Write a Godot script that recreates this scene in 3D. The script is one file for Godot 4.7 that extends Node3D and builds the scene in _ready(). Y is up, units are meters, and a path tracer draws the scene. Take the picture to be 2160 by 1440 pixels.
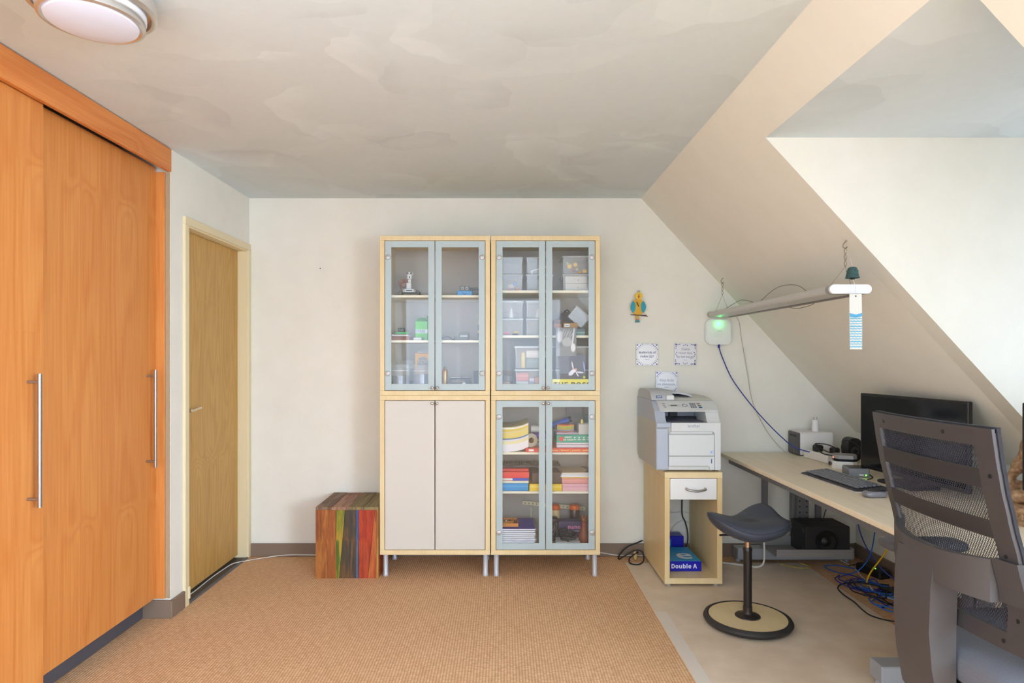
extends Node3D

# ---------------------------------------------------------------- geometry collector
class G:
	var v := PackedVector3Array()
	var n := PackedVector3Array()
	var xf := Transform3D()

	func tri(a: Vector3, b: Vector3, c: Vector3, na: Vector3, nb: Vector3, nc: Vector3) -> void:
		a = xf * a
		b = xf * b
		c = xf * c
		na = xf.basis * na
		nb = xf.basis * nb
		nc = xf.basis * nc
		if (b - a).cross(c - a).dot(na + nb + nc) > 0.0:
			v.append_array([a, c, b])
			n.append_array([na, nc, nb])
		else:
			v.append_array([a, b, c])
			n.append_array([na, nb, nc])

	func quad(a: Vector3, b: Vector3, c: Vector3, d: Vector3, out: Vector3) -> void:
		var m := (c - a).cross(d - b).normalized()
		if m.dot(out) < 0.0:
			m = -m
		tri(a, b, c, m, m, m)
		tri(a, c, d, m, m, m)

	func box(c: Vector3, s: Vector3, bev := 0.0, turn := Basis()) -> void:
		var keep := xf
		xf = xf * Transform3D(turn, c)
		var h := s / 2.0
		bev = minf(bev, minf(h.x, minf(h.y, h.z)) * 0.9)
		for i in 3:
			var j := (i + 1) % 3
			var k := (i + 2) % 3
			for si in [-1.0, 1.0]:
				var p := []
				for q in [[-1, -1], [1, -1], [1, 1], [-1, 1]]:
					var w := Vector3()
					w[i] = h[i] * si
					w[j] = (h[j] - bev) * q[0]
					w[k] = (h[k] - bev) * q[1]
					p.append(w)
				var o := Vector3()
				o[i] = si
				quad(p[0], p[1], p[2], p[3], o)
				if bev > 0.0:
					for sj in [-1.0, 1.0]:
						var e := []
						for q in [[1, -1], [1, 1], [0, 1], [0, -1]]:
							var w := Vector3()
							w[i] = (h[i] if q[0] else h[i] - bev) * si
							w[j] = (h[j] - bev if q[0] else h[j]) * sj
							w[k] = (h[k] - bev) * q[1]
							e.append(w)
						var eo := Vector3()
						eo[i] = si
						eo[j] = sj
						quad(e[0], e[1], e[2], e[3], eo)
		if bev > 0.0:
			for sx in [-1.0, 1.0]:
				for sy in [-1.0, 1.0]:
					for sz in [-1.0, 1.0]:
						var o := Vector3(sx, sy, sz)
						var b := h - Vector3.ONE * bev
						var m := o.normalized()
						tri(Vector3(h.x, b.y, b.z) * o, Vector3(b.x, h.y, b.z) * o, Vector3(b.x, b.y, h.z) * o, m, m, m)
		xf = keep

	func span(a: Vector3, b: Vector3, bev := 0.0) -> void:
		box((a + b) / 2.0, (b - a).abs(), bev)

	func cyl(a: Vector3, b: Vector3, r0: float, r1 := -1.0, seg := 18, caps := true) -> void:
		if r1 < 0.0:
			r1 = r0
		var ax := (b - a).normalized()
		var u := ax.cross(Vector3.UP if absf(ax.y) < 0.9 else Vector3.RIGHT).normalized()
		var w := ax.cross(u)
		var slope := ax * ((r0 - r1) / maxf((b - a).length(), 1e-6))
		for i in seg:
			var t0 := TAU * i / seg
			var t1 := TAU * (i + 1) / seg
			var d0 := u * cos(t0) + w * sin(t0)
			var d1 := u * cos(t1) + w * sin(t1)
			var n0 := (d0 + slope).normalized()
			var n1 := (d1 + slope).normalized()
			tri(a + d0 * r0, a + d1 * r0, b + d1 * r1, n0, n1, n1)
			tri(a + d0 * r0, b + d1 * r1, b + d0 * r1, n0, n1, n0)
			if caps:
				tri(a, a + d0 * r0, a + d1 * r0, -ax, -ax, -ax)
				tri(b, b + d0 * r1, b + d1 * r1, ax, ax, ax)

	func lathe(prof: Array, seg := 24, at := Transform3D()) -> void:
		var keep := xf
		xf = xf * at
		var m := prof.size()
		var sn := []
		for i in m - 1:
			var d: Vector2 = prof[i + 1] - prof[i]
			sn.append(Vector2(d.y, -d.x).normalized())
		for i in m - 1:
			var n0: Vector2 = sn[i]
			var n1: Vector2 = sn[i]
			if i > 0 and sn[i - 1].dot(sn[i]) > 0.75:
				n0 = (sn[i - 1] + sn[i]).normalized()
			if i < m - 2 and sn[i + 1].dot(sn[i]) > 0.75:
				n1 = (sn[i + 1] + sn[i]).normalized()
			var p: Vector2 = prof[i]
			var q: Vector2 = prof[i + 1]
			for k in seg:
				var c0 := cos(TAU * k / seg)
				var s0 := sin(TAU * k / seg)
				var c1 := cos(TAU * (k + 1) / seg)
				var s1 := sin(TAU * (k + 1) / seg)
				var a := Vector3(p.x * c0, p.y, p.x * s0)
				var b := Vector3(p.x * c1, p.y, p.x * s1)
				var c := Vector3(q.x * c1, q.y, q.x * s1)
				var d := Vector3(q.x * c0, q.y, q.x * s0)
				var na := Vector3(n0.x * c0, n0.y, n0.x * s0)
				var nb := Vector3(n0.x * c1, n0.y, n0.x * s1)
				var nc := Vector3(n1.x * c1, n1.y, n1.x * s1)
				var nd := Vector3(n1.x * c0, n1.y, n1.x * s0)
				if p.x > 1e-5:
					tri(a, b, c, na, nb, nc)
				if q.x > 1e-5:
					tri(a, c, d, na, nc, nd)
		xf = keep

	func ball(c: Vector3, r: Vector3, seg := 16, rings := 10) -> void:
		for i in rings:
			for k in seg:
				var p := []
				for q in [[0, 0], [0, 1], [1, 1], [1, 0]]:
					var la: float = PI * (i + q[0]) / rings
					var lo: float = TAU * (k + q[1]) / seg
					p.append(Vector3(sin(la) * cos(lo), cos(la), sin(la) * sin(lo)))
				var nn := []
				for d in p:
					nn.append((d / r).normalized())
				if i > 0:
					tri(c + p[0] * r, c + p[1] * r, c + p[2] * r, nn[0], nn[1], nn[2])
				if i < rings - 1:
					tri(c + p[0] * r, c + p[2] * r, c + p[3] * r, nn[0], nn[2], nn[3])

	# a polygon in x, y drawn out from z0 to z1
	func prism(poly: PackedVector2Array, z0: float, z1: float, at := Transform3D()) -> void:
		var keep := xf
		xf = xf * at
		var ar := 0.0
		var m := poly.size()
		for i in m:
			ar += poly[i].cross(poly[(i + 1) % m])
		var sg := 1.0 if ar > 0.0 else -1.0
		var sn := []
		for i in m:
			var d := poly[(i + 1) % m] - poly[i]
			sn.append(Vector2(d.y, -d.x).normalized() * sg)
		for i in m:
			var a := poly[i]
			var b := poly[(i + 1) % m]
			var me: Vector2 = sn[i]
			var pr: Vector2 = sn[(i + m - 1) % m]
			var nx: Vector2 = sn[(i + 1) % m]
			var na: Vector2 = (me + pr).normalized() if me.dot(pr) > 0.8 else me
			var nb: Vector2 = (me + nx).normalized() if me.dot(nx) > 0.8 else me
			var p0 := Vector3(a.x, a.y, z0)
			var p1 := Vector3(b.x, b.y, z0)
			var p2 := Vector3(b.x, b.y, z1)
			var p3 := Vector3(a.x, a.y, z1)
			var n0 := Vector3(na.x, na.y, 0)
			var n1 := Vector3(nb.x, nb.y, 0)
			tri(p0, p1, p2, n0, n1, n1)
			tri(p0, p2, p3, n0, n1, n0)
		var ix := Geometry2D.triangulate_polygon(poly)
		var zd := Vector3(0, 0, signf(z1 - z0))
		for i in range(0, ix.size(), 3):
			var a := poly[ix[i]]
			var b := poly[ix[i + 1]]
			var c := poly[ix[i + 2]]
			tri(Vector3(a.x, a.y, z0), Vector3(b.x, b.y, z0), Vector3(c.x, c.y, z0), -zd, -zd, -zd)
			tri(Vector3(a.x, a.y, z1), Vector3(b.x, b.y, z1), Vector3(c.x, c.y, z1), zd, zd, zd)
		xf = keep

	# smooth sheet f(u, v); normals follow du x dv, turned by flip
	func sheet(nu: int, nv: int, f: Callable, flip := false) -> void:
		var p := []
		for i in nu + 1:
			var row := []
			for j in nv + 1:
				row.append(f.call(float(i) / nu, float(j) / nv))
			p.append(row)
		var e := 0.002
		var nn := []
		for i in nu + 1:
			var row := []
			for j in nv + 1:
				var u := float(i) / nu
				var w := float(j) / nv
				var du: Vector3 = f.call(u + e, w) - f.call(u - e, w)
				var dv: Vector3 = f.call(u, w + e) - f.call(u, w - e)
				var c := du.cross(dv).normalized()
				row.append(-c if flip else c)
			nn.append(row)
		for i in nu:
			for j in nv:
				tri(p[i][j], p[i + 1][j], p[i + 1][j + 1], nn[i][j], nn[i + 1][j], nn[i + 1][j + 1])
				tri(p[i][j], p[i + 1][j + 1], p[i][j + 1], nn[i][j], nn[i + 1][j + 1], nn[i][j + 1])

	func tube(ctrl: Array, r: float, seg := 7, sub := 6) -> void:
		var pts := []
		var m := ctrl.size()
		for i in m - 1:
			var a: Vector3 = ctrl[maxi(i - 1, 0)]
			var b: Vector3 = ctrl[i]
			var c: Vector3 = ctrl[i + 1]
			var d: Vector3 = ctrl[mini(i + 2, m - 1)]
			for k in sub:
				pts.append(b.cubic_interpolate(c, a, d, float(k) / sub))
		pts.append(ctrl[m - 1])
		var u := Vector3.ZERO
		var ru := []
		var rw := []
		for i in pts.size():
			var t: Vector3 = (pts[mini(i + 1, pts.size() - 1)] - pts[maxi(i - 1, 0)]).normalized()
			if u == Vector3.ZERO:
				u = t.cross(Vector3.UP if absf(t.y) < 0.9 else Vector3.RIGHT).normalized()
			u = (u - t * u.dot(t)).normalized()
			ru.append(u)
			rw.append(t.cross(u))
		for i in pts.size() - 1:
			for k in seg:
				var c0 := cos(TAU * k / seg)
				var s0 := sin(TAU * k / seg)
				var c1 := cos(TAU * (k + 1) / seg)
				var s1 := sin(TAU * (k + 1) / seg)
				var a: Vector3 = ru[i] * c0 + rw[i] * s0
				var b: Vector3 = ru[i] * c1 + rw[i] * s1
				var c: Vector3 = ru[i + 1] * c1 + rw[i + 1] * s1
				var d: Vector3 = ru[i + 1] * c0 + rw[i + 1] * s0
				tri(pts[i] + a * r, pts[i] + b * r, pts[i + 1] + c * r, a, b, c)
				tri(pts[i] + a * r, pts[i + 1] + c * r, pts[i + 1] + d * r, a, c, d)
		for e in [0, pts.size() - 1]:
			var q: Vector3 = pts[e]
			var o: Vector3 = (pts[0] - pts[1] if e == 0 else pts[e] - pts[e - 1]).normalized()
			for k in seg:
				var a: Vector3 = ru[e] * cos(TAU * k / seg) + rw[e] * sin(TAU * k / seg)
				var b: Vector3 = ru[e] * cos(TAU * (k + 1) / seg) + rw[e] * sin(TAU * (k + 1) / seg)
				tri(q, q + a * r, q + b * r, o, o, o)

	func mesh() -> ArrayMesh:
		var ar := []
		ar.resize(Mesh.ARRAY_MAX)
		ar[Mesh.ARRAY_VERTEX] = v
		ar[Mesh.ARRAY_NORMAL] = n
		var m := ArrayMesh.new()
		m.add_surface_from_arrays(Mesh.PRIMITIVE_TRIANGLES, ar)
		return m


# ---------------------------------------------------------------- scene helpers
var taken := {}
var mats := {}
var T := {}

func numbered(called: String) -> String:
	if not taken.has(called):
		taken[called] = 0
		return called
	taken[called] += 1
	return "%s_%03d" % [called, taken[called]]

func thing(called: String, label: String, category: String, at := Vector3.ZERO, turn := 0.0, group := "") -> Node3D:
	var o := Node3D.new()
	o.name = numbered(called)
	add_child(o)
	o.position = at
	o.rotation.y = turn
	o.set_meta("label", label)
	o.set_meta("category", category)
	if group:
		o.set_meta("group", group)
	return o

func part(parent: Node, called: String, g: G, m: Material, label := "") -> MeshInstance3D:
	var o := MeshInstance3D.new()
	o.name = called
	o.mesh = g.mesh()
	o.material_override = m
	parent.add_child(o, true)
	if label:
		o.set_meta("label", label)
	return o

func struct(called: String, g: G, m: Material, label := "") -> MeshInstance3D:
	var o := part(self, called, g, m, label)
	o.set_meta("kind", "structure")
	return o

# a collector that takes room coordinates for a thing placed anywhere
func gw(t: Node3D) -> G:
	var g := G.new()
	g.xf = t.transform.affine_inverse()
	return g

func gl() -> G:
	return G.new()

func c8(r: int, g: int, b: int, a := 255) -> Color:
	return Color8(r, g, b, a)

func mk(color: Color, rough := 0.5, metal := 0.0) -> StandardMaterial3D:
	var key := "%s|%.3f|%.3f" % [color.to_html(), rough, metal]
	if mats.has(key):
		return mats[key]
	var m := StandardMaterial3D.new()
	m.albedo_color = color
	m.roughness = rough
	m.metallic = metal
	if color.a < 1.0:
		m.transparency = BaseMaterial3D.TRANSPARENCY_ALPHA
	mats[key] = m
	return m

func glow(color: Color, k: float) -> StandardMaterial3D:
	var m := StandardMaterial3D.new()
	m.albedo_color = color
	m.emission_enabled = true
	m.emission = color
	m.emission_energy_multiplier = k
	return m

func textured(tex: Texture2D, rough: float, per_metre: Vector3, world := false, tint := Color.WHITE) -> StandardMaterial3D:
	var m := StandardMaterial3D.new()
	m.albedo_color = tint
	m.albedo_texture = tex
	m.roughness = rough
	m.uv1_triplanar = true
	m.uv1_world_triplanar = world
	m.uv1_triplanar_sharpness = 8.0
	m.uv1_scale = per_metre
	return m

func relief(m: StandardMaterial3D, tex: Texture2D, cm: float) -> StandardMaterial3D:
	m.heightmap_enabled = true
	m.heightmap_texture = tex
	m.heightmap_scale = cm
	return m

func noise_image(w: int, h: int, freq: float, seed_: int, octaves := 3) -> Image:
	var fn := FastNoiseLite.new()
	fn.seed = seed_
	fn.frequency = freq
	fn.fractal_octaves = octaves
	return fn.get_seamless_image(w, h)

# streaky timber: base and dark tones, grain up the picture (or along it)
func wood(base: Color, dark: Color, seed_: int, rings := 5.0, lying := false, size := 512) -> ImageTexture:
	var fine := noise_image(size, 32, 0.09, seed_, 3)
	fine.resize(size, size, Image.INTERPOLATE_CUBIC)
	var mid := noise_image(128, 32, 0.02, seed_ + 7, 2)
	mid.resize(size, size, Image.INTERPOLATE_CUBIC)
	var im := Image.create(size, size, false, Image.FORMAT_RGB8)
	for y in size:
		for x in size:
			var f := fine.get_pixel(x, y).r
			var d := mid.get_pixel(x, y).r
			var ring := 0.5 + 0.5 * sin(d * rings * TAU)
			im.set_pixel(x, y, base.lerp(dark, clampf(0.55 * f + 0.25 * d + 0.28 * ring * ring - 0.1, 0.0, 1.0)))
	if lying:
		im.rotate_90(CLOCKWISE)
	return ImageTexture.create_from_image(im)

# old painted timber: three tones worn through one another along the grain
func worn(c1: Color, c2: Color, c3: Color, seed_: int) -> ImageTexture:
	var size := 256
	var streak := noise_image(size, 24, 0.03, seed_, 3)
	streak.resize(size, size, Image.INTERPOLATE_CUBIC)
	var patch := noise_image(size, 96, 0.015, seed_ + 5, 4)
	patch.resize(size, size, Image.INTERPOLATE_CUBIC)
	var fine := noise_image(size, 40, 0.2, seed_ + 9, 2)
	fine.resize(size, size, Image.INTERPOLATE_CUBIC)
	var im := Image.create(size, size, false, Image.FORMAT_RGB8)
	for y in size:
		for x in size:
			var c := c1.lerp(c2, smoothstep(0.35, 0.7, patch.get_pixel(x, y).r))
			c = c.lerp(c3, smoothstep(0.5, 0.85, streak.get_pixel(x, y).r) * 0.6)
			im.set_pixel(x, y, c.darkened(0.22 * fine.get_pixel(x, y).r))
	return ImageTexture.create_from_image(im)

func grain_tex(size: int, freq: float, seed_: int, octaves := 3) -> ImageTexture:
	return ImageTexture.create_from_image(noise_image(size, size, freq, seed_, octaves))

# mottled flat colour
func mottled(a: Color, b: Color, freq: float, seed_: int, size := 256) -> ImageTexture:
	var nz := noise_image(size, size, freq, seed_, 4)
	var im := Image.create(size, size, false, Image.FORMAT_RGB8)
	for y in size:
		for x in size:
			im.set_pixel(x, y, a.lerp(b, nz.get_pixel(x, y).r))
	return ImageTexture.create_from_image(im)

# woven sisal: ribs run along z; returns colour and height
func sisal(size: int, ribs: int) -> Array:
	var col := Image.create(size, size, false, Image.FORMAT_RGB8)
	var hgt := Image.create(size, size, false, Image.FORMAT_L8)
	var rng := RandomNumberGenerator.new()
	rng.seed = 11
	var knots := ribs * 2
	var tone := PackedFloat32Array()
	tone.resize(ribs * knots)
	for i in tone.size():
		tone[i] = rng.randf()
	var lo := c8(180, 126, 82)
	var hi := c8(250, 212, 168)
	var nz := noise_image(size, size, 0.12, 5, 2)
	for y in size:
		for x in size:
			var u := float(x) / size * ribs
			var rib := int(u)
			var w := float(y) / size * knots + (0.5 if rib % 2 else 0.0)
			var kn := int(w) % knots
			var a := sin(fposmod(u, 1.0) * PI)
			var b := sin(fposmod(w, 1.0) * PI)
			var h := a * (0.55 + 0.45 * b)
			var t := clampf(0.40 * a + 0.3 * tone[rib * knots + kn] + 0.3 * nz.get_pixel(x, y).r, 0.0, 1.0)
			col.set_pixel(x, y, lo.lerp(hi, t))
			hgt.set_pixel(x, y, Color(h, h, h))
	return [ImageTexture.create_from_image(col), ImageTexture.create_from_image(hgt)]

# fan-shaped plaster brush strokes, hard on the outer edge
func brushed(size: int, base: float, seed_: int, count: int, depth: float) -> ImageTexture:
	var f := PackedFloat32Array()
	f.resize(size * size)
	f.fill(base)
	var rng := RandomNumberGenerator.new()
	rng.seed = seed_
	for s in count:
		var cx := rng.randf() * size
		var cy := rng.randf() * size
		var r := rng.randf_range(0.06, 0.15) * size
		var sq := rng.randf_range(0.45, 1.0)
		var tw := rng.randf() * PI
		var wob := rng.randf() * TAU
		var a0 := rng.randf() * TAU
		var half := rng.randf_range(0.7, 1.3)
		var amp := rng.randf_range(-depth, depth)
		for y in range(int(cy - r), int(cy + r) + 1):
			for x in range(int(cx - r), int(cx + r) + 1):
				var d := Vector2(x - cx, y - cy).rotated(tw)
				d.y /= sq
				var l := d.length() / r * (1.0 + 0.07 * sin(d.angle() * 5.0 + wob) + 0.03 * sin(d.angle() * 13.0 + wob))
				if l < 0.45 or l > 1.0:
					continue
				var da := absf(wrapf(d.angle() - a0, -PI, PI))
				if da > half:
					continue
				var k := smoothstep(0.45, 0.95, l) * smoothstep(half, half - 0.5, da)
				f[posmod(y, size) * size + posmod(x, size)] += amp * k
	var fine := noise_image(size, size, 0.05, seed_ + 3, 3)
	var im := Image.create(size, size, false, Image.FORMAT_RGB8)
	for y in size:
		for x in size:
			var q := clampf(f[y * size + x], base - depth * 1.6, base + depth * 1.3) + (fine.get_pixel(x, y).r - 0.5) * 0.012
			im.set_pixel(x, y, Color(q * 0.945, q * 0.985, q))
	return ImageTexture.create_from_image(im)

func words(parent: Node, called: String, s: String, h: float, at: Transform3D, m: Material, serif := false, bold := false) -> MeshInstance3D:
	var f := SystemFont.new()
	f.font_names = PackedStringArray(["Droid Serif" if serif else "Droid Sans"])
	f.font_weight = 700 if bold else 400
	var tm := TextMesh.new()
	tm.text = s
	tm.font = f
	tm.font_size = 40
	tm.pixel_size = h / 40.0
	tm.depth = 0.0006
	tm.curve_step = 2.0
	var o := MeshInstance3D.new()
	o.name = called
	o.mesh = tm
	o.material_override = m
	o.transform = at
	parent.add_child(o, true)
	return o

func at(x: float, y: float, z: float, turn := 0.0) -> Transform3D:
	return Transform3D(Basis(Vector3.UP, turn), Vector3(x, y, z))

func rrect(w: float, h: float, r: float, seg := 5, cx := 0.0, cy := 0.0) -> PackedVector2Array:
	var p := PackedVector2Array()
	for q in [[1, 1, 0.0], [-1, 1, PI / 2], [-1, -1, PI], [1, -1, PI * 1.5]]:
		for i in seg + 1:
			var t: float = q[2] + PI / 2 * i / seg
			p.append(Vector2(cx + q[0] * (w / 2 - r) + r * cos(t), cy + q[1] * (h / 2 - r) + r * sin(t)))
	return p

func disc(r: float, seg := 20, cx := 0.0, cy := 0.0, ry := -1.0) -> PackedVector2Array:
	var p := PackedVector2Array()
	for i in seg:
		p.append(Vector2(cx + r * cos(TAU * i / seg), cy + (ry if ry > 0 else r) * sin(TAU * i / seg)))
	return p

# flat ring in x, y between two radii
func ring(g: G, r0: float, r1: float, z0: float, z1: float, at_ := Transform3D(), seg := 40) -> void:
	g.lathe([Vector2(r0, z0), Vector2(r1, z0), Vector2(r1, z1), Vector2(r0, z1), Vector2(r0, z0)], seg, at_ * Transform3D(Basis(Vector3.RIGHT, PI / 2), Vector3.ZERO))

func window_light(called: String, where: Vector3, facing: Vector3, size: Vector2, energy: float, color: Color) -> void:
	var l := AreaLight3D.new()
	l.name = called
	add_child(l)
	l.look_at_from_position(where, where + facing, Vector3.UP)
	l.area_size = size
	l.light_energy = energy
	l.light_color = color
	l.shadow_enabled = true
	l.area_range = 12.0

const XL := -1.709      # plastered wall with the door
const ZB := -4.297      # back wall
const ZR := 3.0        # wall behind the camera
const CEIL := 2.40
const XK := 2.362       # knee wall under the roof slope
const YK := 0.831
const XS := 0.92        # where the slope leaves the ceiling
const DZ0 := -2.622     # dormer: far cheek, near cheek, ceiling
const DZ1 := -1.51
const EZ0 := -0.1     # a second, wider dormer beside the camera
const EZ1 := 1.7
const DY := 2.234
const DX := 1.072

func _ready() -> void:
	view()
	materials()
	room()
	wardrobe()
	ceiling_lamp()
	cabinets()
	printer_corner()
	desk()
	stool()
	office_chair()
	wall_things()
	hanging_things()
	cabinet_contents()
	desk_things()
	floor_things()

func view() -> void:
	var cam := Camera3D.new()
	cam.name = "camera"
	add_child(cam)
	cam.position = Vector3(0, 1.337, 0)
	cam.projection = Camera3D.PROJECTION_FRUSTUM
	cam.near = 0.05
	cam.far = 60.0
	cam.size = 0.05 * 1440.0 / 1350.0
	cam.frustum_offset = Vector2(0.05 * 17.0 / 1350.0, 0.05 * 32.0 / 1350.0)
	cam.current = true
	var env := Environment.new()
	env.background_mode = Environment.BG_SKY
	var sky := Sky.new()
	var sm := ProceduralSkyMaterial.new()
	sm.sky_top_color = c8(205, 222, 245)
	sm.sky_horizon_color = c8(240, 245, 250)
	sm.ground_horizon_color = c8(170, 175, 160)
	sm.ground_bottom_color = c8(120, 125, 105)
	sm.sky_energy_multiplier = 0.9
	sky.sky_material = sm
	env.sky = sky
	env.tonemap_mode = Environment.TONE_MAPPER_LINEAR
	env.tonemap_exposure = 1.38
	env.sdfgi_enabled = true
	env.ssao_enabled = true
	env.ssil_enabled = true
	var we := WorldEnvironment.new()
	we.name = "daylight"
	we.environment = env
	add_child(we)
	# daylight that comes in through the windows: behind the camera, the dormer in view, the dormer beside the camera
	var day := c8(208, 228, 253)
	window_light("rear_window_daylight", Vector3(-0.35, 1.43, ZR - 0.03), Vector3(0, -0.02, -1), Vector2(2.58, 1.72), 7.2, day)
	window_light("dormer_window_daylight", Vector3(2.43, 1.55, -2.066), Vector3(-1, -0.02, 0), Vector2(0.98, 1.18), 0.36, day)
	window_light("side_window_daylight", Vector3(2.43, 1.55, (EZ0 + EZ1) / 2), Vector3(-1, -0.02, 0), Vector2(1.66, 1.18), 23.0, day)

func materials() -> void:
	var stucco := grain_tex(512, 0.16, 21, 3)
	var plaster := mottled(c8(245, 241, 230), c8(240, 236, 224), 0.02, 3)
	T.wall = relief(textured(plaster, 0.93, Vector3.ONE * 0.7, true), stucco, 0.025)
	T.ceiling = relief(textured(brushed(1024, 0.915, 5, 150, 0.03), 0.92, Vector3.ONE * 0.3, true), stucco, 0.05)
	var sis := sisal(1024, 32)
	T.carpet = relief(textured(sis[0], 0.95, Vector3.ONE * 2.44, true), sis[1], 0.12)
	T.cherry = textured(wood(c8(226, 154, 84), c8(204, 119, 52), 31, 3.0), 0.42, Vector3(1.6, 0.7, 1.6))
	T.cherry_lying = textured(wood(c8(228, 148, 80), c8(202, 112, 50), 37, 3.0, true), 0.42, Vector3(0.7, 2.2, 0.7))
	T.oak = textured(wood(c8(214, 172, 100), c8(186, 140, 70), 41, 7.0), 0.5, Vector3(1.4, 0.6, 1.4))
	T.birch = textured(wood(c8(238, 216, 170), c8(228, 200, 146), 51, 2.0), 0.45, Vector3(1.4, 0.7, 1.4))
	T.birch_deep = textured(wood(c8(236, 212, 162), c8(224, 194, 138), 53, 2.0), 0.45, Vector3(1.4, 0.7, 1.4))
	T.desk = textured(wood(c8(246, 232, 206), c8(238, 218, 184), 57, 2.0), 0.4, Vector3(1.6, 0.8, 0.8))
	T.baseboard = mk(c8(136, 116, 100), 0.5)
	T.cream = mk(c8(236, 220, 180), 0.45)
	T.steel = mk(c8(168, 164, 162), 0.35, 0.9)
	T.alu = mk(c8(214, 212, 208), 0.3, 0.85)
	T.chrome = mk(c8(225, 225, 228), 0.15, 1.0)
	T.grey_metal = mk(c8(120, 120, 124), 0.45, 0.3)
	T.leg_grey = mk(c8(196, 200, 208), 0.4, 0.3)
	T.white = mk(c8(238, 236, 232), 0.45)
	T.door_white = mk(c8(216, 209, 198), 0.38)
	T.black = mk(c8(26, 26, 29), 0.5)
	T.black_gloss = mk(c8(18, 18, 21), 0.2)
	T.dark_grey = mk(c8(62, 62, 66), 0.55)
	T.mid_grey = mk(c8(128, 128, 130), 0.5)
	T.pane = mk(Color(0.93, 0.97, 0.98, 0.03), 0.02)
	T.frost = mk(Color(0.755, 0.815, 0.825, 0.9), 0.35)
	T.clear = mk(Color(0.9, 0.93, 0.95, 0.22), 0.12)
	T.clear_lid = mk(Color(0.88, 0.91, 0.92, 0.55), 0.2)
	T.blue_cable = mk(c8(36, 54, 150), 0.5)
	T.cyan_cable = mk(c8(30, 100, 190), 0.5)
	T.white_cable = mk(c8(226, 222, 214), 0.5)
	T.yellow_cable = mk(c8(240, 196, 24), 0.5)
	T.fabric_blue = relief(textured(mottled(c8(66, 72, 88), c8(52, 56, 68), 0.1, 14), 0.5, Vector3.ONE * 5), grain_tex(256, 0.3, 15), 0.01)
	T.knit = relief(textured(mottled(c8(60, 60, 68), c8(30, 30, 36), 0.3, 16), 0.9, Vector3.ONE * 8), grain_tex(256, 0.35, 17), 0.06)
	T.seat_cloth = relief(textured(mottled(c8(126, 128, 138), c8(100, 101, 110), 0.25, 18), 0.95, Vector3.ONE * 5), grain_tex(256, 0.35, 17), 0.03)
	T.mat = textured(mottled(c8(240, 220, 196), c8(224, 202, 176), 0.012, 19, 512), 0.42, Vector3.ONE * 0.8)
	T.card = textured(mottled(c8(190, 150, 104), c8(172, 132, 88), 0.05, 8), 0.85, Vector3.ONE * 4.0)

func roof_line(x: float) -> float:
	return CEIL - (x - XS) * (CEIL - YK) / (XK - XS)

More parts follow.
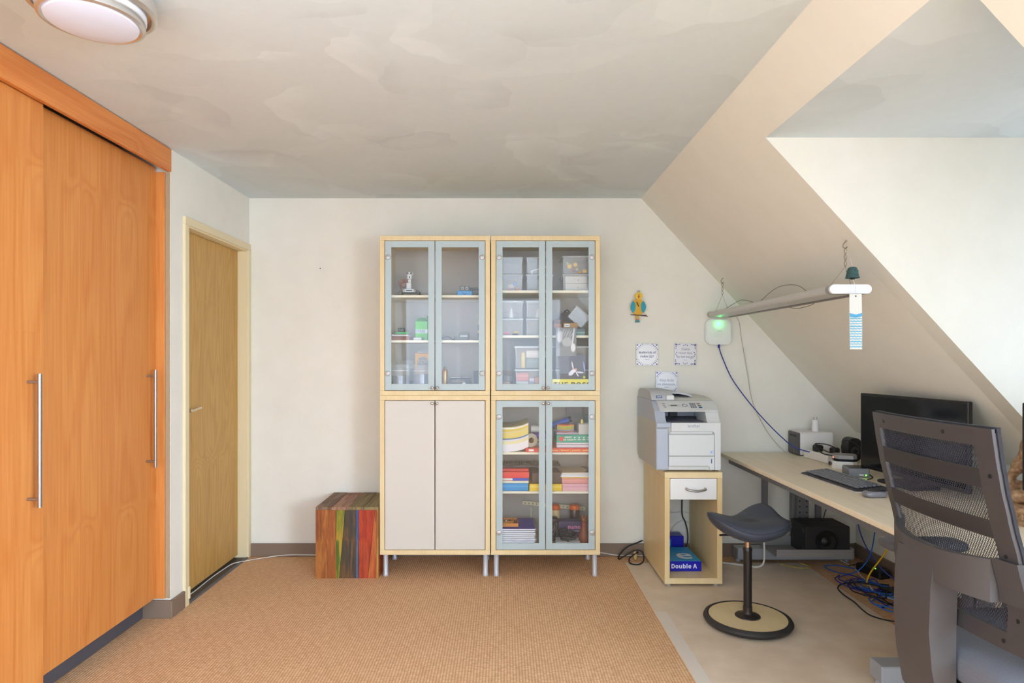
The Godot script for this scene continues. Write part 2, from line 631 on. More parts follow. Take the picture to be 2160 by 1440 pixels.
func room() -> void:
	var g := gl()
	g.span(Vector3(-2.7, -0.12, -4.42), Vector3(2.7, 0.0, ZR + 0.12))
	struct("floor", g, T.carpet, "brown woven sisal carpet with fine ribs")
	g = gl()
	g.span(Vector3(-2.7, CEIL, -4.42), Vector3(XS, CEIL + 0.12, ZR + 0.12))
	struct("ceiling", g, T.ceiling, "flat white ceiling with fan-shaped plaster brush strokes")
	g = gl()
	g.span(Vector3(-2.7, -0.12, ZB - 0.12), Vector3(2.7, 2.55, ZB))
	struct("wall_back", g, T.wall, "off-white plastered back wall")
	# left wall with the door opening, its end beside the wardrobe, and the recess behind the wardrobe
	g = gl()
	g.span(Vector3(XL - 0.12, 2.045, ZB), Vector3(XL, CEIL, -3.282))
	g.span(Vector3(XL - 0.12, 0, -3.45), Vector3(XL, 2.045, -3.282))
	g.span(Vector3(XL - 0.12, 0, ZB), Vector3(XL, 2.045, -4.25))
	g.span(Vector3(-2.6, 0, -3.39), Vector3(XL - 0.12, CEIL, -3.282))
	g.span(Vector3(-2.7, 0, -3.39), Vector3(-2.5, CEIL, -1.4))
	g.span(Vector3(-2.6, 0, -1.42), Vector3(XL, CEIL, ZR))
	struct("wall_left", g, T.wall, "off-white plastered wall around the door")
	# wall behind the camera with its wide window opening
	g = gl()
	g.span(Vector3(-2.7, 0, ZR), Vector3(-1.65, CEIL, ZR + 0.12))
	g.span(Vector3(0.95, 0, ZR), Vector3(2.7, CEIL + 0.1, ZR + 0.12))
	g.span(Vector3(-1.65, 0, ZR), Vector3(0.95, 0.56, ZR + 0.12))
	g.span(Vector3(-1.65, 2.30, ZR), Vector3(0.95, CEIL + 0.1, ZR + 0.12))
	struct("wall_rear", g, T.wall)
	# roof slope, left open for the dormer in view and for its twin beside the camera
	g = gl()
	for z in [[-4.42, DZ0 - 0.0004], [DZ1 + 0.0004, EZ0 - 0.0004], [EZ1 + 0.0004, ZR + 0.12]]:
		g.prism(PackedVector2Array([Vector2(XS, CEIL), Vector2(XK, YK), Vector2(XK + 0.2, YK), Vector2(XS + 0.12, CEIL + 0.12), Vector2(XS, CEIL + 0.12)]), z[0], z[1])
	for z in [[DZ0, DZ1], [EZ0, EZ1]]:
		g.prism(PackedVector2Array([Vector2(XS, CEIL), Vector2(DX, DY), Vector2(DX + 0.02, DY + 0.03), Vector2(DX + 0.02, CEIL + 0.12), Vector2(XS, CEIL + 0.12)]), z[0] - 0.0004, z[1] + 0.0004)
	struct("wall_right", g, T.wall, "sloping off-white attic roof side cut by a dormer")
	g = gl()
	g.span(Vector3(XK, -0.1, -4.42), Vector3(XK + 0.12, YK, ZR + 0.12))
	struct("wall_knee", g, T.wall, "low knee wall under the slope")
	var cc := gl()
	var ck := gl()
	var cf := gl()
	for z in [[DZ0, DZ1], [EZ0, EZ1]]:
		cc.span(Vector3(DX, DY, z[0] - 0.1), Vector3(2.62, DY + 0.12, z[1] + 0.1))
		for s in [[z[0] - 0.1, z[0]], [z[1], z[1] + 0.1]]:
			ck.prism(PackedVector2Array([Vector2(DX, DY), Vector2(2.62, DY), Vector2(2.62, YK - 0.05), Vector2(XK, YK)]), s[0], s[1])
		cf.span(Vector3(2.47, YK - 0.05, z[0]), Vector3(2.6, 0.94, z[1]))
		cf.span(Vector3(2.47, 2.16, z[0]), Vector3(2.6, DY, z[1]))
		cf.span(Vector3(2.47, 0.94, z[0]), Vector3(2.6, 2.16, z[0] + 0.052))
		cf.span(Vector3(2.47, 0.94, z[1] - 0.05), Vector3(2.6, 2.16, z[1]))
	struct("ceiling_dormer", cc, T.ceiling, "flat dormer ceiling")
	struct("wall_dormer", ck, T.wall, "triangular dormer cheek, white")
	struct("wall_dormer_front", cf, T.wall)
	window("window_1", Transform3D(Basis(Vector3.UP, PI / 2), Vector3(2.53, 1.55, -2.065)), 1.01, 1.22, 2)
	window("window_3", Transform3D(Basis(Vector3.UP, PI / 2), Vector3(2.53, 1.55, (EZ0 + EZ1) / 2)), EZ1 - EZ0 - 0.1, 1.22, 2)
	window("window_2", Transform3D(Basis(), Vector3(-0.35, 1.43, ZR + 0.06)), 2.6, 1.74, 3)
	# baseboards
	g = gl()
	g.span(Vector3(XL, 0, ZB), Vector3(XK, 0.086, ZB + 0.014), 0.003)
	struct("baseboard_back", g, T.baseboard)
	g = gl()
	g.span(Vector3(XL, 0, -3.408), Vector3(XL + 0.014, 0.092, -3.27), 0.003)
	g.span(Vector3(-1.848, 0, -3.282), Vector3(XL + 0.014, 0.092, -3.268), 0.003)
	struct("baseboard_left", g, T.baseboard)
	g = gl()
	g.span(Vector3(XK - 0.014, 0, ZB), Vector3(XK, 0.09, ZR), 0.003)
	struct("baseboard_right", g, T.baseboard)
	# door in the left wall
	var d := Node3D.new()
	d.name = "door_1"
	add_child(d)
	d.position = Vector3(-1.785, 0, -3.85)
	d.set_meta("kind", "structure")
	d.set_meta("label", "plain oak veneer door in a cream frame")
	g = gw(d)
	g.span(Vector3(-1.806, 0.022, -4.245), Vector3(-1.766, 2.035, -3.455), 0.002)
	part(d, "door_leaf", g, T.oak)
	g = gw(d)
	for z in [[-3.45, -3.406], [-4.294, -4.25]]:
		g.span(Vector3(XL - 0.005, 0, z[0]), Vector3(XL + 0.014, 2.045, z[1]), 0.003)
	g.span(Vector3(XL - 0.005, 2.045, -4.294), Vector3(XL + 0.014, 2.088, -3.406), 0.003)
	for z in [[-3.455, -3.438], [-4.262, -4.245]]:
		g.span(Vector3(XL - 0.115, 0, z[0]), Vector3(XL + 0.004, 2.05, z[1]), 0.002)
	g.span(Vector3(XL - 0.115, 2.036, -4.25), Vector3(XL + 0.004, 2.054, -3.45), 0.002)
	part(d, "door_frame", g, T.cream)
	g = gw(d)
	g.span(Vector3(XL - 0.06, 0.035, -3.452), Vector3(XL + 0.02, 0.10, -3.436), 0.003)
	part(d, "frame_foot", g, T.cream)
	g = gw(d)
	g.span(Vector3(XL - 0.11, 0.0, -4.25), Vector3(XL - 0.004, 0.006, -3.45), 0.001)
	part(d, "threshold", g, mk(c8(74, 66, 60), 0.5))
	g = gw(d)
	g.span(Vector3(XL - 0.006, 0.0, -4.25), Vector3(XL + 0.012, 0.008, -3.45), 0.002)
	part(d, "threshold_strip", g, mk(c8(104, 110, 124), 0.4, 0.4))
	g = gw(d)
	g.cyl(Vector3(-1.768, 1.04, -3.52), Vector3(-1.715, 1.04, -3.52), 0.0095)
	g.tube([Vector3(-1.722, 1.04, -3.515), Vector3(-1.718, 1.04, -3.545), Vector3(-1.72, 1.046, -3.60), Vector3(-1.724, 1.046, -3.64)], 0.0085, 10)
	g.cyl(Vector3(-1.768, 1.04, -3.52), Vector3(-1.758, 1.04, -3.52), 0.024)
	part(d, "door_handle", g, mk(c8(214, 200, 172), 0.3, 0.8))

func window(called: String, where: Transform3D, w: float, h: float, lights: int) -> void:
	var o := Node3D.new()
	o.name = called
	add_child(o)
	o.transform = where
	o.set_meta("kind", "structure")
	var g := gl()
	var f := 0.05
	g.span(Vector3(-w / 2, -h / 2, -0.03), Vector3(w / 2, -h / 2 + f, 0.03), 0.004)
	g.span(Vector3(-w / 2, h / 2 - f, -0.03), Vector3(w / 2, h / 2, 0.03), 0.004)
	for i in lights + 1:
		var x := -w / 2 + f / 2 + (w - f) * i / lights
		g.span(Vector3(x - f / 2, -h / 2 + f, -0.03), Vector3(x + f / 2, h / 2 - f, 0.03), 0.004)
	part(o, "window_frame", g, T.white)
	for i in lights:
		g = gl()
		var x0 := -w / 2 + f + (w - f) * i / lights
		g.span(Vector3(x0, -h / 2 + f, -0.003), Vector3(x0 + (w - f) / lights - f, h / 2 - f, 0.003))
		part(o, "pane", g, T.pane)
	g = gl()
	g.span(Vector3(-w / 2 - 0.02, -h / 2 - 0.025, -0.18), Vector3(w / 2 + 0.02, -h / 2, -0.03), 0.004)
	part(o, "window_sill", g, T.white)

func wardrobe() -> void:
	var t := thing("sliding_wardrobe", "built-in cherry wood wardrobe with sliding doors and long bar handles", "wardrobe", Vector3(-1.9, 0, -2.35))
	var g := gw(t)
	g.span(Vector3(-1.775, 0.104, -2.412), Vector3(-1.735, 2.30, -1.46), 0.002)
	var near := part(t, "sliding_door", g, T.cherry)
	g = gw(t)
	g.span(Vector3(-1.807, 0.104, -3.268), Vector3(-1.779, 2.302, -2.30), 0.002)
	var far := part(t, "sliding_door", g, T.cherry)
	for h in [[near, -1.735, -2.33, 1.275, 0.788], [far, -1.779, -3.185, 1.271, 0.786]]:
		g = gw(t)
		var x: float = h[1] + 0.045
		g.cyl(Vector3(x, h[3], h[2]), Vector3(x, h[4], h[2]), 0.0075, -1.0, 20)
		for y in [h[3] - 0.03, h[4] + 0.03]:
			g.cyl(Vector3(h[1], y, h[2]), Vector3(x, y, h[2]), 0.0055, -1.0, 12)
		part(h[0], "bar_handle", g, T.steel, "long brushed steel bar handle")
	g = gw(t)
	g.span(Vector3(-1.722, 2.281, -3.274), Vector3(-1.70, 2.396, -1.43), 0.002)
	part(t, "fascia", g, T.cherry_lying, "cherry wood fascia board under the ceiling")
	g = gw(t)
	g.span(Vector3(-1.86, 0, -3.268), Vector3(-1.845, 0.10, -1.43), 0.002)
	part(t, "plinth", g, mk(c8(84, 84, 92), 0.4))
	g = gw(t)
	g.span(Vector3(-2.4, 0.1, -3.281), Vector3(-1.735, 2.281, -3.270), 0.002)
	part(t, "side_panel", g, T.cherry)
	g = gw(t)
	g.span(Vector3(-1.734, 0.1, -3.2815), Vector3(-1.712, 2.281, -3.278), 0.0)
	part(t, "chipboard_edge", g, textured(mottled(c8(200, 180, 150), c8(160, 136, 104), 0.2, 4), 0.9, Vector3.ONE * 6))
	g = gw(t)
	g.span(Vector3(-2.42, 0.0, -3.26), Vector3(-2.40, 2.39, -1.44))
	part(t, "back_panel", g, T.cherry)

func ceiling_lamp() -> void:
	var t := thing("ceiling_lamp", "round flush ceiling lamp with brushed aluminium ring and frosted white diffuser", "lamp", Vector3(-1.18, CEIL, -1.834))
	var g := gl()
	g.lathe([Vector2(0.0000, 0.0000), Vector2(0.1480, 0.0000), Vector2(0.1638, -0.0324), Vector2(0.1649, -0.0670), Vector2(0.1599, -0.0713), Vector2(0.1500, -0.0713), Vector2(0.1480, -0.0540), Vector2(0.0000, -0.0540)], 64)
	part(t, "outer_ring", g, T.alu)
	g = gl()
	g.lathe([Vector2(0.1381, -0.0540), Vector2(0.1381, -0.0799), Vector2(0.1280, -0.0821), Vector2(0.1280, -0.0540)], 64)
	part(t, "inner_band", g, mk(c8(232, 232, 236), 0.5))
	g = gl()
	g.lathe([Vector2(0.1252, -0.0540), Vector2(0.1353, -0.0918), Vector2(0.1344, -0.1037), Vector2(0.1262, -0.1069), Vector2(0.1179, -0.1015)], 64)
	part(t, "inner_ring", g, T.alu)
	g = gl()
	g.lathe([Vector2(0.1197, -0.1015), Vector2(0.1160, -0.1091), Vector2(0.0921, -0.1156), Vector2(0.0553, -0.1199), Vector2(0.0000, -0.1220)], 64)
	part(t, "diffuser", g, mk(c8(222, 226, 244), 0.55))

# ---------------------------------------------------------------- the four cabinets
const CF := -3.88     # front plane of the cabinets
func cabinets() -> void:
	cabinet("glass_cabinet", "upper left birch cabinet with frosted-border glass doors holding robots and discs", -0.753, -0.084, 1.102, 2.070, [1.7145, 1.4386], "glass", false)
	cabinet("glass_cabinet", "upper right birch cabinet with frosted-border glass doors holding clear storage boxes", -0.078, 0.583, 1.102, 2.070, [1.7435, 1.4677], "glass", false)
	cabinet("white_door_cabinet", "lower left birch cabinet with two plain white doors", -0.753, -0.084, 0.136, 1.101, [], "white", true)
	cabinet("glass_cabinet", "lower right birch cabinet on legs with glass doors over paper and stationery", -0.078, 0.583, 0.136, 1.101, [0.752, 0.5124], "glass", true)

func cabinet(called: String, label: String, x0: float, x1: float, y0: float, y1: float, shelves: Array, kind: String, legs: bool) -> void:
	var t := thing(called, label, "cabinet", Vector3((x0 + x1) / 2, 0 if legs else y0, -4.085), 0.0, "birch cabinets along the back wall")
	var b := 0.0285
	var zb := -4.278
	var g := gw(t)
	g.span(Vector3(x0, y1 - b, zb), Vector3(x1, y1, CF), 0.0015)
	part(t, "top_panel", g, T.birch)
	g = gw(t)
	g.span(Vector3(x0, y0, zb), Vector3(x1, y0 + b, CF), 0.0015)
	part(t, "bottom_panel", g, T.birch)
	for x in [x0, x1 - b]:
		g = gw(t)
		g.span(Vector3(x, y0 + b, zb), Vector3(x + b, y1 - b, CF), 0.0015)
		part(t, "side_panel", g, T.birch)
	g = gw(t)
	g.span(Vector3(x0 + b, y0 + b, zb), Vector3(x1 - b, y1 - b, zb + 0.008))
	part(t, "back_panel", g, mk(c8(188, 180, 170), 0.6))
	for y in shelves:
		g = gw(t)
		g.span(Vector3(x0 + b, y - 0.015, zb + 0.01), Vector3(x1 - b, y, CF - 0.045), 0.001)
		part(t, "shelf", g, mk(c8(240, 234, 212), 0.5))
	var xm := (x0 + x1) / 2
	var up := y0 > 1.0
	for s in [-1, 1]:
		var dx0: float = x0 + b + 0.003 if s < 0 else xm + 0.0025
		var dx1: float = xm - 0.0025 if s < 0 else x1 - b - 0.003
		var dy0 := y0 + b + 0.003
		var dy1 := y1 - b - 0.003
		var knob_at := Vector3(xm + s * 0.015, dy0 + 0.015 if up else dy1 - 0.015, CF)
		var d: MeshInstance3D
		if kind == "white":
			g = gw(t)
			g.span(Vector3(dx0, dy0, CF - 0.018), Vector3(dx1, dy1, CF), 0.0015)
			d = part(t, "door", g, T.door_white)
		else:
			g = gw(t)
			var e := 0.038
			g.quad(Vector3(dx0 + e, dy0 + e, CF - 0.006), Vector3(dx1 - e, dy0 + e, CF - 0.006), Vector3(dx1 - e, dy1 - e, CF - 0.006), Vector3(dx0 + e, dy1 - e, CF - 0.006), Vector3.BACK)
			d = part(t, "glass_door", g, T.pane)
			g = gw(t)
			g.span(Vector3(dx0, dy0, CF - 0.009), Vector3(dx0 + e, dy1, CF - 0.003), 0.0005)
			g.span(Vector3(dx1 - e, dy0, CF - 0.009), Vector3(dx1, dy1, CF - 0.003), 0.0005)
			g.span(Vector3(dx0 + e, dy0, CF - 0.009), Vector3(dx1 - e, dy0 + e, CF - 0.003))
			g.span(Vector3(dx0 + e, dy1 - e, CF - 0.009), Vector3(dx1 - e, dy1, CF - 0.003))
			part(d, "frosted_border", g, T.frost, "frosted pale blue border of the glass door")
			var hx: float = dx0 + 0.0165 if s < 0 else dx1 - 0.0165
			for hy in [dy1 - 0.098, dy0 + 0.102]:
				g = gw(t)
				g.lathe([Vector2(0, 0.007), Vector2(0.0125, 0.007), Vector2(0.0155, 0.005), Vector2(0.0165, 0.0), Vector2(0.0165, -0.008), Vector2(0, -0.008)], 24, Transform3D(Basis(Vector3.RIGHT, PI / 2), Vector3(hx, hy, CF - 0.002)))
				part(d, "hinge_disc", g, mk(c8(188, 186, 188), 0.35, 0.3), "round chrome hinge cover")
		g = gw(t)
		g.cyl(knob_at + Vector3(0, 0, -0.004), knob_at + Vector3(0, 0, 0.012), 0.005, -1.0, 12)
		g.ball(knob_at + Vector3(0, 0, 0.018), Vector3.ONE * 0.0105)
		part(d, "knob", g, T.chrome, "small chrome ball knob")
	if legs:
		for lx in [x0 + 0.031, x1 - 0.029]:
			for lz in [CF - 0.03, zb + 0.05]:
				g = gw(t)
				g.lathe([Vector2(0, 0), Vector2(0.0155, 0.0), Vector2(0.0165, 0.004), Vector2(0.0165, 0.014), Vector2(0.0152, 0.017), Vector2(0.0152, y0), Vector2(0, y0)], 20, Transform3D(Basis(), Vector3(lx, 0, lz)))
				part(t, "leg", g, T.leg_grey, "silver tube leg")

const SIDE := Transform3D(Basis(Vector3(0, 0, 1), Vector3(0, 1, 0), Vector3(1, 0, 0)), Vector3.ZERO)   # polygon in z, y drawn out along x

# a thin solid f(u, v) with the offset th
func slab(g: G, nu: int, nv: int, f: Callable, th: Vector3) -> void:
	var back := func(u, w): return f.call(u, w) + th
	var d0: Vector3 = f.call(0.52, 0.5) - f.call(0.48, 0.5)
	var d1: Vector3 = f.call(0.5, 0.52) - f.call(0.5, 0.48)
	var flip := d0.cross(d1).dot(th) > 0.0
	g.sheet(nu, nv, f, flip)
	g.sheet(nu, nv, back, not flip)
	var mid: Vector3 = f.call(0.5, 0.5)
	for i in nu:
		for w in [0.0, 1.0]:
			var a: Vector3 = f.call(float(i) / nu, w)
			var b: Vector3 = f.call(float(i + 1) / nu, w)
			g.quad(a, b, b + th, a + th, f.call((i + 0.5) / nu, w) - f.call((i + 0.5) / nu, 0.5))
	for j in nv:
		for u in [0.0, 1.0]:
			var a: Vector3 = f.call(u, float(j) / nv)
			var b: Vector3 = f.call(u, float(j + 1) / nv)
			g.quad(a, b, b + th, a + th, f.call(u, (j + 0.5) / nv) - f.call(0.5, (j + 0.5) / nv))

# cushion-like rounded block
func pillow(g: G, c: Vector3, h: Vector3, e1 := 0.35, e2 := 0.35, nu := 16, nv := 28) -> void:
	var f := func(u, w):
		var la: float = (u - 0.5) * PI
		var lo: float = w * TAU
		var cl: float = signf(cos(la)) * pow(absf(cos(la)), e1)
		return c + Vector3(cl * signf(cos(lo)) * pow(absf(cos(lo)), e2), signf(sin(la)) * pow(absf(sin(la)), e1), cl * signf(sin(lo)) * pow(absf(sin(lo)), e2)) * h
	var p := []
	for i in nu + 1:
		var row := []
		for j in nv + 1:
			row.append(f.call(float(i) / nu, float(j) / nv))
		p.append(row)
	for i in nu:
		for j in nv:
			var q := []
			var m := []
			for o in [[0, 0], [1, 0], [1, 1], [0, 1]]:
				var k: int = i + o[0]
				var l: int = j + o[1]
				q.append(p[k][l])
				var a: Vector3 = p[mini(k + 1, nu)][l] - p[maxi(k - 1, 0)][l]
				var b: Vector3 = p[k][(l + 1) % nv] - p[k][(l + nv - 1) % nv]
				var nrm := a.cross(b).normalized()
				if nrm.dot((p[k][l] - c) / h) < 0.0 or nrm == Vector3.ZERO:
					nrm = -nrm
				if k == 0:
					nrm = Vector3.DOWN
				elif k == nu:
					nrm = Vector3.UP
				m.append(nrm)
			g.tri(q[0], q[1], q[2], m[0], m[1], m[2])
			g.tri(q[0], q[2], q[3], m[0], m[2], m[3])

func printer_corner() -> void:
	var t := thing("printer_stand", "narrow birch stand with one white drawer and an open shelf under the printer", "cabinet", Vector3(1.10, 0, -3.99))
	var x0 := 0.933
	var x1 := 1.268
	var zf := -3.714
	var zb := -4.27
	var b := 0.03
	var y0 := 0.018
	var y1 := 0.666
	var g := gw(t)
	g.span(Vector3(x0, y1 - 0.034, zb), Vector3(x1, y1, zf), 0.0015)
	part(t, "top_panel", g, T.birch)
	g = gw(t)
	g.span(Vector3(x0, y0, zb), Vector3(x1, y0 + 0.034, zf), 0.0015)
	part(t, "bottom_panel", g, T.birch)
	for x in [x0, x1 - b]:
		g = gw(t)
		g.span(Vector3(x, y0 + 0.034, zb), Vector3(x + b, y1 - 0.034, zf), 0.0015)
		part(t, "side_panel", g, T.birch_deep)
	g = gw(t)
	g.span(Vector3(x0 + b + 0.002, 0.507, zf - 0.018), Vector3(x1 - b - 0.002, 0.629, zf - 0.001), 0.002)
	g.span(Vector3(x0 + b + 0.006, 0.512, zf - 0.45), Vector3(x1 - b - 0.006, 0.60, zf - 0.018))
	var dr := part(t, "drawer", g, T.white, "white drawer front")
	g = gw(t)
	var hx := (x0 + x1) / 2 + 0.012
	g.tube([Vector3(hx - 0.055, 0.572, zf), Vector3(hx - 0.05, 0.568, zf + 0.02), Vector3(hx, 0.562, zf + 0.03), Vector3(hx + 0.05, 0.568, zf + 0.02), Vector3(hx + 0.055, 0.572, zf)], 0.0065, 10, 8)
	part(dr, "drawer_handle", g, T.steel, "arched steel handle")
	for x in [x0 + 0.03, x1 - 0.03]:
		for z in [zf - 0.03, zb + 0.04]:
			g = gw(t)
			g.cyl(Vector3(x, 0.0025 if z > -4.1 else 0.0, z), Vector3(x, y0, z), 0.011, 0.014, 14)
			part(t, "foot", g, mk(c8(190, 186, 178), 0.5))
	printer()
	# paper in the stand
	t = thing("paper_ream", "blue and cyan wrapped ream of copy paper lettered Double A in front", "paper ream", Vector3(1.077, 0.0526, -3.975), 0.0, "paper reams in the printer stand")
	var blue := mk(c8(20, 22, 176), 0.35)
	var cyan := mk(c8(40, 166, 226), 0.35)
	g = gl()
	g.box(Vector3(0, 0.03, 0), Vector3(0.212, 0.06, 0.29), 0.003)
	part(t, "wrapper", g, blue)
	g = gl()
	g.box(Vector3(0, 0.0605, 0.0), Vector3(0.206, 0.0012, 0.284))
	part(t, "top_print", g, cyan)
	var w := mk(c8(246, 246, 250), 0.4)
	words(t, "lettering", "Double A", 0.036, Transform3D(Basis(), Vector3(0.0, 0.031, 0.1455)), w, false, true)
	var up := Transform3D(Basis(Vector3.RIGHT, -PI / 2), Vector3.ZERO)
	words(t, "lettering", "e", 0.19, Transform3D(up.basis, Vector3(0.03, 0.0615, 0.03)), w, false, true)
	t = thing("paper_ream", "second blue paper pack lying behind the front ream in the printer stand", "paper ream", Vector3(1.068, 0.0526, -4.205), 0.0, "paper reams in the printer stand")
	g = gl()
	g.box(Vector3(0, 0.06, 0), Vector3(0.2, 0.12, 0.10), 0.003)
	part(t, "wrapper", g, blue)
	g = gl()
	g.box(Vector3(-0.04, 0.075, 0.0505), Vector3(0.11, 0.05, 0.0012))
	part(t, "front_print", g, cyan)
	words(t, "lettering", "Double", 0.03, Transform3D(Basis(), Vector3(-0.01, 0.03, 0.0508)), w, false, true)

func printer() -> void:
	var t := thing("laser_printer", "grey and white multifunction laser printer on the birch stand", "printer", Vector3(1.078, 0.666, -4.0))
	var x0 := 0.89
	var x1 := 1.265
	var zf := -3.735
	var zb := -4.262
	var grey := mk(c8(194, 190, 182), 0.5)
	var blue_grey := mk(c8(180, 188, 202), 0.45)
	var pale := mk(c8(220, 222, 222), 0.45)
	var dark := mk(c8(86, 88, 96), 0.5)
	var g := gw(t)
	g.prism(PackedVector2Array([Vector2(zb, 0.70), Vector2(zb + 0.05, 0.674), Vector2(zf - 0.012, 0.674), Vector2(zf - 0.012, 0.951), Vector2(zb, 0.951)]), x0, x1, SIDE)
	for p in [[x0 + 0.05, zf - 0.05], [x1 - 0.05, zf - 0.05], [x0 + 0.05, zb + 0.08], [x1 - 0.05, zb + 0.08]]:
		g.cyl(Vector3(p[0], 0.666, p[1]), Vector3(p[0], 0.675, p[1]), 0.015)
	part(t, "body", g, grey)
	g = gw(t)
	g.span(Vector3(x0, 0.676, zf - 0.012), Vector3(x0 + 0.07, 0.918, zf), 0.004)
	g.span(Vector3(x0, 0.922, zf - 0.012), Vector3(x0 + 0.086, 0.951, zf), 0.004)
	part(t, "front_column", g, blue_grey)
	g = gw(t)
	g.prism(PackedVector2Array([Vector2(x0 + 0.088, 0.90), Vector2(x1 - 0.045, 0.90), Vector2(x1 - 0.035, 0.89), Vector2(x1 - 0.033, 0.676), Vector2(x1 - 0.004, 0.676), Vector2(x1, 0.68), Vector2(x1, 0.951), Vector2(x0 + 0.088, 0.951)]), zf - 0.012, zf)
	part(t, "front_frame", g, pale)
	g = gw(t)
	g.span(Vector3(x0 + 0.082, 0.886, zf - 0.01), Vector3(x1 - 0.046, 0.898, zf - 0.006), 0.002)
	part(t, "door_lip", g, pale)
	g = gw(t)
	g.span(Vector3(x0 + 0.073, 0.758, zf - 0.012), Vector3(x1 - 0.036, 0.882, zf - 0.001), 0.003)
	var door := part(t, "front_door", g, pale)
	g = gw(t)
	g.span(Vector3(x1 - 0.062, 0.770, zf - 0.002), Vector3(x1 - 0.044, 0.79, zf + 0.0005))
	part(door, "label", g, mk(c8(206, 226, 244), 0.5))
	g = gw(t)
	g.box(Vector3(x1 - 0.053, 0.783, zf + 0.0008), Vector3(0.010, 0.0022, 0.001), 0.0, Basis(Vector3.BACK, 0.7))
	g.box(Vector3(x1 - 0.053, 0.777, zf + 0.0008), Vector3(0.010, 0.0022, 0.001), 0.0, Basis(Vector3.BACK, -0.7))
	part(door, "arrow_mark", g, mk(c8(60, 110, 180), 0.5))
	g = gw(t)
	g.prism(PackedVector2Array([Vector2(x0 + 0.073, 0.700), Vector2(x1 - 0.075, 0.700), Vector2(x1 - 0.066, 0.694), Vector2(x1 - 0.064, 0.677), Vector2(x1 - 0.036, 0.677), Vector2(x1 - 0.036, 0.754), Vector2(x0 + 0.073, 0.754)]), zf - 0.012, zf - 0.001)
	var tray := part(t, "paper_tray", g, pale)
	g = gw(t)
	g.span(Vector3(x1 - 0.056, 0.715, zf - 0.002), Vector3(x1 - 0.051, 0.74, zf + 0.0005))
	part(tray, "level_mark", g, mk(c8(48, 78, 150), 0.4))
	g = gw(t)
	g.span(Vector3(x0 + 0.073, 0.676, zf - 0.02), Vector3(x1 - 0.066, 0.694, zf - 0.011), 0.002)
	part(t, "tray_grip", g, mk(c8(214, 216, 214), 0.5))
	words(t, "lettering", "brother", 0.021, Transform3D(Basis(), Vector3(0.03, 0.266, zf + 4.0 + 0.0004)), mk(c8(122, 128, 140), 0.4, 0.3))
	# upper unit: two cheeks, the dark outlet between them, the scanner on top
	for c in [[x0, x0 + 0.06, blue_grey], [x1 - 0.075, x1, pale]]:
		g = gw(t)
		g.prism(PackedVector2Array([Vector2(zb, 0.951), Vector2(zf - 0.003, 0.951), Vector2(zf - 0.02, 0.962), Vector2(zf - 0.055, 1.017), Vector2(zb, 1.017)]), c[0], c[1], SIDE)
		part(t, "cheek", g, c[2])
	g = gw(t)
	g.span(Vector3(x0 + 0.06, 0.951, zb), Vector3(x1 - 0.075, 1.017, zf - 0.28))
	part(t, "outlet_back", g, mk(c8(150, 154, 164), 0.5))
	g = gw(t)
	g.span(Vector3(x0 + 0.14, 0.965, zf - 0.282), Vector3(x0 + 0.19, 0.995, zf - 0.25), 0.002)
	g.span(Vector3(x0 + 0.06, 0.9515, zf - 0.279), Vector3(x1 - 0.075, 0.966, zf - 0.22), 0.002)
	part(t, "outlet_rollers", g, T.black)
	g = gw(t)
	slab(g, 12, 8, func(u, w): return Vector3(lerpf(x0 + 0.062, x1 - 0.077, u), 0.953 + 0.012 * sin(u * PI) * (0.4 + 0.6 * w), lerpf(zf - 0.02, zf - 0.25, w)), Vector3(0, -0.0015, 0))
	part(t, "output_tray", g, mk(c8(98, 104, 124), 0.45))
	g = gw(t)
	g.prism(PackedVector2Array([Vector2(zb, 1.017), Vector2(zf - 0.05, 1.017), Vector2(zf - 0.13, 1.068), Vector2(zf - 0.15, 1.074), Vector2(zb, 1.074)]), x0, x0 + 0.03, SIDE)
	part(t, "scanner_side", g, blue_grey)
	g = gw(t)
	g.prism(PackedVector2Array([Vector2(zb, 1.017), Vector2(zf - 0.04, 1.012), Vector2(zf - 0.034, 1.02), Vector2(zf - 0.12, 1.070), Vector2(zf - 0.14, 1.074), Vector2(zb, 1.074)]), x0 + 0.028, x1, SIDE)
	part(t, "scanner", g, pale)
	var ay := Vector3(0, 0.05, -0.086).normalized()
	var pb := Basis(Vector3.RIGHT, ay, Vector3.RIGHT.cross(ay))
	var po := Vector3((x0 + x1) / 2, 1.0455, zf - 0.0765)
	var keys := [["display", 0.075, 0.024, -0.064, 0.0, c8(206, 208, 206), 0.0012], ["display", 0.038, 0.009, -0.066, 0.0, c8(74, 76, 80), 0.0022]]
	for k in keys:
		g = gw(t)
		g.xf = g.xf * Transform3D(pb, po)
		g.box(Vector3(k[3], k[4], k[6] / 2), Vector3(k[1], k[2], k[6]), 0.0004)
		part(t, k[0], g, mk(k[5], 0.35))
	g = gw(t)
	g.xf = g.xf * Transform3D(pb, po)
	for i in 3:
		for j in 4:
			g.box(Vector3(0.036 + i * 0.0125, 0.021 - j * 0.0135, 0.001), Vector3(0.0095, 0.0085, 0.0025), 0.0006)
	part(t, "keypad", g, mk(c8(128, 130, 136), 0.5)).set_meta("kind", "stuff")
	g = gw(t)
	g.xf = g.xf * Transform3D(pb, po)
	for a in 8:
		g.box(Vector3(0.0 + 0.014 * cos(TAU * a / 8), 0.002 + 0.013 * sin(TAU * a / 8), 0.001), Vector3(0.007, 0.006, 0.0025), 0.0006)
	for i in 3:
		g.box(Vector3(-0.125 + i * 0.002, 0.02 - i * 0.018, 0.001), Vector3(0.018, 0.005, 0.0022), 0.0006)
	part(t, "menu_buttons", g, mk(c8(150, 150, 156), 0.5)).set_meta("kind", "stuff")
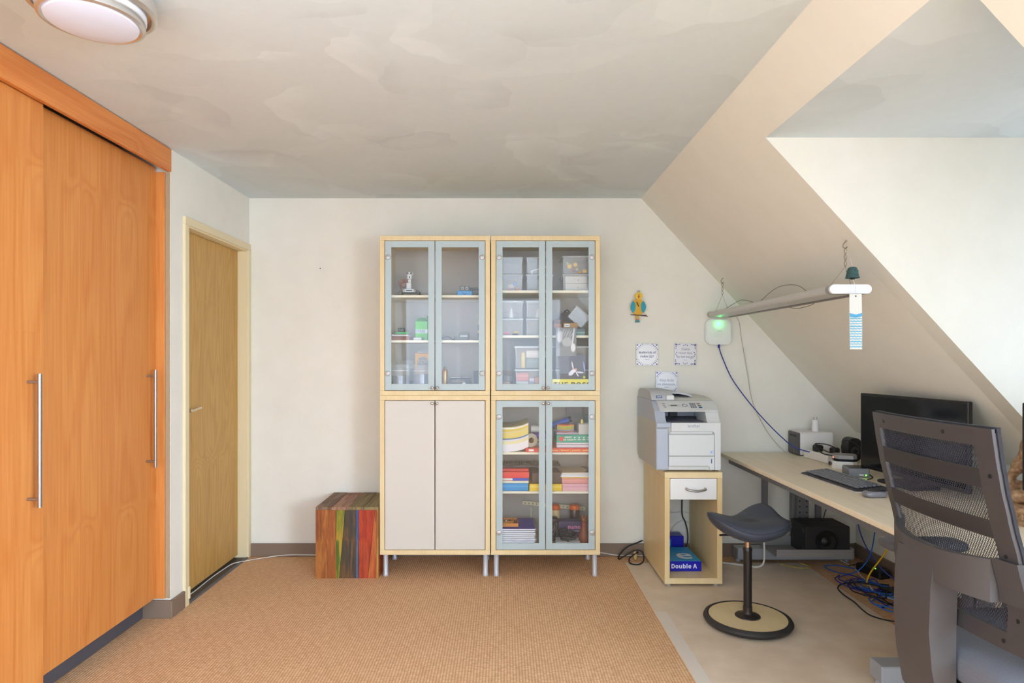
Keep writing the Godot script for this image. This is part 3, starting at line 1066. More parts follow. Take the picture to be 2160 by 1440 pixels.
	for k in [["stop_button", 0.084, 0.019, c8(190, 110, 104)], ["start_button", 0.086, -0.002, c8(96, 130, 100)], ["color_button", 0.088, -0.02, c8(70, 96, 150)]]:
		g = gw(t)
		g.xf = g.xf * Transform3D(pb, po)
		g.box(Vector3(k[1], k[2], 0.001), Vector3(0.02, 0.009, 0.0025), 0.0006)
		part(t, k[0], g, mk(k[3], 0.4))
	# lid and sheet feeder
	g = gw(t)
	g.prism(PackedVector2Array([Vector2(zb + 0.02, 1.075), Vector2(zf - 0.14, 1.075), Vector2(zf - 0.15, 1.083), Vector2(zf - 0.3, 1.092), Vector2(zb + 0.02, 1.092)]), x0 + 0.10, x1 - 0.008, SIDE)
	part(t, "scanner_lid", g, mk(c8(206, 204, 196), 0.5))
	g = gw(t)
	g.prism(PackedVector2Array([Vector2(zb + 0.01, 1.0745), Vector2(zf - 0.135, 1.0745), Vector2(zf - 0.15, 1.098), Vector2(zf - 0.185, 1.122), Vector2(zf - 0.24, 1.131), Vector2(zb + 0.07, 1.131), Vector2(zb + 0.02, 1.115)]), x0 + 0.002, x0 + 0.135, SIDE)
	part(t, "sheet_feeder", g, mk(c8(190, 194, 198), 0.5))
	g = gw(t)
	g.span(Vector3(x0 + 0.09, 1.0745, zf - 0.148), Vector3(x0 + 0.137, 1.105, zf - 0.12), 0.005)
	part(t, "feeder_corner", g, pale)
	g = gw(t)
	slab(g, 10, 2, func(u, w): return Vector3(lerpf(x0 + 0.13, x0 + 0.262, u), 1.124 - 0.022 * u * u, lerpf(zf - 0.19, zb + 0.06, w)), Vector3(0, -0.012, 0))
	part(t, "feeder_tray", g, mk(c8(176, 180, 184), 0.5))
	g = gw(t)
	g.box(Vector3(x0 + 0.05, 1.094, zf - 0.142), Vector3(0.034, 0.014, 0.006), 0.001, Basis(Vector3.RIGHT, -0.5))
	part(t, "badge", g, mk(c8(70, 100, 150), 0.4))
	words(t, "lettering", "DCP", 0.013, Transform3D(Basis(Vector3.RIGHT, -0.5), Vector3(x0 + 0.05 - 1.078, 1.094 - 0.666, zf - 0.142 + 4.0 + 0.0032)), mk(c8(240, 244, 250), 0.4), false, true)

func desk() -> void:
	var t := thing("desk", "long birch desk along the sloping wall with a grey steel frame", "desk", Vector3(1.87, 0, -2.75))
	var g := gw(t)
	g.span(Vector3(1.441, 0.676, -4.262), Vector3(2.30, 0.70, -1.15), 0.003)
	part(t, "desk_top", g, T.desk)
	g = gw(t)
	g.span(Vector3(1.475, 0.638, -4.2), Vector3(1.505, 0.676, -1.25), 0.002)
	g.span(Vector3(2.22, 0.638, -4.2), Vector3(2.25, 0.676, -1.25), 0.002)
	part(t, "rail", g, T.grey_metal)
	for z in [-4.185, -2.605, -1.27]:
		g = gw(t)
		g.span(Vector3(1.512, 0.022, z - 0.045), Vector3(2.27, 0.095, z + 0.045), 0.004)
		for x in [1.53, 2.24]:
			g.cyl(Vector3(x, 0.0025 if x < 1.9 else 0.0, z), Vector3(x, 0.024, z), 0.02, 0.016)
		part(t, "foot", g, mk(c8(164, 166, 170), 0.45, 0.2), "grey box-section foot")
		g = gw(t)
		g.span(Vector3(1.91, 0.095, z - 0.02), Vector3(1.985, 0.676, z + 0.02), 0.002)
		g.span(Vector3(1.875, 0.095, z - 0.02), Vector3(1.89, 0.676, z + 0.03), 0.002)
		var up := part(t, "upright", g, T.grey_metal)
		if z < -4.0:
			g = gw(t)
			for i in 14:
				for x in [1.925, 1.97]:
					g.cyl(Vector3(x, 0.62 - i * 0.037, z + 0.018), Vector3(x, 0.62 - i * 0.037, z + 0.0208), 0.0048, -1.0, 10)
			part(up, "punched_holes", g, mk(c8(22, 22, 26), 0.8))
		for x in [1.69, 2.04]:
			g = gw(t)
			g.span(Vector3(x, 0.095, z - 0.02), Vector3(x + 0.032, 0.676, z + 0.012), 0.002)
			part(t, "post", g, T.grey_metal)
		g = gw(t)
		g.span(Vector3(1.50, 0.64, z - 0.02), Vector3(2.24, 0.676, z + 0.02), 0.002)
		part(t, "cross_bar", g, T.grey_metal)
	g = gw(t)
	g.span(Vector3(1.66, 0.116, -4.14), Vector3(2.125, 0.12, -3.895))
	g.span(Vector3(1.66, 0.12, -3.898), Vector3(2.125, 0.163, -3.894))
	g.span(Vector3(1.66, 0.12, -4.14), Vector3(2.125, 0.18, -4.136))
	part(t, "steel_tray", g, mk(c8(150, 148, 146), 0.5, 0.3), "grey sheet steel tray fixed to the frame")
	# subwoofer in the tray
	t = thing("subwoofer", "black box loudspeaker lying in the steel tray under the desk", "speaker", Vector3(1.98, 0.1205, -4.015))
	g = gl()
	g.box(Vector3(0, 0.09, 0), Vector3(0.27, 0.178, 0.21), 0.004)
	part(t, "case", g, mk(c8(30, 30, 33), 0.6))
	g = gl()
	ring(g, 0.055, 0.068, 0.0, 0.006, Transform3D(Basis(), Vector3(-0.01, 0.088, 0.105)))
	part(t, "trim_ring", g, mk(c8(20, 20, 22), 0.3))
	g = gl()
	g.lathe([Vector2(0.056, 0.002), Vector2(0.03, -0.002), Vector2(0.022, 0.004), Vector2(0.0, 0.010)], 28, Transform3D(Basis(Vector3.RIGHT, PI / 2), Vector3(-0.01, 0.088, 0.107)))
	part(t, "cone", g, mk(c8(14, 14, 16), 0.45))
	for y in [0.035, 0.145]:
		g = gl()
		g.cyl(Vector3(-0.1355, y, 0.07), Vector3(-0.134, y, 0.07), 0.016)
		part(t, "side_port", g, mk(c8(58, 58, 62), 0.5))

func stool() -> void:
	var t := thing("saddle_stool", "black saddle-shaped sit-stand stool on a round birch foot with rubber rim", "stool", Vector3(1.217, 0.0025, -3.196))
	var g := gl()
	g.lathe([Vector2(0.0, 0.004), Vector2(0.15, 0.004), Vector2(0.185, 0.003), Vector2(0.205, 0.012), Vector2(0.213, 0.026), Vector2(0.207, 0.038), Vector2(0.194, 0.044), Vector2(0.186, 0.038), Vector2(0.0, 0.038)], 64)
	part(t, "rubber_rim", g, mk(c8(44, 42, 42), 0.55))
	g = gl()
	g.lathe([Vector2(0.186, 0.034), Vector2(0.186, 0.041), Vector2(0.0, 0.041)], 64)
	part(t, "foot_plate", g, T.birch)
	g = gl()
	g.lathe([Vector2(0.062, 0.04), Vector2(0.06, 0.045), Vector2(0.034, 0.05), Vector2(0.025, 0.056), Vector2(0.0225, 0.066), Vector2(0.0225, 0.09), Vector2(0.0, 0.09)], 32)
	part(t, "collar", g, mk(c8(58, 50, 46), 0.4, 0.4))
	g = gl()
	g.cyl(Vector3(0, 0.085, 0), Vector3(0, 0.375, 0), 0.0205, 0.0205, 28)
	g.cyl(Vector3(0, 0.370, 0), Vector3(0, 0.384, 0), 0.0225, 0.02, 28)
	part(t, "column", g, mk(c8(30, 26, 26), 0.3))
	g = gl()
	g.cyl(Vector3(0, 0.37, 0), Vector3(0, 0.445, 0), 0.0145, 0.0145, 24)
	part(t, "piston", g, mk(c8(196, 168, 146), 0.2, 1.0))
	g = gl()
	g.tube([Vector3(-0.03, 0.436, 0.0), Vector3(-0.10, 0.45, 0.02), Vector3(-0.15, 0.452, 0.03)], 0.005)
	g.cyl(Vector3(0, 0.43, 0), Vector3(0, 0.46, 0), 0.035, 0.06, 20)
	part(t, "lever", g, T.black)
	g = gl()
	var prof := func(u, w):
		var s: float = clampf(u, 0.0, 1.0) * PI
		var a: float = w * TAU
		var up := 0.0
		var far := 0.0
		for l in [[0.82, 0.086, 0.055], [3.2, 0.074, 0.060], [5.85, 0.040, 0.062]]:
			var d: float = wrapf(a - l[0], -PI, PI)
			var k: float = exp(-d * d / (0.62 if l[0] > 3.0 and l[0] < 4.0 else 0.4))
			up += k * l[1]
			far += k * l[2]
		var rad: float = pow(maxf(sin(s), 0.0), 0.52)
		var rr: float = (0.14 + far) * rad
		var mid: float = 0.472 + rad * rad * up
		return Vector3(rr * cos(a), mid + 0.046 * cos(s), -rr * sin(a))
	g.sheet(26, 60, prof, false)
	part(t, "saddle_seat", g, T.fabric_blue)
	g = gl()
	var pts := []
	for i in 41:
		var a := TAU * i / 40.0
		var q: Vector3 = prof.call(0.44, a / TAU)
		pts.append(q + Vector3(cos(a), 0, -sin(a)) * 0.0006 + Vector3(0, 0.0015, 0))
	g.tube(pts, 0.0022, 5, 2)
	part(t, "seam", g, mk(c8(52, 54, 66), 0.7))

# local to the room: the back of the chair as a surface over height and width
func back_x(y: float, z: float) -> float:
	var ys := [0.60, 0.70, 0.76, 0.85, 0.94, 1.03, 1.10, 1.165]
	var xs := [1.230, 1.240, 1.238, 1.217, 1.194, 1.174, 1.162, 1.153]
	var x: float = xs[-1]
	if y <= ys[0]:
		x = xs[0]
	else:
		for i in ys.size() - 1:
			if y >= ys[i] and y <= ys[i + 1]:
				var k: float = (y - ys[i]) / (ys[i + 1] - ys[i])
				x = lerpf(xs[i], xs[i + 1], k * k * (3 - 2 * k) * 0.3 + k * 0.7)
	var q := (z + 1.76) / 0.24
	return x - 0.022 * (1.0 - q * q)

func office_chair() -> void:
	var t := thing("office_chair", "dark grey swivel office chair with mesh back pushed up to the desk", "office chair", Vector3(1.45, 0.0, -1.76))
	var zc := -1.76
	var plastic := mk(c8(74, 69, 69), 0.5)
	var plastic_dark := mk(c8(60, 57, 59), 0.45)
	var strap := mk(c8(46, 44, 46), 0.6)
	var frame_m := mk(c8(64, 60, 61), 0.45)
	# frame of the back: two stiles, top rail, bottom rail
	var piece := func(y0, y1, za, zb_, th, nu, nv):
		var q := gw(t)
		slab(q, nu, nv, func(u, w): return Vector3(back_x(lerpf(y0, y1, u), lerpf(za, zb_, w)), lerpf(y0, y1, u), lerpf(za, zb_, w)), Vector3(th, 0, 0))
		return q
	part(t, "back_frame", piece.call(0.62, 1.165, zc - 0.245, zc - 0.205, 0.012, 24, 2), frame_m)
	part(t, "back_frame", piece.call(0.62, 1.165, zc + 0.195, zc + 0.245, 0.012, 24, 2), frame_m)
	part(t, "back_frame", piece.call(1.120, 1.165, zc - 0.205, zc + 0.195, 0.012, 3, 16), frame_m)
	part(t, "back_frame", piece.call(0.62, 0.662, zc - 0.205, zc + 0.195, 0.012, 3, 16), frame_m)
	part(t, "back_strap", piece.call(1.016, 1.064, zc - 0.205, zc + 0.195, 0.004, 3, 16), strap)
	part(t, "back_strap", piece.call(0.892, 0.937, zc - 0.205, zc + 0.195, 0.004, 3, 16), strap)
	# front edge wrapped in knitted cloth
	for z in [zc - 0.249, zc + 0.233]:
		var g0 := gw(t)
		slab(g0, 24, 2, func(u, w): return Vector3(back_x(lerpf(0.62, 1.168, u), z) + 0.012, lerpf(0.62, 1.168, u), z + 0.016 * w), Vector3(0.009, 0, 0))
		part(t, "back_edge_cloth", g0, T.knit)
	var ge := gw(t)
	slab(ge, 2, 16, func(u, w): return Vector3(back_x(1.165, lerpf(zc - 0.245, zc + 0.245, w)) + 0.008, 1.156 + 0.013 * u, lerpf(zc - 0.245, zc + 0.245, w)), Vector3(0.014, 0, 0))
	part(t, "back_edge_cloth", ge, T.knit)
	# net of crossing threads
	for zone in [[0.80, 1.125], [0.655, 0.76]]:
		var g := gw(t)
		var y0: float = zone[0]
		var y1: float = zone[1]
		var za := zc - 0.208
		var zb := zc + 0.198
		var pitch := 0.0072
		var lean := 0.62
		for dir in [-1.0, 1.0]:
			var reach := (y1 - y0) * lean
			var count := int((zb - za + reach) / pitch) + 1
			for i in count:
				var zs := za - (reach if dir > 0.0 else 0.0) + i * pitch
				var prev := Vector3.INF
				for k in 15:
					var y := lerpf(y0, y1, k / 14.0)
					var z: float = zs + (y - y0) * lean * dir
					if z < za or z > zb:
						prev = Vector3.INF
						continue
					var p := Vector3(back_x(y, z) + 0.008 + 0.0008 * dir, y, z)
					if prev != Vector3.INF:
						var h := Vector3(0, 0, 0.00125)
						g.quad(prev - h, prev + h, p + h, p - h, Vector3.LEFT)
					prev = p
		var net := part(t, "back_net", g, mk(c8(58, 62, 76), 0.6), "open mesh cloth")
		net.set_meta("kind", "stuff")
	# moulded shell across the lumbar and the spine that carries the back
	var gs := gw(t)
	slab(gs, 6, 26, func(u, w):
		var z: float = lerpf(-0.243, 0.19, w)
		var q: float = z / 0.24
		var y: float = lerpf(0.742 - 0.01 * q, 0.838 + 0.02 * (q * q - 0.5), u)
		return Vector3(1.208 - 0.066 * maxf(1.0 - pow(absf(q) / 0.88, 2.5), -0.2), y, zc + z), Vector3(0.024, 0, 0))
	part(t, "lumbar_shell", gs, plastic)
	gs = gw(t)
	slab(gs, 8, 10, func(u, w):
		var z: float = lerpf(lerpf(-0.243, -0.12, u * u), 0.05, w)
		var q: float = z / 0.24
		return Vector3(1.208 - 0.066 * maxf(1.0 - pow(absf(q) / 0.88, 2.5), -0.2) - 0.004 * u, lerpf(0.75, 0.57, u), zc + z), Vector3(0.022, 0, 0))
	part(t, "shell_hull", gs, plastic)
	gs = gw(t)
	slab(gs, 4, 5, func(u, w): return Vector3(back_x(lerpf(0.738, 0.845, u), zc + lerpf(0.193, 0.249, w)) - lerpf(0.018, 0.008, w), lerpf(0.738, 0.845, u), zc + lerpf(0.193, 0.249, w)), Vector3(0.016, 0, 0))
	part(t, "shell_end", gs, plastic_dark)
	gs = gw(t)
	gs.prism(PackedVector2Array([Vector2(1.146, 0.80), Vector2(1.136, 0.72), Vector2(1.132, 0.60), Vector2(1.140, 0.50), Vector2(1.158, 0.40), Vector2(1.20, 0.34), Vector2(1.40, 0.33), Vector2(1.40, 0.39), Vector2(1.25, 0.41), Vector2(1.205, 0.47), Vector2(1.205, 0.60), Vector2(1.21, 0.75), Vector2(1.19, 0.80)]), zc - 0.10, zc + 0.055)
	part(t, "spine", gs, plastic)
	for s in [[1.143, 0.10], [1.143, -0.17], [1.05, 0.222], [0.795 + 0.06, 0.215], [0.70, 0.22], [0.64, 0.19]]:
		var gb := gw(t)
		var bx := back_x(s[0], zc + s[1])
		gb.cyl(Vector3(bx - 0.0012, s[0], zc + s[1]), Vector3(bx + 0.003, s[0], zc + s[1]), 0.0055, -1.0, 12)
		part(t, "bolt", gb, T.black)
	# seat
	var g := gw(t)
	pillow(g, Vector3(1.485, 0.505, zc), Vector3(0.275, 0.056, 0.275), 0.45, 0.3, 16, 40)
	part(t, "seat_cushion", g, T.seat_cloth)
	g = gw(t)
	g.span(Vector3(1.29, 0.405, zc - 0.20), Vector3(1.70, 0.445, zc + 0.20), 0.012)
	part(t, "seat_pan", g, plastic_dark)
	for s in [-1.0, 1.0]:
		g = gw(t)
		pillow(g, Vector3(1.36, 0.728, zc + s * 0.318), Vector3(0.13, 0.017, 0.045), 0.4, 0.35)
		var arm := part(t, "armrest", g, mk(c8(78, 76, 80), 0.6))
		g = gw(t)
		g.span(Vector3(1.36, 0.43, zc + s * 0.318 - 0.012), Vector3(1.42, 0.72, zc + s * 0.318 + 0.012), 0.006)
		g.span(Vector3(1.36, 0.415, zc + s * 0.19 - 0.02), Vector3(1.42, 0.44, zc + s * 0.318 + s * 0.01), 0.004)
		part(arm, "arm_post", g, plastic_dark)
	g = gw(t)
	g.cyl(Vector3(1.45, 0.11, zc), Vector3(1.45, 0.41, zc), 0.027, 0.022)
	part(t, "gas_column", g, T.black)
	for i in 5:
		var a := TAU * (i + 0.36) / 5
		var d := Vector3(cos(a), 0, sin(a))
		g = gw(t)
		g.tube([Vector3(1.45, 0.12, zc), Vector3(1.45, 0.11, zc) + d * 0.15, Vector3(1.45, 0.08, zc) + d * 0.30], 0.02, 8)
		var leg := part(t, "base_leg", g, plastic_dark)
		g = gw(t)
		var e := Vector3(1.45, 0.0306, zc) + d * 0.30
		var side := Vector3(-d.z, 0, d.x)
		g.cyl(e - side * 0.022, e - side * 0.004, 0.028)
		g.cyl(e + side * 0.004, e + side * 0.022, 0.028)
		g.cyl(e - side * 0.004, e + side * 0.004, 0.012)
		part(leg, "caster", g, T.black)

func wall_things() -> void:
	# mechanical bird
	var t := thing("wall_bird", "yellow wooden toy bird with blue wings on a twig, hung on the wall", "wall figure", Vector3(0.894, 1.60, ZB))
	var yellow := mk(c8(240, 196, 60), 0.55)
	var amber := mk(c8(226, 172, 46), 0.55)
	var brown := mk(c8(92, 60, 44), 0.7)
	var g := gl()
	g.cyl(Vector3(0, 0.075, 0.0), Vector3(0, 0.075, 0.03), 0.006)
	part(t, "wall_pin", g, brown)
	g = gl()
	g.prism(disc(0.050, 32, 0.0, 0.068, 0.052), 0.026, 0.036)
	var body := part(t, "body", g, amber)
	for s in [-1, 1]:
		g = gl()
		var p := PackedVector2Array()
		for i in 25:
			var a := -0.85 + 1.7 * i / 24
			p.append(Vector2(s * 0.051 * cos(a), 0.068 + 0.053 * sin(a)))
		for i in 9:
			var a := 0.8 - 1.6 * i / 8
			p.append(Vector2(s * (0.018 + 0.010 * (1 - cos(a))), 0.068 + 0.036 * sin(a)))
		g.prism(p, 0.0362, 0.039)
		part(t, "wing", g, mk(c8(30, 160, 180), 0.5), "turquoise wing")
	g = gl()
	g.prism(disc(0.0255, 28, 0.002, 0.140, 0.0255), 0.036, 0.044)
	var head := part(t, "head", g, yellow)
	g = gl()
	g.prism(PackedVector2Array([Vector2(0.002, 0.148), Vector2(0.008, 0.136), Vector2(0.002, 0.124), Vector2(-0.004, 0.136)]), 0.044, 0.050)
	part(head, "beak", g, mk(c8(190, 90, 40), 0.5))
	g = gl()
	for x in [-0.001, 0.007]:
		g.cyl(Vector3(x - 0.001, 0.151, 0.044), Vector3(x - 0.001, 0.151, 0.0452), 0.002, -1.0, 8)
	part(head, "eye", g, T.black)
	g = gl()
	for i in 3:
		g.cyl(Vector3(0.002 + (i - 1) * 0.003, 0.164, 0.04), Vector3(0.002 + (i - 1) * 0.009, 0.178, 0.04), 0.0012, -1.0, 6)
	part(head, "crest", g, brown)
	g = gl()
	g.box(Vector3(-0.004, 0.086, 0.039), Vector3(0.005, 0.034, 0.005), 0.001, Basis(Vector3.BACK, 0.45))
	part(body, "body_slot", g, mk(c8(60, 70, 40), 0.7))
	g = gl()
	g.tube([Vector3(-0.052, 0.016, 0.04), Vector3(0.0, 0.013, 0.042), Vector3(0.056, 0.012, 0.04)], 0.0025)
	g.tube([Vector3(0.0, 0.013, 0.042), Vector3(0.035, 0.008, 0.046), Vector3(0.062, 0.004, 0.05)], 0.0022)
	part(t, "perch", g, brown, "forked dark twig")
	g = gl()
	g.prism(PackedVector2Array([Vector2(-0.018, 0.02), Vector2(0.008, 0.02), Vector2(0.006, -0.014), Vector2(-0.014, -0.014)]), 0.022, 0.028)
	var tail := part(t, "tail", g, mk(c8(216, 180, 96), 0.6))
	g = gl()
	g.span(Vector3(-0.015, -0.018, 0.022), Vector3(0.007, -0.010, 0.0285))
	part(tail, "tail_band", g, mk(c8(222, 140, 84), 0.6))
	g = gl()
	g.prism(PackedVector2Array([Vector2(-0.014, -0.018), Vector2(0.007, -0.018), Vector2(0.012, -0.034), Vector2(-0.020, -0.034)]), 0.022, 0.028)
	part(tail, "tail_tip", g, mk(c8(70, 140, 160), 0.6))
	# three delft tiles
	tile(Vector3(0.958, 1.351, ZB), 0.0, "delft-blue tile with bold lettering Roderick of roder jij, in round border", ["Roderick of", "roder jij?"], [0.0195, 0.0195], 0)
	tile(Vector3(1.214, 1.353, ZB), -0.02, "delft-blue tile with thin lettering about beige and floral edge, right of three", ["Zoiets", "maar dan", "in het beige"], [0.02, 0.02, 0.02], 1)
	tile(Vector3(1.089, 1.165, ZB), -0.012, "delft-blue tile lettered Klep dicht, lowest of three, just above the printer", ["Klep dicht", "en slemmen."], [0.02, 0.02], 2)
	# wireless access point
	t = thing("access_point", "white rounded-square wireless access point with a green light on the wall", "access point", Vector3(1.431, 1.5025, ZB))
	g = gl()
	g.prism(rrect(0.15, 0.15, 0.04), 0.0, 0.012)
	part(t, "wall_mount", g, mk(c8(214, 214, 210), 0.5))
	g = gl()
	g.prism(rrect(0.172, 0.172, 0.04, 8), 0.012, 0.03)
	g.prism(rrect(0.160, 0.160, 0.036, 8), 0.03, 0.036)
	var shell := part(t, "cover", g, mk(c8(240, 240, 236), 0.35))
	g = gl()
	g.prism(rrect(0.060, 0.034, 0.003, 3, 0.0, -0.018), 0.036, 0.0365)
	part(shell, "name_plate", g, mk(c8(236, 236, 232), 0.3))
	words(t, "lettering", "tp-link", 0.011, at(0.006, 0.006, 0.0366), mk(c8(150, 152, 154), 0.4))
	g = gl()
	g.prism(disc(0.0075, 20, 0.0, 0.049, 0.0048), 0.036, 0.0375)
	part(t, "indicator_light", g, glow(c8(110, 255, 160), 1.6), "glowing green indicator")
	var om := OmniLight3D.new()
	om.name = "indicator_glow"
	add_child(om)
	om.position = Vector3(1.431, 1.556, ZB + 0.055)
	om.light_color = c8(60, 255, 130)
	om.light_energy = 0.0012
	om.light_size = 0.01
	om.omni_range = 6.0
	om.omni_attenuation = 2.0
	om.shadow_enabled = true
	t = thing("network_cable", "dark blue network cable hanging from the access point to the desk", "cable", Vector3(1.432, 0.70, -4.2))
	g = gw(t)
	g.tube([Vector3(1.435, 1.425, -4.272), Vector3(1.438, 1.39, -4.27), Vector3(1.466, 1.31, -4.27), Vector3(1.534, 1.168, -4.265), Vector3(1.671, 0.964, -4.2), Vector3(1.80, 0.795, -4.07), Vector3(1.87, 0.752, -4.02), Vector3(1.93, 0.742, -3.93)], 0.0035)
	part(t, "cord", g, T.blue_cable)
	g = gw(t)
	g.box(Vector3(1.435, 1.408, -4.272), Vector3(0.013, 0.024, 0.011), 0.002)
	part(t, "plug", g, T.blue_cable)
	g = gl()
	g.lathe([Vector2(0, 0.002), Vector2(0.004, 0.0015), Vector2(0.004, 0.0), Vector2(0.0015, 0), Vector2(0.0015, -0.004)], 10, Transform3D(Basis(Vector3.RIGHT, PI / 2), Vector3(0, 0, 0.004)))
	t = thing("wall_nail", "tiny dark nail head in the bare back wall left of the cabinets", "nail", Vector3(-1.232, 1.929, ZB))
	part(t, "nail_head", g, mk(c8(90, 80, 70), 0.5, 0.5))

func tile(where: Vector3, roll: float, label: String, lines: Array, sizes: Array, style: int) -> void:
	var t := thing("wall_tile", label, "tile", where, 0.0, "delft tiles above the printer")
	t.rotation.z = roll
	var ink := mk(c8(84, 84, 150), 0.4)
	var deep := mk(c8(52, 52, 120), 0.4)
	var faint := mk(c8(190, 194, 222), 0.4)
	var g := gl()
	g.box(Vector3(0, 0, 0.004), Vector3(0.07, 0.07, 0.008))
	part(t, "fixing_pad", g, mk(c8(180, 170, 150), 0.8))
	g = gl()
	g.box(Vector3(0, 0, 0.012), Vector3(0.146, 0.146, 0.008), 0.0015)
	part(t, "ceramic", g, mk(c8(238, 238, 242), 0.2))
	g = gl()
	if style != 1:
		ring(g, 0.0662, 0.0672, 0.0160, 0.0164)
	for sx in [-1.0, 1.0]:
		for sy in [-1.0, 1.0]:
			for k in 5:
				var a := PI / 4 + (k - 2) * (0.17 if style == 0 else 0.12)
				var rr := 0.076 if style != 1 else 0.086 - 0.005 * absf(k - 2)
				var d := Vector2(sx * cos(a), sy * sin(a)) * rr
				g.prism(disc(0.0042, 8, d.x, d.y, 0.0034), 0.0160, 0.0164)
			g.prism(disc(0.0065 if style else 0.005, 8, sx * 0.064, sy * 0.064), 0.0160, 0.0165)
	if style == 1:
		for k in 4:
			var a := PI / 2 * k
			for j in 3:
				var q := Vector2(0.064 - 0.005 * absf(j - 1), (j - 1) * 0.012).rotated(a)
				g.prism(disc(0.0036, 8, q.x, q.y, 0.0036), 0.0160, 0.0164)
	part(t, "border_print", g, ink if style != 2 else mk(c8(128, 132, 190), 0.4))
	var y := 0.014 if lines.size() == 2 else 0.034
	for i in lines.size():
		words(t, "lettering", lines[i], sizes[i], at(0, y - i * 0.026, 0.0162), deep if style == 0 else mk(c8(110, 112, 150), 0.4), true, style == 0)
	words(t, "lettering", "Jiskefet", 0.008, at(0, y - lines.size() * 0.026 + 0.006, 0.0162), faint if style == 1 else ink, true)

func hanging_things() -> void:
	# long lamp
	var t := thing("linear_lamp", "long flat grey linear lamp with white end cap hung under the slope", "lamp", Vector3(1.4215, 1.614, -3.42))
	var g := gw(t)
	g.prism(rrect(0.168, 0.034, 0.0169, 8, 1.4215, 1.614), -4.19, -2.66)
	var grey := mk(c8(198, 198, 193), 0.4, 0.15)
	part(t, "housing", g, grey)
	for z in [[-4.205, -4.188], [-2.662, -2.634]]:
		g = gw(t)
		g.prism(rrect(0.173, 0.0385, 0.019, 8, 1.4215, 1.614), z[0], z[1])
		part(t, "end_collar", g, mk(c8(160, 156, 152), 0.4, 0.3))
	g = gw(t)
	g.prism(rrect(0.172, 0.0375, 0.0187, 8, 1.4215, 1.614), -2.634, -2.622)
	part(t, "end_cap", g, mk(c8(246, 246, 248), 0.35), "white oval end cap")
	g = gw(t)
	g.span(Vector3(1.455, 1.5945, -4.15), Vector3(1.496, 1.5985, -2.70))
	part(t, "light_strip", g, mk(c8(110, 104, 106), 0.4))
	for h in [[1.42, -4.16], [1.44, -2.70]]:
		var top := roof_line(h[0])
		g = gw(t)
		g.tube([Vector3(h[0] + 0.006, top - 0.008, h[1]), Vector3(h[0], top - 0.012, h[1]), Vector3(h[0] - 0.01, top - 0.03, h[1]), Vector3(h[0], top - 0.042, h[1]), Vector3(h[0] + 0.008, top - 0.034, h[1])], 0.0022)
		for k in 3:
			var y: float = top - 0.052 - k * 0.026
			g.tube([Vector3(h[0], y + 0.014, h[1]), Vector3(h[0] + 0.005, y, h[1]), Vector3(h[0], y - 0.014, h[1]), Vector3(h[0] - 0.005, y, h[1]), Vector3(h[0], y + 0.014, h[1])], 0.0017, 6, 4)
		var end := top - 0.052 - 2 * 0.026 - 0.014
		g.tube([Vector3(h[0], end, h[1]), Vector3(1.385, 1.630, h[1] - 0.03)], 0.001, 5, 2)
		g.tube([Vector3(h[0], end, h[1]), Vector3(1.455, 1.630, h[1] + 0.02)], 0.001, 5, 2)
		part(t, "chain_hook", g, mk(c8(150, 138, 120), 0.35, 0.9), "brass hook and link chain")
	g = gw(t)
	g.tube([Vector3(1.40, 1.630, -4.12), Vector3(1.43, 1.664, -4.0), Vector3(1.475, 1.688, -3.97), Vector3(1.53, 1.668, -3.92), Vector3(1.50, 1.634, -3.8), Vector3(1.44, 1.646, -3.6), Vector3(1.475, 1.71, -3.45), Vector3(1.508, 1.705, -3.3), Vector3(1.52, 1.655, -3.2), Vector3(1.515, 1.60, -3.12), Vector3(1.50, 1.583, -3.25), Vector3(1.51, 1.60, -3.4)], 0.0016, 6)
	part(t, "coiled_wire", g, mk(c8(120, 110, 100), 0.5))
	t = thing("lamp_cord", "thin white cord running from the hanging lamp down the wall to desk", "cable", Vector3(1.7, 0.70, -4.2))
	g = gw(t)
	g.tube([Vector3(1.44, 1.596, -3.98), Vector3(1.49, 1.55, -4.05), Vector3(1.55, 1.46, -4.18), Vector3(1.605, 1.35, -4.275), Vector3(1.632, 1.22, -4.285), Vector3(1.667, 1.03, -4.285), Vector3(1.76, 0.84, -4.285), Vector3(1.86, 0.712, -4.255), Vector3(1.90, 0.7035, -4.255)], 0.0025)
	part(t, "cord", g, mk(c8(206, 196, 182), 0.6))
	# wind bell
	t = thing("wind_bell", "small green cast-iron wind bell with a blue wave paper strip", "wind chime", Vector3(1.413, 1.655, -2.595))
	g = gl()
	g.lathe([Vector2(0.0, 0.046), Vector2(0.009, 0.046), Vector2(0.0165, 0.041), Vector2(0.0205, 0.03), Vector2(0.022, 0.016), Vector2(0.0225, 0.014), Vector2(0.0235, 0.012), Vector2(0.0265, 0.002), Vector2(0.0272, 0.0), Vector2(0.0245, 0.0), Vector2(0.019, 0.014), Vector2(0.0, 0.038)], 30)
	var iron := mk(c8(62, 92, 92), 0.6, 0.3)
	part(t, "bell", g, iron)
	g = gl()
	for k in 12:
		var a := TAU * k / 12
		g.ball(Vector3(0.0208 * cos(a), 0.028, 0.0208 * sin(a)), Vector3.ONE * 0.0022, 6, 4)
	g.lathe([Vector2(0.0222, 0.0175), Vector2(0.0234, 0.0165), Vector2(0.0234, 0.0145), Vector2(0.0222, 0.0135)], 30)
	part(t, "relief_band", g, iron)
	g = gl()
	g.ball(Vector3(0, -0.001, 0), Vector3(0.011, 0.005, 0.011), 12, 8)
	part(t, "clapper", g, mk(c8(34, 44, 46), 0.5, 0.4))
	g = gl()
	var white := mk(c8(230, 228, 224), 0.6)
	g.tube([Vector3(0.0, 0.046, 0), Vector3(0.006, 0.09, -0.03), Vector3(0.02, 0.135, -0.098)], 0.001, 5, 4)
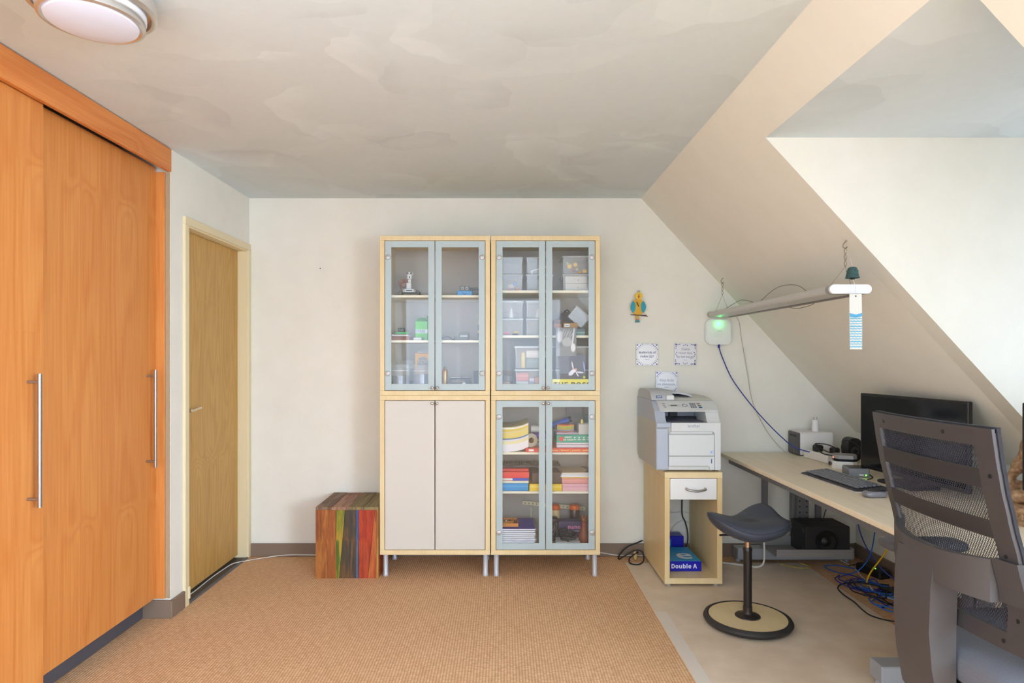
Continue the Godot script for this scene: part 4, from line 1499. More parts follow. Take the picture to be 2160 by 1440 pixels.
	part(t, "hanging_string", g, white)
	g = gl()
	g.tube([Vector3(0.0, 0.0, 0), Vector3(0.006, -0.02, 0.002), Vector3(0.011, -0.035, 0.003), Vector3(0.011, -0.072, 0.003)], 0.0008, 5, 4)
	part(t, "strip_string", g, white)
	g = gl()
	slab(g, 12, 4, func(u, w): return Vector3(0.011 + lerpf(-0.0245, 0.0245, w) + 0.002 * u, -0.064 - 0.224 * u, 0.003 + 0.004 * sin(u * 3.0) * (w - 0.5)), Vector3(0, 0, -0.0006))
	var paper := part(t, "paper_strip", g, mk(c8(236, 234, 226), 0.7))
	g = gl()
	var z := 0.0052
	var bl := mk(c8(120, 192, 220), 0.7)
	for k in 12:
		var y := -0.166 - k * 0.0103
		var p := PackedVector2Array()
		for i in 13:
			p.append(Vector2(-0.0125 + 0.0485 * i / 12, y + 0.0028 * absf(sin(i * 0.9 + k)) + 0.002))
		for i in 13:
			var j := 12 - i
			p.append(Vector2(-0.0125 + 0.0485 * j / 12, y + 0.0028 * absf(sin(j * 0.9 + k)) - 0.0012 * (1 + k % 2)))
		g.prism(p, z - 0.001, z + 0.0004)
	part(paper, "wave_print", g, bl, "pale blue printed waves")
	g = gl()
	g.prism(PackedVector2Array([Vector2(-0.0128, -0.142), Vector2(0.012, -0.148), Vector2(0.036, -0.141), Vector2(0.036, -0.155), Vector2(0.012, -0.160), Vector2(-0.0128, -0.157)]), z - 0.001, z + 0.0003)
	part(paper, "wave_print", g, mk(c8(92, 178, 222), 0.7))
	g = gl()
	g.prism(disc(0.0028, 10, 0.011, -0.073), z - 0.001, z + 0.0003)
	part(paper, "eyelet", g, T.dark_grey)

# ---------------------------------------------------------------- what stands in the cabinets
func carton(called: String, label: String, cat: String, base: Vector3, s: Vector3, m: Material, lid: Material = null, turn := 0.0, group := "") -> Node3D:
	var t := thing(called, label, cat, base, turn, group)
	var g := gl()
	g.box(Vector3(0, s.y / 2, 0), s, minf(0.002, s.y * 0.15))
	part(t, "body", g, m)
	if lid:
		g = gl()
		g.box(Vector3(0, s.y * 0.62, s.z / 2 + 0.0004), Vector3(s.x * 0.985, s.y * 0.22, 0.0012))
		part(t, "front_band", g, lid)
	return t

func book(called: String, label: String, base: Vector3, s: Vector3, cover: Material, group := "", turn := 0.0, spine_front := false) -> Node3D:
	var t := thing(called, label, "book" if called == "book" else called.replace("_", " "), base, turn, group)
	var c := minf(0.0022, s.y * 0.2)
	var g := gl()
	g.box(Vector3(0, c / 2, 0), Vector3(s.x, c, s.z))
	g.box(Vector3(0, s.y - c / 2, 0), Vector3(s.x, c, s.z))
	if spine_front:
		g.box(Vector3(0, s.y / 2, s.z / 2 - 0.001), Vector3(s.x, s.y, 0.002))
	else:
		g.box(Vector3(-s.x / 2 + 0.001, s.y / 2, 0), Vector3(0.002, s.y, s.z))
	part(t, "cover", g, cover)
	g = gl()
	g.box(Vector3(0.001, s.y / 2, -0.001), Vector3(s.x - 0.006, s.y - 2 * c, s.z - 0.006))
	part(t, "pages", g, mk(c8(240, 238, 232), 0.8))
	return t

func clear_box(label: String, base: Vector3, w: float, h: float, d: float, turn := 0.0, group := "clear storage boxes", tilt := 0.0) -> Node3D:
	var t := thing("storage_box", label, "storage box", base, turn, group)
	t.rotation.z = tilt
	var k := 0.88
	var g := gl()
	var q := []
	for y in [0.0, h * 0.93]:
		var f := k if y == 0.0 else 1.0
		for c in [[-1, -1], [1, -1], [1, 1], [-1, 1]]:
			q.append(Vector3(c[0] * w / 2 * f * 0.95, y + 0.001, c[1] * d / 2 * f * 0.95))
	for i in 4:
		var j := (i + 1) % 4
		g.quad(q[i], q[j], q[4 + j], q[4 + i], (q[i] + q[j]) * Vector3(1, 0, 1))
	g.quad(q[0], q[1], q[2], q[3], Vector3.DOWN)
	part(t, "tub", g, T.clear)
	g = gl()
	var y1 := h * 0.93
	for s in [-1.0, 1.0]:
		g.box(Vector3(0, y1, s * d / 2 * 0.97), Vector3(w, 0.006, 0.006), 0.001)
		g.box(Vector3(s * w / 2 * 0.97, y1, 0), Vector3(0.006, 0.006, d), 0.001)
		g.box(Vector3(s * w / 2 * 0.9, h * 0.45, d / 2 * 0.895), Vector3(0.003, h * 0.85, 0.003))
	part(t, "rim", g, T.clear_lid)
	g = gl()
	g.box(Vector3(0, h - 0.005, 0), Vector3(w * 0.985, 0.008, d * 0.985), 0.003)
	part(t, "lid", g, T.clear_lid, "translucent lid")
	return t

func poster(label: String, where: Vector3, w: float, h: float, im: Image) -> void:
	var t := thing("poster", label, "poster", where, 0.0, "pictures stuck inside the glass door")
	var g := gl()
	g.box(Vector3(0, 0, -0.0006), Vector3(w, h, 0.0008))
	part(t, "sheet", g, T.white)
	var q := QuadMesh.new()
	q.size = Vector2(w, h)
	var m := StandardMaterial3D.new()
	m.albedo_texture = ImageTexture.create_from_image(im)
	m.roughness = 0.35
	var o := MeshInstance3D.new()
	o.name = "print"
	o.mesh = q
	o.material_override = m
	t.add_child(o, true)

func blob(im: Image, c: Vector2, r: Vector2, col: Color, ang := 0.0, soft := 0.25) -> void:
	var m := maxf(r.x, r.y) * (1.0 + soft)
	for y in range(maxi(0, int(c.y - m)), mini(im.get_height(), int(c.y + m) + 1)):
		for x in range(maxi(0, int(c.x - m)), mini(im.get_width(), int(c.x + m) + 1)):
			var d := (Vector2(x, y) - c).rotated(-ang) / r
			var k := 1.0 - smoothstep(1.0 - soft, 1.0 + soft, d.length())
			if k > 0.0:
				im.set_pixel(x, y, im.get_pixel(x, y).lerp(col, k))

func cabinet_contents() -> void:
	upper_left()
	upper_right()
	lower_right()

func upper_left() -> void:
	var y := 1.7151
	# robot kit
	var t := thing("toy_robot", "white-headed toy robot with brown wires and crawler wheels on the top shelf", "robot", Vector3(-0.605, y, -4.06))
	var white := mk(c8(226, 226, 226), 0.45)
	var metal := mk(c8(140, 128, 104), 0.45, 0.6)
	var copper := mk(c8(140, 78, 50), 0.5)
	var g := gl()
	g.box(Vector3(0.01, 0.034, 0), Vector3(0.085, 0.022, 0.09), 0.003)
	part(t, "chassis", g, metal)
	for s in [-1.0, 1.0]:
		g = gl()
		for z in [-0.035, 0.035]:
			g.cyl(Vector3(0.01 + s * 0.045, 0.018, z), Vector3(0.01 + s * 0.062, 0.018, z), 0.018)
		g.box(Vector3(0.01 + s * 0.053, 0.018, 0), Vector3(0.012, 0.03, 0.07), 0.003)
		part(t, "crawler", g, mk(c8(84, 80, 72), 0.6))
	g = gl()
	g.box(Vector3(0.012, 0.036, 0.05), Vector3(0.058, 0.02, 0.012), 0.002)
	part(t, "front_plate", g, white)
	g = gl()
	g.box(Vector3(0.010, 0.036, 0.0566), Vector3(0.04, 0.006, 0.002), 0.0005)
	part(t, "front_slot", g, T.black)
	g = gl()
	g.box(Vector3(0.006, 0.066, 0.02), Vector3(0.03, 0.042, 0.03), 0.003)
	g.box(Vector3(0.010, 0.094, 0.02), Vector3(0.018, 0.03, 0.018), 0.002)
	part(t, "neck", g, white)
	g = gl()
	g.box(Vector3(0.010, 0.124, 0.024), Vector3(0.028, 0.03, 0.022), 0.003)
	g.box(Vector3(0.010, 0.146, 0.026), Vector3(0.042, 0.02, 0.02), 0.004)
	var head := part(t, "head", g, white)
	for s in [-1.0, 1.0]:
		g = gl()
		ring(g, 0.003, 0.007, 0.0, 0.004, Transform3D(Basis(), Vector3(0.010 + s * 0.012, 0.146, 0.036)), 16)
		part(head, "eye", g, T.black)
	g = gl()
	g.box(Vector3(0.011, 0.122, 0.0355), Vector3(0.006, 0.012, 0.002))
	part(head, "mouth", g, T.black)
	g = gl()
	for k in 5:
		g.tube([Vector3(-0.035, 0.03, -0.02 + k * 0.012), Vector3(-0.05 - k * 0.002, 0.07 + 0.006 * k, -0.01 + k * 0.01), Vector3(-0.02, 0.094 + 0.004 * k, 0.01), Vector3(0.0, 0.085, 0.01)], 0.0028)
	g.box(Vector3(-0.026, 0.075, 0.0), Vector3(0.04, 0.03, 0.02), 0.004, Basis(Vector3.BACK, 0.5))
	part(t, "wiring", g, copper, "tangle of brown wires")
	g = gl()
	pillow(g, Vector3(-0.058, 0.014, 0.01), Vector3(0.026, 0.014, 0.03), 0.7, 0.7, 8, 14)
	part(t, "battery_pack", g, mk(c8(92, 66, 44), 0.6))
	# blue robot car
	t = thing("robot_car", "small blue robot car with two round sensor eyes on the top shelf", "robot", Vector3(-0.225, y, -4.05))
	g = gl()
	g.box(Vector3(-0.02, 0.016, 0.02), Vector3(0.095, 0.032, 0.09), 0.004)
	part(t, "chassis", g, mk(c8(24, 150, 216), 0.35))
	g = gl()
	g.box(Vector3(0.05, 0.022, -0.01), Vector3(0.05, 0.044, 0.10), 0.008)
	g.box(Vector3(0.02, 0.045, 0.0), Vector3(0.10, 0.022, 0.06), 0.008)
	part(t, "upper_deck", g, mk(c8(86, 84, 78), 0.6))
	g = gl()
	g.prism(rrect(0.07, 0.03, 0.014, 6, -0.02, 0.048), 0.05, 0.058)
	var face := part(t, "sensor_board", g, mk(c8(74, 70, 62), 0.5))
	for s in [-1.0, 1.0]:
		g = gl()
		ring(g, 0.006, 0.0095, 0.0, 0.008, Transform3D(Basis(), Vector3(-0.02 + s * 0.014, 0.048, 0.058)), 18)
		part(face, "sensor_eye", g, mk(c8(150, 146, 136), 0.35, 0.7))
	g = gl()
	g.tube([Vector3(-0.034, 0.020, 0.0656), Vector3(-0.02, 0.012, 0.066), Vector3(-0.006, 0.020, 0.0656)], 0.0015)
	part(t, "smile_print", g, T.black)
	# middle shelf
	y = 1.4392
	carton("flat_box", "flat reddish-brown box lying at the left end of the middle shelf", "box", Vector3(-0.645, y, -4.04), Vector3(0.125, 0.024, 0.14), mk(c8(150, 72, 44), 0.6), mk(c8(120, 54, 34), 0.6))
	book("notebook", "black and grey notebook lying on the reddish-brown box", Vector3(-0.65, y + 0.0245, -4.05), Vector3(0.11, 0.014, 0.12), T.dark_grey)
	t = thing("highlighter_pen", "bright green pen on the notebook pile of the middle shelf", "pen", Vector3(-0.635, y + 0.0395 + 0.006, -4.0))
	g = gl()
	g.cyl(Vector3(-0.04, 0, 0), Vector3(0.03, 0, 0), 0.006)
	part(t, "barrel", g, mk(c8(30, 200, 80), 0.4))
	g = gl()
	g.cyl(Vector3(0.03, 0, 0), Vector3(0.04, 0, 0), 0.0062, 0.004)
	part(t, "cap", g, mk(c8(24, 150, 60), 0.4))
	t = carton("instrument_case", "black and cream measuring tool lying behind the green pen", "tool", Vector3(-0.652, y + 0.039, -4.06), Vector3(0.09, 0.014, 0.05), T.black, mk(c8(214, 226, 160), 0.5))
	t = thing("black_gadget", "small black rounded gadget on top of the pile at left", "gadget", Vector3(-0.655, y + 0.0535, -4.09))
	g = gl()
	pillow(g, Vector3(0, 0.014, 0), Vector3(0.023, 0.014, 0.02), 0.3, 0.4, 8, 16)
	part(t, "case", g, T.black_gloss)
	g = gl()
	g.box(Vector3(0.0, 0.014, 0.0195), Vector3(0.02, 0.004, 0.002))
	part(t, "front_slot", g, T.dark_grey)
	t = carton("label_maker_box", "bright green cardboard box lettered on white band, lid ajar", "box", Vector3(-0.522, y, -4.09), Vector3(0.076, 0.122, 0.09), mk(c8(80, 206, 30), 0.45))
	g = gl()
	g.box(Vector3(0, 0.058, 0.0456), Vector3(0.0765, 0.022, 0.001))
	part(t, "white_band", g, mk(c8(238, 240, 244), 0.5))
	words(t, "lettering", "DYMO", 0.022, at(-0.006, 0.058, 0.0464), mk(c8(70, 120, 170), 0.4), false, true)
	g = gl()
	g.quad(Vector3(-0.038, 0.122, 0.045), Vector3(0.03, 0.122, 0.045), Vector3(0.026, 0.144, 0.01), Vector3(-0.02, 0.148, 0.01), Vector3(0, 0.5, 1))
	g.box(Vector3(0.036, 0.139, 0.0), Vector3(0.003, 0.036, 0.088), 0.0005, Basis(Vector3.BACK, 0.25))
	part(t, "open_flap", g, mk(c8(70, 180, 30), 0.5))
	g = gl()
	g.box(Vector3(0.004, 0.127, -0.01), Vector3(0.05, 0.02, 0.05), 0.004)
	part(t, "black_contents", g, T.black)
	carton("blue_case", "slim grey-blue case standing right behind the green box", "case", Vector3(-0.470, y, -4.12), Vector3(0.022, 0.14, 0.12), mk(c8(120, 132, 160), 0.5), mk(c8(150, 158, 180), 0.5))
	t = thing("white_adapter", "small white plug adapter lying before the green box", "adapter", Vector3(-0.535, y, -3.97))
	g = gl()
	g.box(Vector3(0, 0.008, 0), Vector3(0.05, 0.016, 0.03), 0.004)
	part(t, "case", g, white)
	g = gl()
	ring(g, 0.004, 0.0085, 0.0, 0.006, Transform3D(Basis(), Vector3(0.03, 0.0087, 0.004)), 16)
	part(t, "cable_ring", g, T.dark_grey)
	t = thing("cable_loop", "short black cable looped on the middle shelf", "cable", Vector3(-0.35, y, -3.99))
	g = gl()
	g.tube([Vector3(-0.05, 0.003, 0), Vector3(-0.03, 0.016, 0), Vector3(0.0, 0.022, -0.01), Vector3(0.02, 0.012, 0), Vector3(0.035, 0.003, 0.01), Vector3(0.06, 0.003, 0.0)], 0.0028)
	part(t, "cord", g, T.black)
	t = thing("grey_scanner", "grey-green handheld device lying alone on the middle shelf", "gadget", Vector3(-0.255, y, -4.03))
	g = gl()
	g.box(Vector3(-0.012, 0.012, 0), Vector3(0.09, 0.024, 0.07), 0.006)
	pillow(g, Vector3(0.004, 0.03, 0.0), Vector3(0.034, 0.02, 0.034), 0.35, 0.4, 10, 20)
	part(t, "case", g, mk(c8(104, 106, 98), 0.6))
	g = gl()
	g.box(Vector3(0.004, 0.026, 0.0345), Vector3(0.046, 0.008, 0.003), 0.001)
	part(t, "white_teeth", g, mk(c8(210, 212, 208), 0.5))
	t = thing("screwdriver", "screwdriver with yellow bands standing at the right end of middle shelf", "tool", Vector3(-0.152, y, -4.0))
	g = gl()
	g.cyl(Vector3(0, 0, 0), Vector3(0, 0.05, 0), 0.011)
	g.cyl(Vector3(0, 0.058, 0), Vector3(0, 0.10, 0), 0.01)
	part(t, "grip", g, T.dark_grey)
	g = gl()
	for yy in [0.046, 0.098]:
		g.cyl(Vector3(0, yy, 0), Vector3(0, yy + 0.014, 0), 0.0115)
	part(t, "yellow_band", g, mk(c8(244, 196, 40), 0.45))
	g = gl()
	g.cyl(Vector3(0, 0.11, 0), Vector3(0, 0.135, 0), 0.004)
	part(t, "shank", g, T.steel)
	# bottom
	y = 1.1312
	spindle("left front clear disc tub with dark discs in its lower half", Vector3(-0.645, y, -3.985), 0.158, 0.088)
	spindle("clear disc tub behind, its lid showing over the left one", Vector3(-0.615, y, -4.135), 0.182, 0.05)
	spindle("right clear disc tub of silver discs before the yellow box", Vector3(-0.51, y, -3.995), 0.155, 0.098)
	t = carton("software_box", "yellow picture box with a grey drawing and red corner", "box", Vector3(-0.512, y, -4.13), Vector3(0.11, 0.228, 0.10), mk(c8(226, 162, 44), 0.45))
	g = gl()
	g.prism(disc(0.036, 28, -0.006, 0.165, 0.042), 0.05, 0.0508)
	part(t, "picture", g, textured(mottled(c8(214, 206, 196), c8(110, 100, 96), 0.06, 6), 0.5, Vector3.ONE * 5))
	g = gl()
	g.box(Vector3(0.042, 0.213, 0.0505), Vector3(0.022, 0.028, 0.001))
	part(t, "red_corner", g, mk(c8(206, 56, 40), 0.45))
	g = gl()
	for k in 3:
		g.box(Vector3(0.004, 0.231 + k * 0.006, -0.01), Vector3(0.10 - k * 0.01, 0.004, 0.09), 0.001, Basis(Vector3.BACK, 0.03 * k))
	part(t, "leaflets", g, mk(c8(206, 208, 212), 0.5))
	t = thing("brass_canister", "gold brass spray canister with a cone top", "canister", Vector3(-0.369, y, -4.0))
	g = gl()
	g.lathe([Vector2(0, 0), Vector2(0.0185, 0), Vector2(0.0195, 0.003), Vector2(0.0195, 0.114), Vector2(0.018, 0.119), Vector2(0.012, 0.129), Vector2(0.008, 0.133)], 28)
	part(t, "can", g, mk(c8(190, 140, 70), 0.3, 0.8))
	g = gl()
	g.cyl(Vector3(0, 0.132, 0), Vector3(0, 0.145, 0), 0.007, 0.005)
	part(t, "nozzle", g, mk(c8(120, 100, 60), 0.4))
	book("book", "grey hardback book, lowest under the black titled book", Vector3(-0.265, y, -3.995), Vector3(0.135, 0.036, 0.12), mk(c8(70, 72, 80), 0.5), "", 0.0, true)
	y += 0.0365
	t = book("book", "black dark-covered book with small gold title under the pliers", Vector3(-0.27, y, -3.995), Vector3(0.13, 0.034, 0.12), mk(c8(32, 34, 40), 0.5), "", 0.0, true)
	words(t, "lettering", "GUIDE & INDEX", 0.011, at(-0.012, 0.017, 0.0604), mk(c8(200, 160, 120), 0.5))
	t = thing("pliers", "silver metal pliers lying on the black book", "tool", Vector3(-0.275, y + 0.0345, -3.985))
	g = gl()
	for s in [-1.0, 1.0]:
		g.tube([Vector3(-0.055, 0.005, s * 0.012), Vector3(-0.01, 0.006, s * 0.008), Vector3(0.02, 0.006, -s * 0.006), Vector3(0.05, 0.006, -s * 0.004)], 0.005)
	part(t, "jaws", g, T.steel)
	t = thing("mouse_puck", "small pale oval puck lying before the black book", "gadget", Vector3(-0.245, y - 0.0365, -3.918))
	g = gl()
	pillow(g, Vector3(0, 0.025, 0), Vector3(0.016, 0.025, 0.012), 0.8, 0.8, 8, 14)
	part(t, "case", g, mk(c8(206, 204, 200), 0.5))
	t = carton("speaker_box", "small black cube standing at the right end of the bottom shelf", "box", Vector3(-0.155, y - 0.0365, -4.0), Vector3(0.065, 0.115, 0.06), mk(c8(44, 44, 50), 0.5))
	g = gl()
	g.box(Vector3(0.012, 0.06, 0.0305), Vector3(0.004, 0.018, 0.001), 0.0, Basis(Vector3.BACK, -0.2))
	part(t, "silver_mark", g, T.chrome)

func spindle(label: String, base: Vector3, h: float, fill: float) -> void:
	var t := thing("disc_tub", label, "disc tub", base, 0.0, "clear disc tubs")
	var g := gl()
	g.lathe([Vector2(0, 0), Vector2(0.058, 0), Vector2(0.0605, 0.002), Vector2(0.0605, 0.009), Vector2(0, 0.009)], 32)
	part(t, "base", g, T.black)
	g = gl()
	g.lathe([Vector2(0.0545, 0.009), Vector2(0.0545, fill), Vector2(0.008, fill)], 32)
	part(t, "discs", g, mk(c8(92, 98, 112), 0.25, 0.6), "stack of discs")
	g = gl()
	g.lathe([Vector2(0.0585, 0.009), Vector2(0.0575, h - 0.006), Vector2(0.054, h), Vector2(0.0, h)], 32)
	part(t, "cover", g, T.clear)
	g = gl()
	g.lathe([Vector2(0.0588, h * 0.78), Vector2(0.0596, h * 0.77), Vector2(0.0596, h * 0.75), Vector2(0.0588, h * 0.74)], 32)
	part(t, "rib", g, T.clear_lid)

func toy(label: String, where: Vector3, r: Vector3, col: Color, turn := 0.0) -> void:
	var t := thing("toy_piece", label, "toy", where, turn, "toys inside the clear boxes")
	var g := gl()
	pillow(g, Vector3(0, r.y, 0), r, 0.8, 0.8, 8, 14)
	part(t, "body", g, mk(col, 0.45))
	g = gl()
	g.cyl(Vector3(0, r.y * 1.9, 0), Vector3(0, r.y * 2.15, 0), r.x * 0.35)
	part(t, "stud", g, mk(col.darkened(0.15), 0.45))

func upper_right() -> void:
	var y := 1.7441
	var zc := -4.08
	var d := 0.24
	clear_box("upper clear box of the left pair on the top shelf, empty", Vector3(0.045, y + 0.107, zc), 0.148, 0.105, d)
	clear_box("lower clear box of the left pair on the top shelf, with small coloured toys", Vector3(0.045, y, zc), 0.148, 0.106, d)
	clear_box("upper clear box of the middle pair on the top shelf, with a white bar", Vector3(0.222, y + 0.107, zc), 0.172, 0.105, d)
	clear_box("lower clear box of the middle pair on the top shelf", Vector3(0.222, y, zc), 0.172, 0.106, d)
	clear_box("upper right clear box with yellow toys on the top shelf", Vector3(0.452, y + 0.107, zc), 0.18, 0.112, d)
	clear_box("lower right clear box filled with white foam blocks", Vector3(0.452, y, zc), 0.18, 0.106, d)
	toy("blue toy block in the lower left clear box", Vector3(0.07, y + 0.035, -4.0), Vector3(0.013, 0.012, 0.013), c8(90, 140, 220))
	toy("cream toy block in the lower left clear box", Vector3(0.045, y + 0.02, -4.0), Vector3(0.022, 0.012, 0.012), c8(222, 204, 190), 0.4)
	toy("orange toy block in the lower left clear box", Vector3(0.082, y + 0.004, -3.99), Vector3(0.014, 0.01, 0.012), c8(228, 120, 90))
	toy("red toy block in the lower left clear box", Vector3(0.028, y + 0.004, -3.99), Vector3(0.012, 0.008, 0.012), c8(220, 90, 80))
	var yy := y + 0.11
	toy("left large yellow ball in the upper right clear box", Vector3(0.408, yy + 0.03, -3.99), Vector3(0.015, 0.015, 0.015), c8(244, 196, 30))
	toy("upper yellow ball beside the wall of the upper right clear box", Vector3(0.445, yy + 0.042, -3.99), Vector3(0.014, 0.014, 0.014), c8(244, 200, 30))
	toy("yellow ball at the right bottom of the upper right clear box", Vector3(0.505, yy + 0.002, -3.99), Vector3(0.015, 0.013, 0.013), c8(240, 190, 30))
	toy("amber disc toy at the bottom of the upper right clear box", Vector3(0.472, yy + 0.001, -3.985), Vector3(0.012, 0.006, 0.012), c8(224, 160, 50))
	toy("dark red toy in the upper right clear box", Vector3(0.435, yy + 0.014, -4.0), Vector3(0.012, 0.012, 0.012), c8(150, 84, 80))
	toy("olive green toy in the upper right clear box", Vector3(0.462, yy + 0.02, -4.0), Vector3(0.012, 0.011, 0.012), c8(150, 146, 80))
	toy("pale green toy in the upper right clear box", Vector3(0.395, yy + 0.055, -4.0), Vector3(0.012, 0.010, 0.012), c8(180, 196, 140))
	for k in 2:
		var f := carton("foam_block", ["lower", "upper"][k] + " white foam block inside the lower right clear box", "foam block", Vector3(0.452, y + 0.003 + k * 0.047, zc + 0.0), Vector3(0.138, 0.045, 0.18), textured(mottled(c8(232, 232, 228), c8(206, 208, 206), 0.1, 9), 0.9, Vector3.ONE * 6))
		var gg := gl()
		gg.cyl(Vector3(0.01, 0.02, 0.09), Vector3(0.01, 0.02, 0.0906), 0.003)
		part(f, "dent", gg, T.dark_grey)
	var w := thing("white_bar", "white plastic bar lying tilted in the upper middle clear box", "bar", Vector3(0.225, y + 0.11, -4.02))
	var g := gl()
	g.box(Vector3(0, 0.034, 0), Vector3(0.12, 0.009, 0.02), 0.002, Basis(Vector3.BACK, 0.28))
	g.box(Vector3(-0.05, 0.01, 0), Vector3(0.01, 0.018, 0.018), 0.002)
	part(w, "bar", g, T.white)
	# second shelf
	y = 1.4683
	clear_box("upper clear box of the left pair on the middle shelf, holding a white bottle", Vector3(0.045, y + 0.108, zc), 0.152, 0.107, d)
	clear_box("lower clear box of the left pair on the middle shelf, holding pink and yellow things", Vector3(0.045, y, zc), 0.152, 0.107, d)
	clear_box("upper clear box of the second pair on the middle shelf", Vector3(0.212, y + 0.108, zc), 0.152, 0.107, d)
	clear_box("lower clear box of the second pair on the middle shelf", Vector3(0.212, y, zc), 0.152, 0.107, d)
	var b := thing("glue_bottle", "white cone-topped bottle inside the upper left box of middle shelf", "bottle", Vector3(0.045, y + 0.111, -4.0))
	g = gl()
	g.lathe([Vector2(0, 0), Vector2(0.014, 0), Vector2(0.013, 0.025), Vector2(0.007, 0.045), Vector2(0.005, 0.056), Vector2(0, 0.058)], 18)
	part(b, "bottle_body", g, T.white)
	g = gl()
	g.cyl(Vector3(0, 0.056, 0), Vector3(0, 0.062, 0), 0.004)
	part(b, "tip", g, mk(c8(210, 214, 224), 0.4))
	carton("dark_pouch", "dark grey pouch behind the white bottle in the clear box", "pouch", Vector3(0.04, y + 0.111, -4.06), Vector3(0.10, 0.036, 0.05), mk(c8(120, 122, 140), 0.6), T.mid_grey)
	var cone := thing("paper_cone", "white paper cone in the upper box of the second pair", "paper cone", Vector3(0.222, y + 0.111, -4.02))
	g = gl()
	g.lathe([Vector2(0.0, 0.0), Vector2(0.026, 0.0), Vector2(0.013, 0.06), Vector2(0, 0.062)], 20)
	part(cone, "cone", g, T.white)
	g = gl()
	g.lathe([Vector2(0.0275, 0.004), Vector2(0.0285, 0.003), Vector2(0.0275, 0.001)], 20)
	part(cone, "hem", g, mk(c8(240, 232, 190), 0.5))
	toy("pink toy in the lower left box on the middle shelf", Vector3(0.018, y + 0.003, -3.99), Vector3(0.02, 0.011, 0.014), c8(226, 96, 130))
	toy("yellow and black clip in the lower left box of middle shelf", Vector3(0.075, y + 0.012, -3.99), Vector3(0.017, 0.008, 0.014), c8(226, 190, 40), 0.3)
	toy("black clip under the yellow clip in the clear box", Vector3(0.07, y + 0.001, -3.985), Vector3(0.022, 0.006, 0.012), c8(40, 36, 34))
	carton("teal_box", "flat teal box at the right end of the middle shelf", "box", Vector3(0.445, y, -4.0), Vector3(0.11, 0.028, 0.12), mk(c8(90, 134, 134), 0.5), mk(c8(130, 176, 172), 0.5))
	carton("grey_blue_box", "flat grey-blue box lying on the teal box", "box", Vector3(0.44, y + 0.0285, -4.0), Vector3(0.12, 0.014, 0.12), mk(c8(96, 116, 130), 0.5), mk(c8(70, 84, 96), 0.5))
	var cb := carton("cardboard_box", "small brown cardboard box with a white sticker under the tilted box", "box", Vector3(0.412, y + 0.043, -3.985), Vector3(0.088, 0.034, 0.07), T.card)
	g = gl()
	g.box(Vector3(-0.022, 0.018, 0.0353), Vector3(0.032, 0.016, 0.0008))
	part(cb, "sticker", g, T.white)
	g = gl()
	g.box(Vector3(-0.022, 0.018, 0.0358), Vector3(0.022, 0.005, 0.0006))
	part(cb, "print", g, mk(c8(120, 126, 160), 0.5))
	carton("brown_case", "dark brown box standing left of the grey picture on the middle shelf", "box", Vector3(0.335, y, -4.03), Vector3(0.05, 0.098, 0.10), mk(c8(98, 62, 40), 0.6), mk(c8(160, 92, 58), 0.6))
	var hat := thing("grey_pouch", "dark grey lumpy pouch leaning behind the cardboard box", "pouch", Vector3(0.41, y, -4.16))
	g = gl()
	pillow(g, Vector3(0, 0.08, 0), Vector3(0.06, 0.08, 0.05), 0.8, 0.8)
	part(hat, "cloth", g, mk(c8(84, 88, 94), 0.8))
	g = gl()
	g.tube([Vector3(-0.02, 0.155, 0.0), Vector3(0.0, 0.172, 0.0), Vector3(0.02, 0.155, 0.0)], 0.004)
	part(hat, "strap", g, mk(c8(60, 64, 70), 0.8))
	clear_box("tilted empty clear box leaning on the cardboard box at right", Vector3(0.438, y + 0.082, -4.045), 0.12, 0.09, 0.14, 0.0, "clear storage boxes", -0.72)
	# bottom
	y = 1.1312
	clear_box("upper large clear box at bottom left with yellow and teal papers", Vector3(0.185, y + 0.131, zc), 0.245, 0.142, 0.28)
	clear_box("lower large clear box at bottom left with red, white and orange packets", Vector3(0.185, y, zc), 0.24, 0.13, 0.28)
	clear_box("upper large clear box at bottom right behind the pictures", Vector3(0.432, y + 0.131, zc), 0.235, 0.142, 0.28)
	clear_box("lower large clear box at bottom right behind the pictures", Vector3(0.432, y, zc), 0.235, 0.13, 0.28)
	carton("yellow_folder", "yellow folder standing inside the upper large clear box", "folder", Vector3(0.12, y + 0.136, -4.03), Vector3(0.02, 0.095, 0.1), mk(c8(232, 206, 70), 0.6), mk(c8(240, 222, 120), 0.6))
	carton("teal_folder", "dark teal folder stack inside the upper large clear box", "folder", Vector3(0.205, y + 0.136, -4.05), Vector3(0.13, 0.062, 0.14), mk(c8(70, 112, 118), 0.6), mk(c8(96, 140, 146), 0.6))
	carton("white_envelope", "white envelopes on the teal folders in clear box", "envelopes", Vector3(0.205, y + 0.199, -4.05), Vector3(0.13, 0.045, 0.13), mk(c8(226, 222, 222), 0.7), T.white)
	carton("red_packet", "red packet inside the lower large clear box", "packet", Vector3(0.115, y + 0.055, -4.02), Vector3(0.075, 0.05, 0.1), mk(c8(222, 84, 90), 0.5), mk(c8(230, 120, 120), 0.5))
	carton("white_packet", "white packet under the red one in the lower large clear box", "packet", Vector3(0.115, y + 0.003, -4.02), Vector3(0.075, 0.051, 0.1), mk(c8(228, 226, 226), 0.6), T.white)
	carton("orange_packet", "orange packet at the right in the lower large clear box", "packet", Vector3(0.235, y + 0.003, -4.02), Vector3(0.09, 0.075, 0.1), mk(c8(224, 124, 70), 0.5), mk(c8(234, 150, 100), 0.5))
	carton("pale_pouch", "pale printed pouch between the white and orange packets", "pouch", Vector3(0.172, y + 0.003, -3.99), Vector3(0.03, 0.07, 0.06), mk(c8(216, 210, 222), 0.5), mk(c8(160, 164, 190), 0.5))
	var cbx := thing("open_carton", "small open brown carton with odds and ends at the bottom left", "box", Vector3(0.02, y, -4.0))
	g = gl()
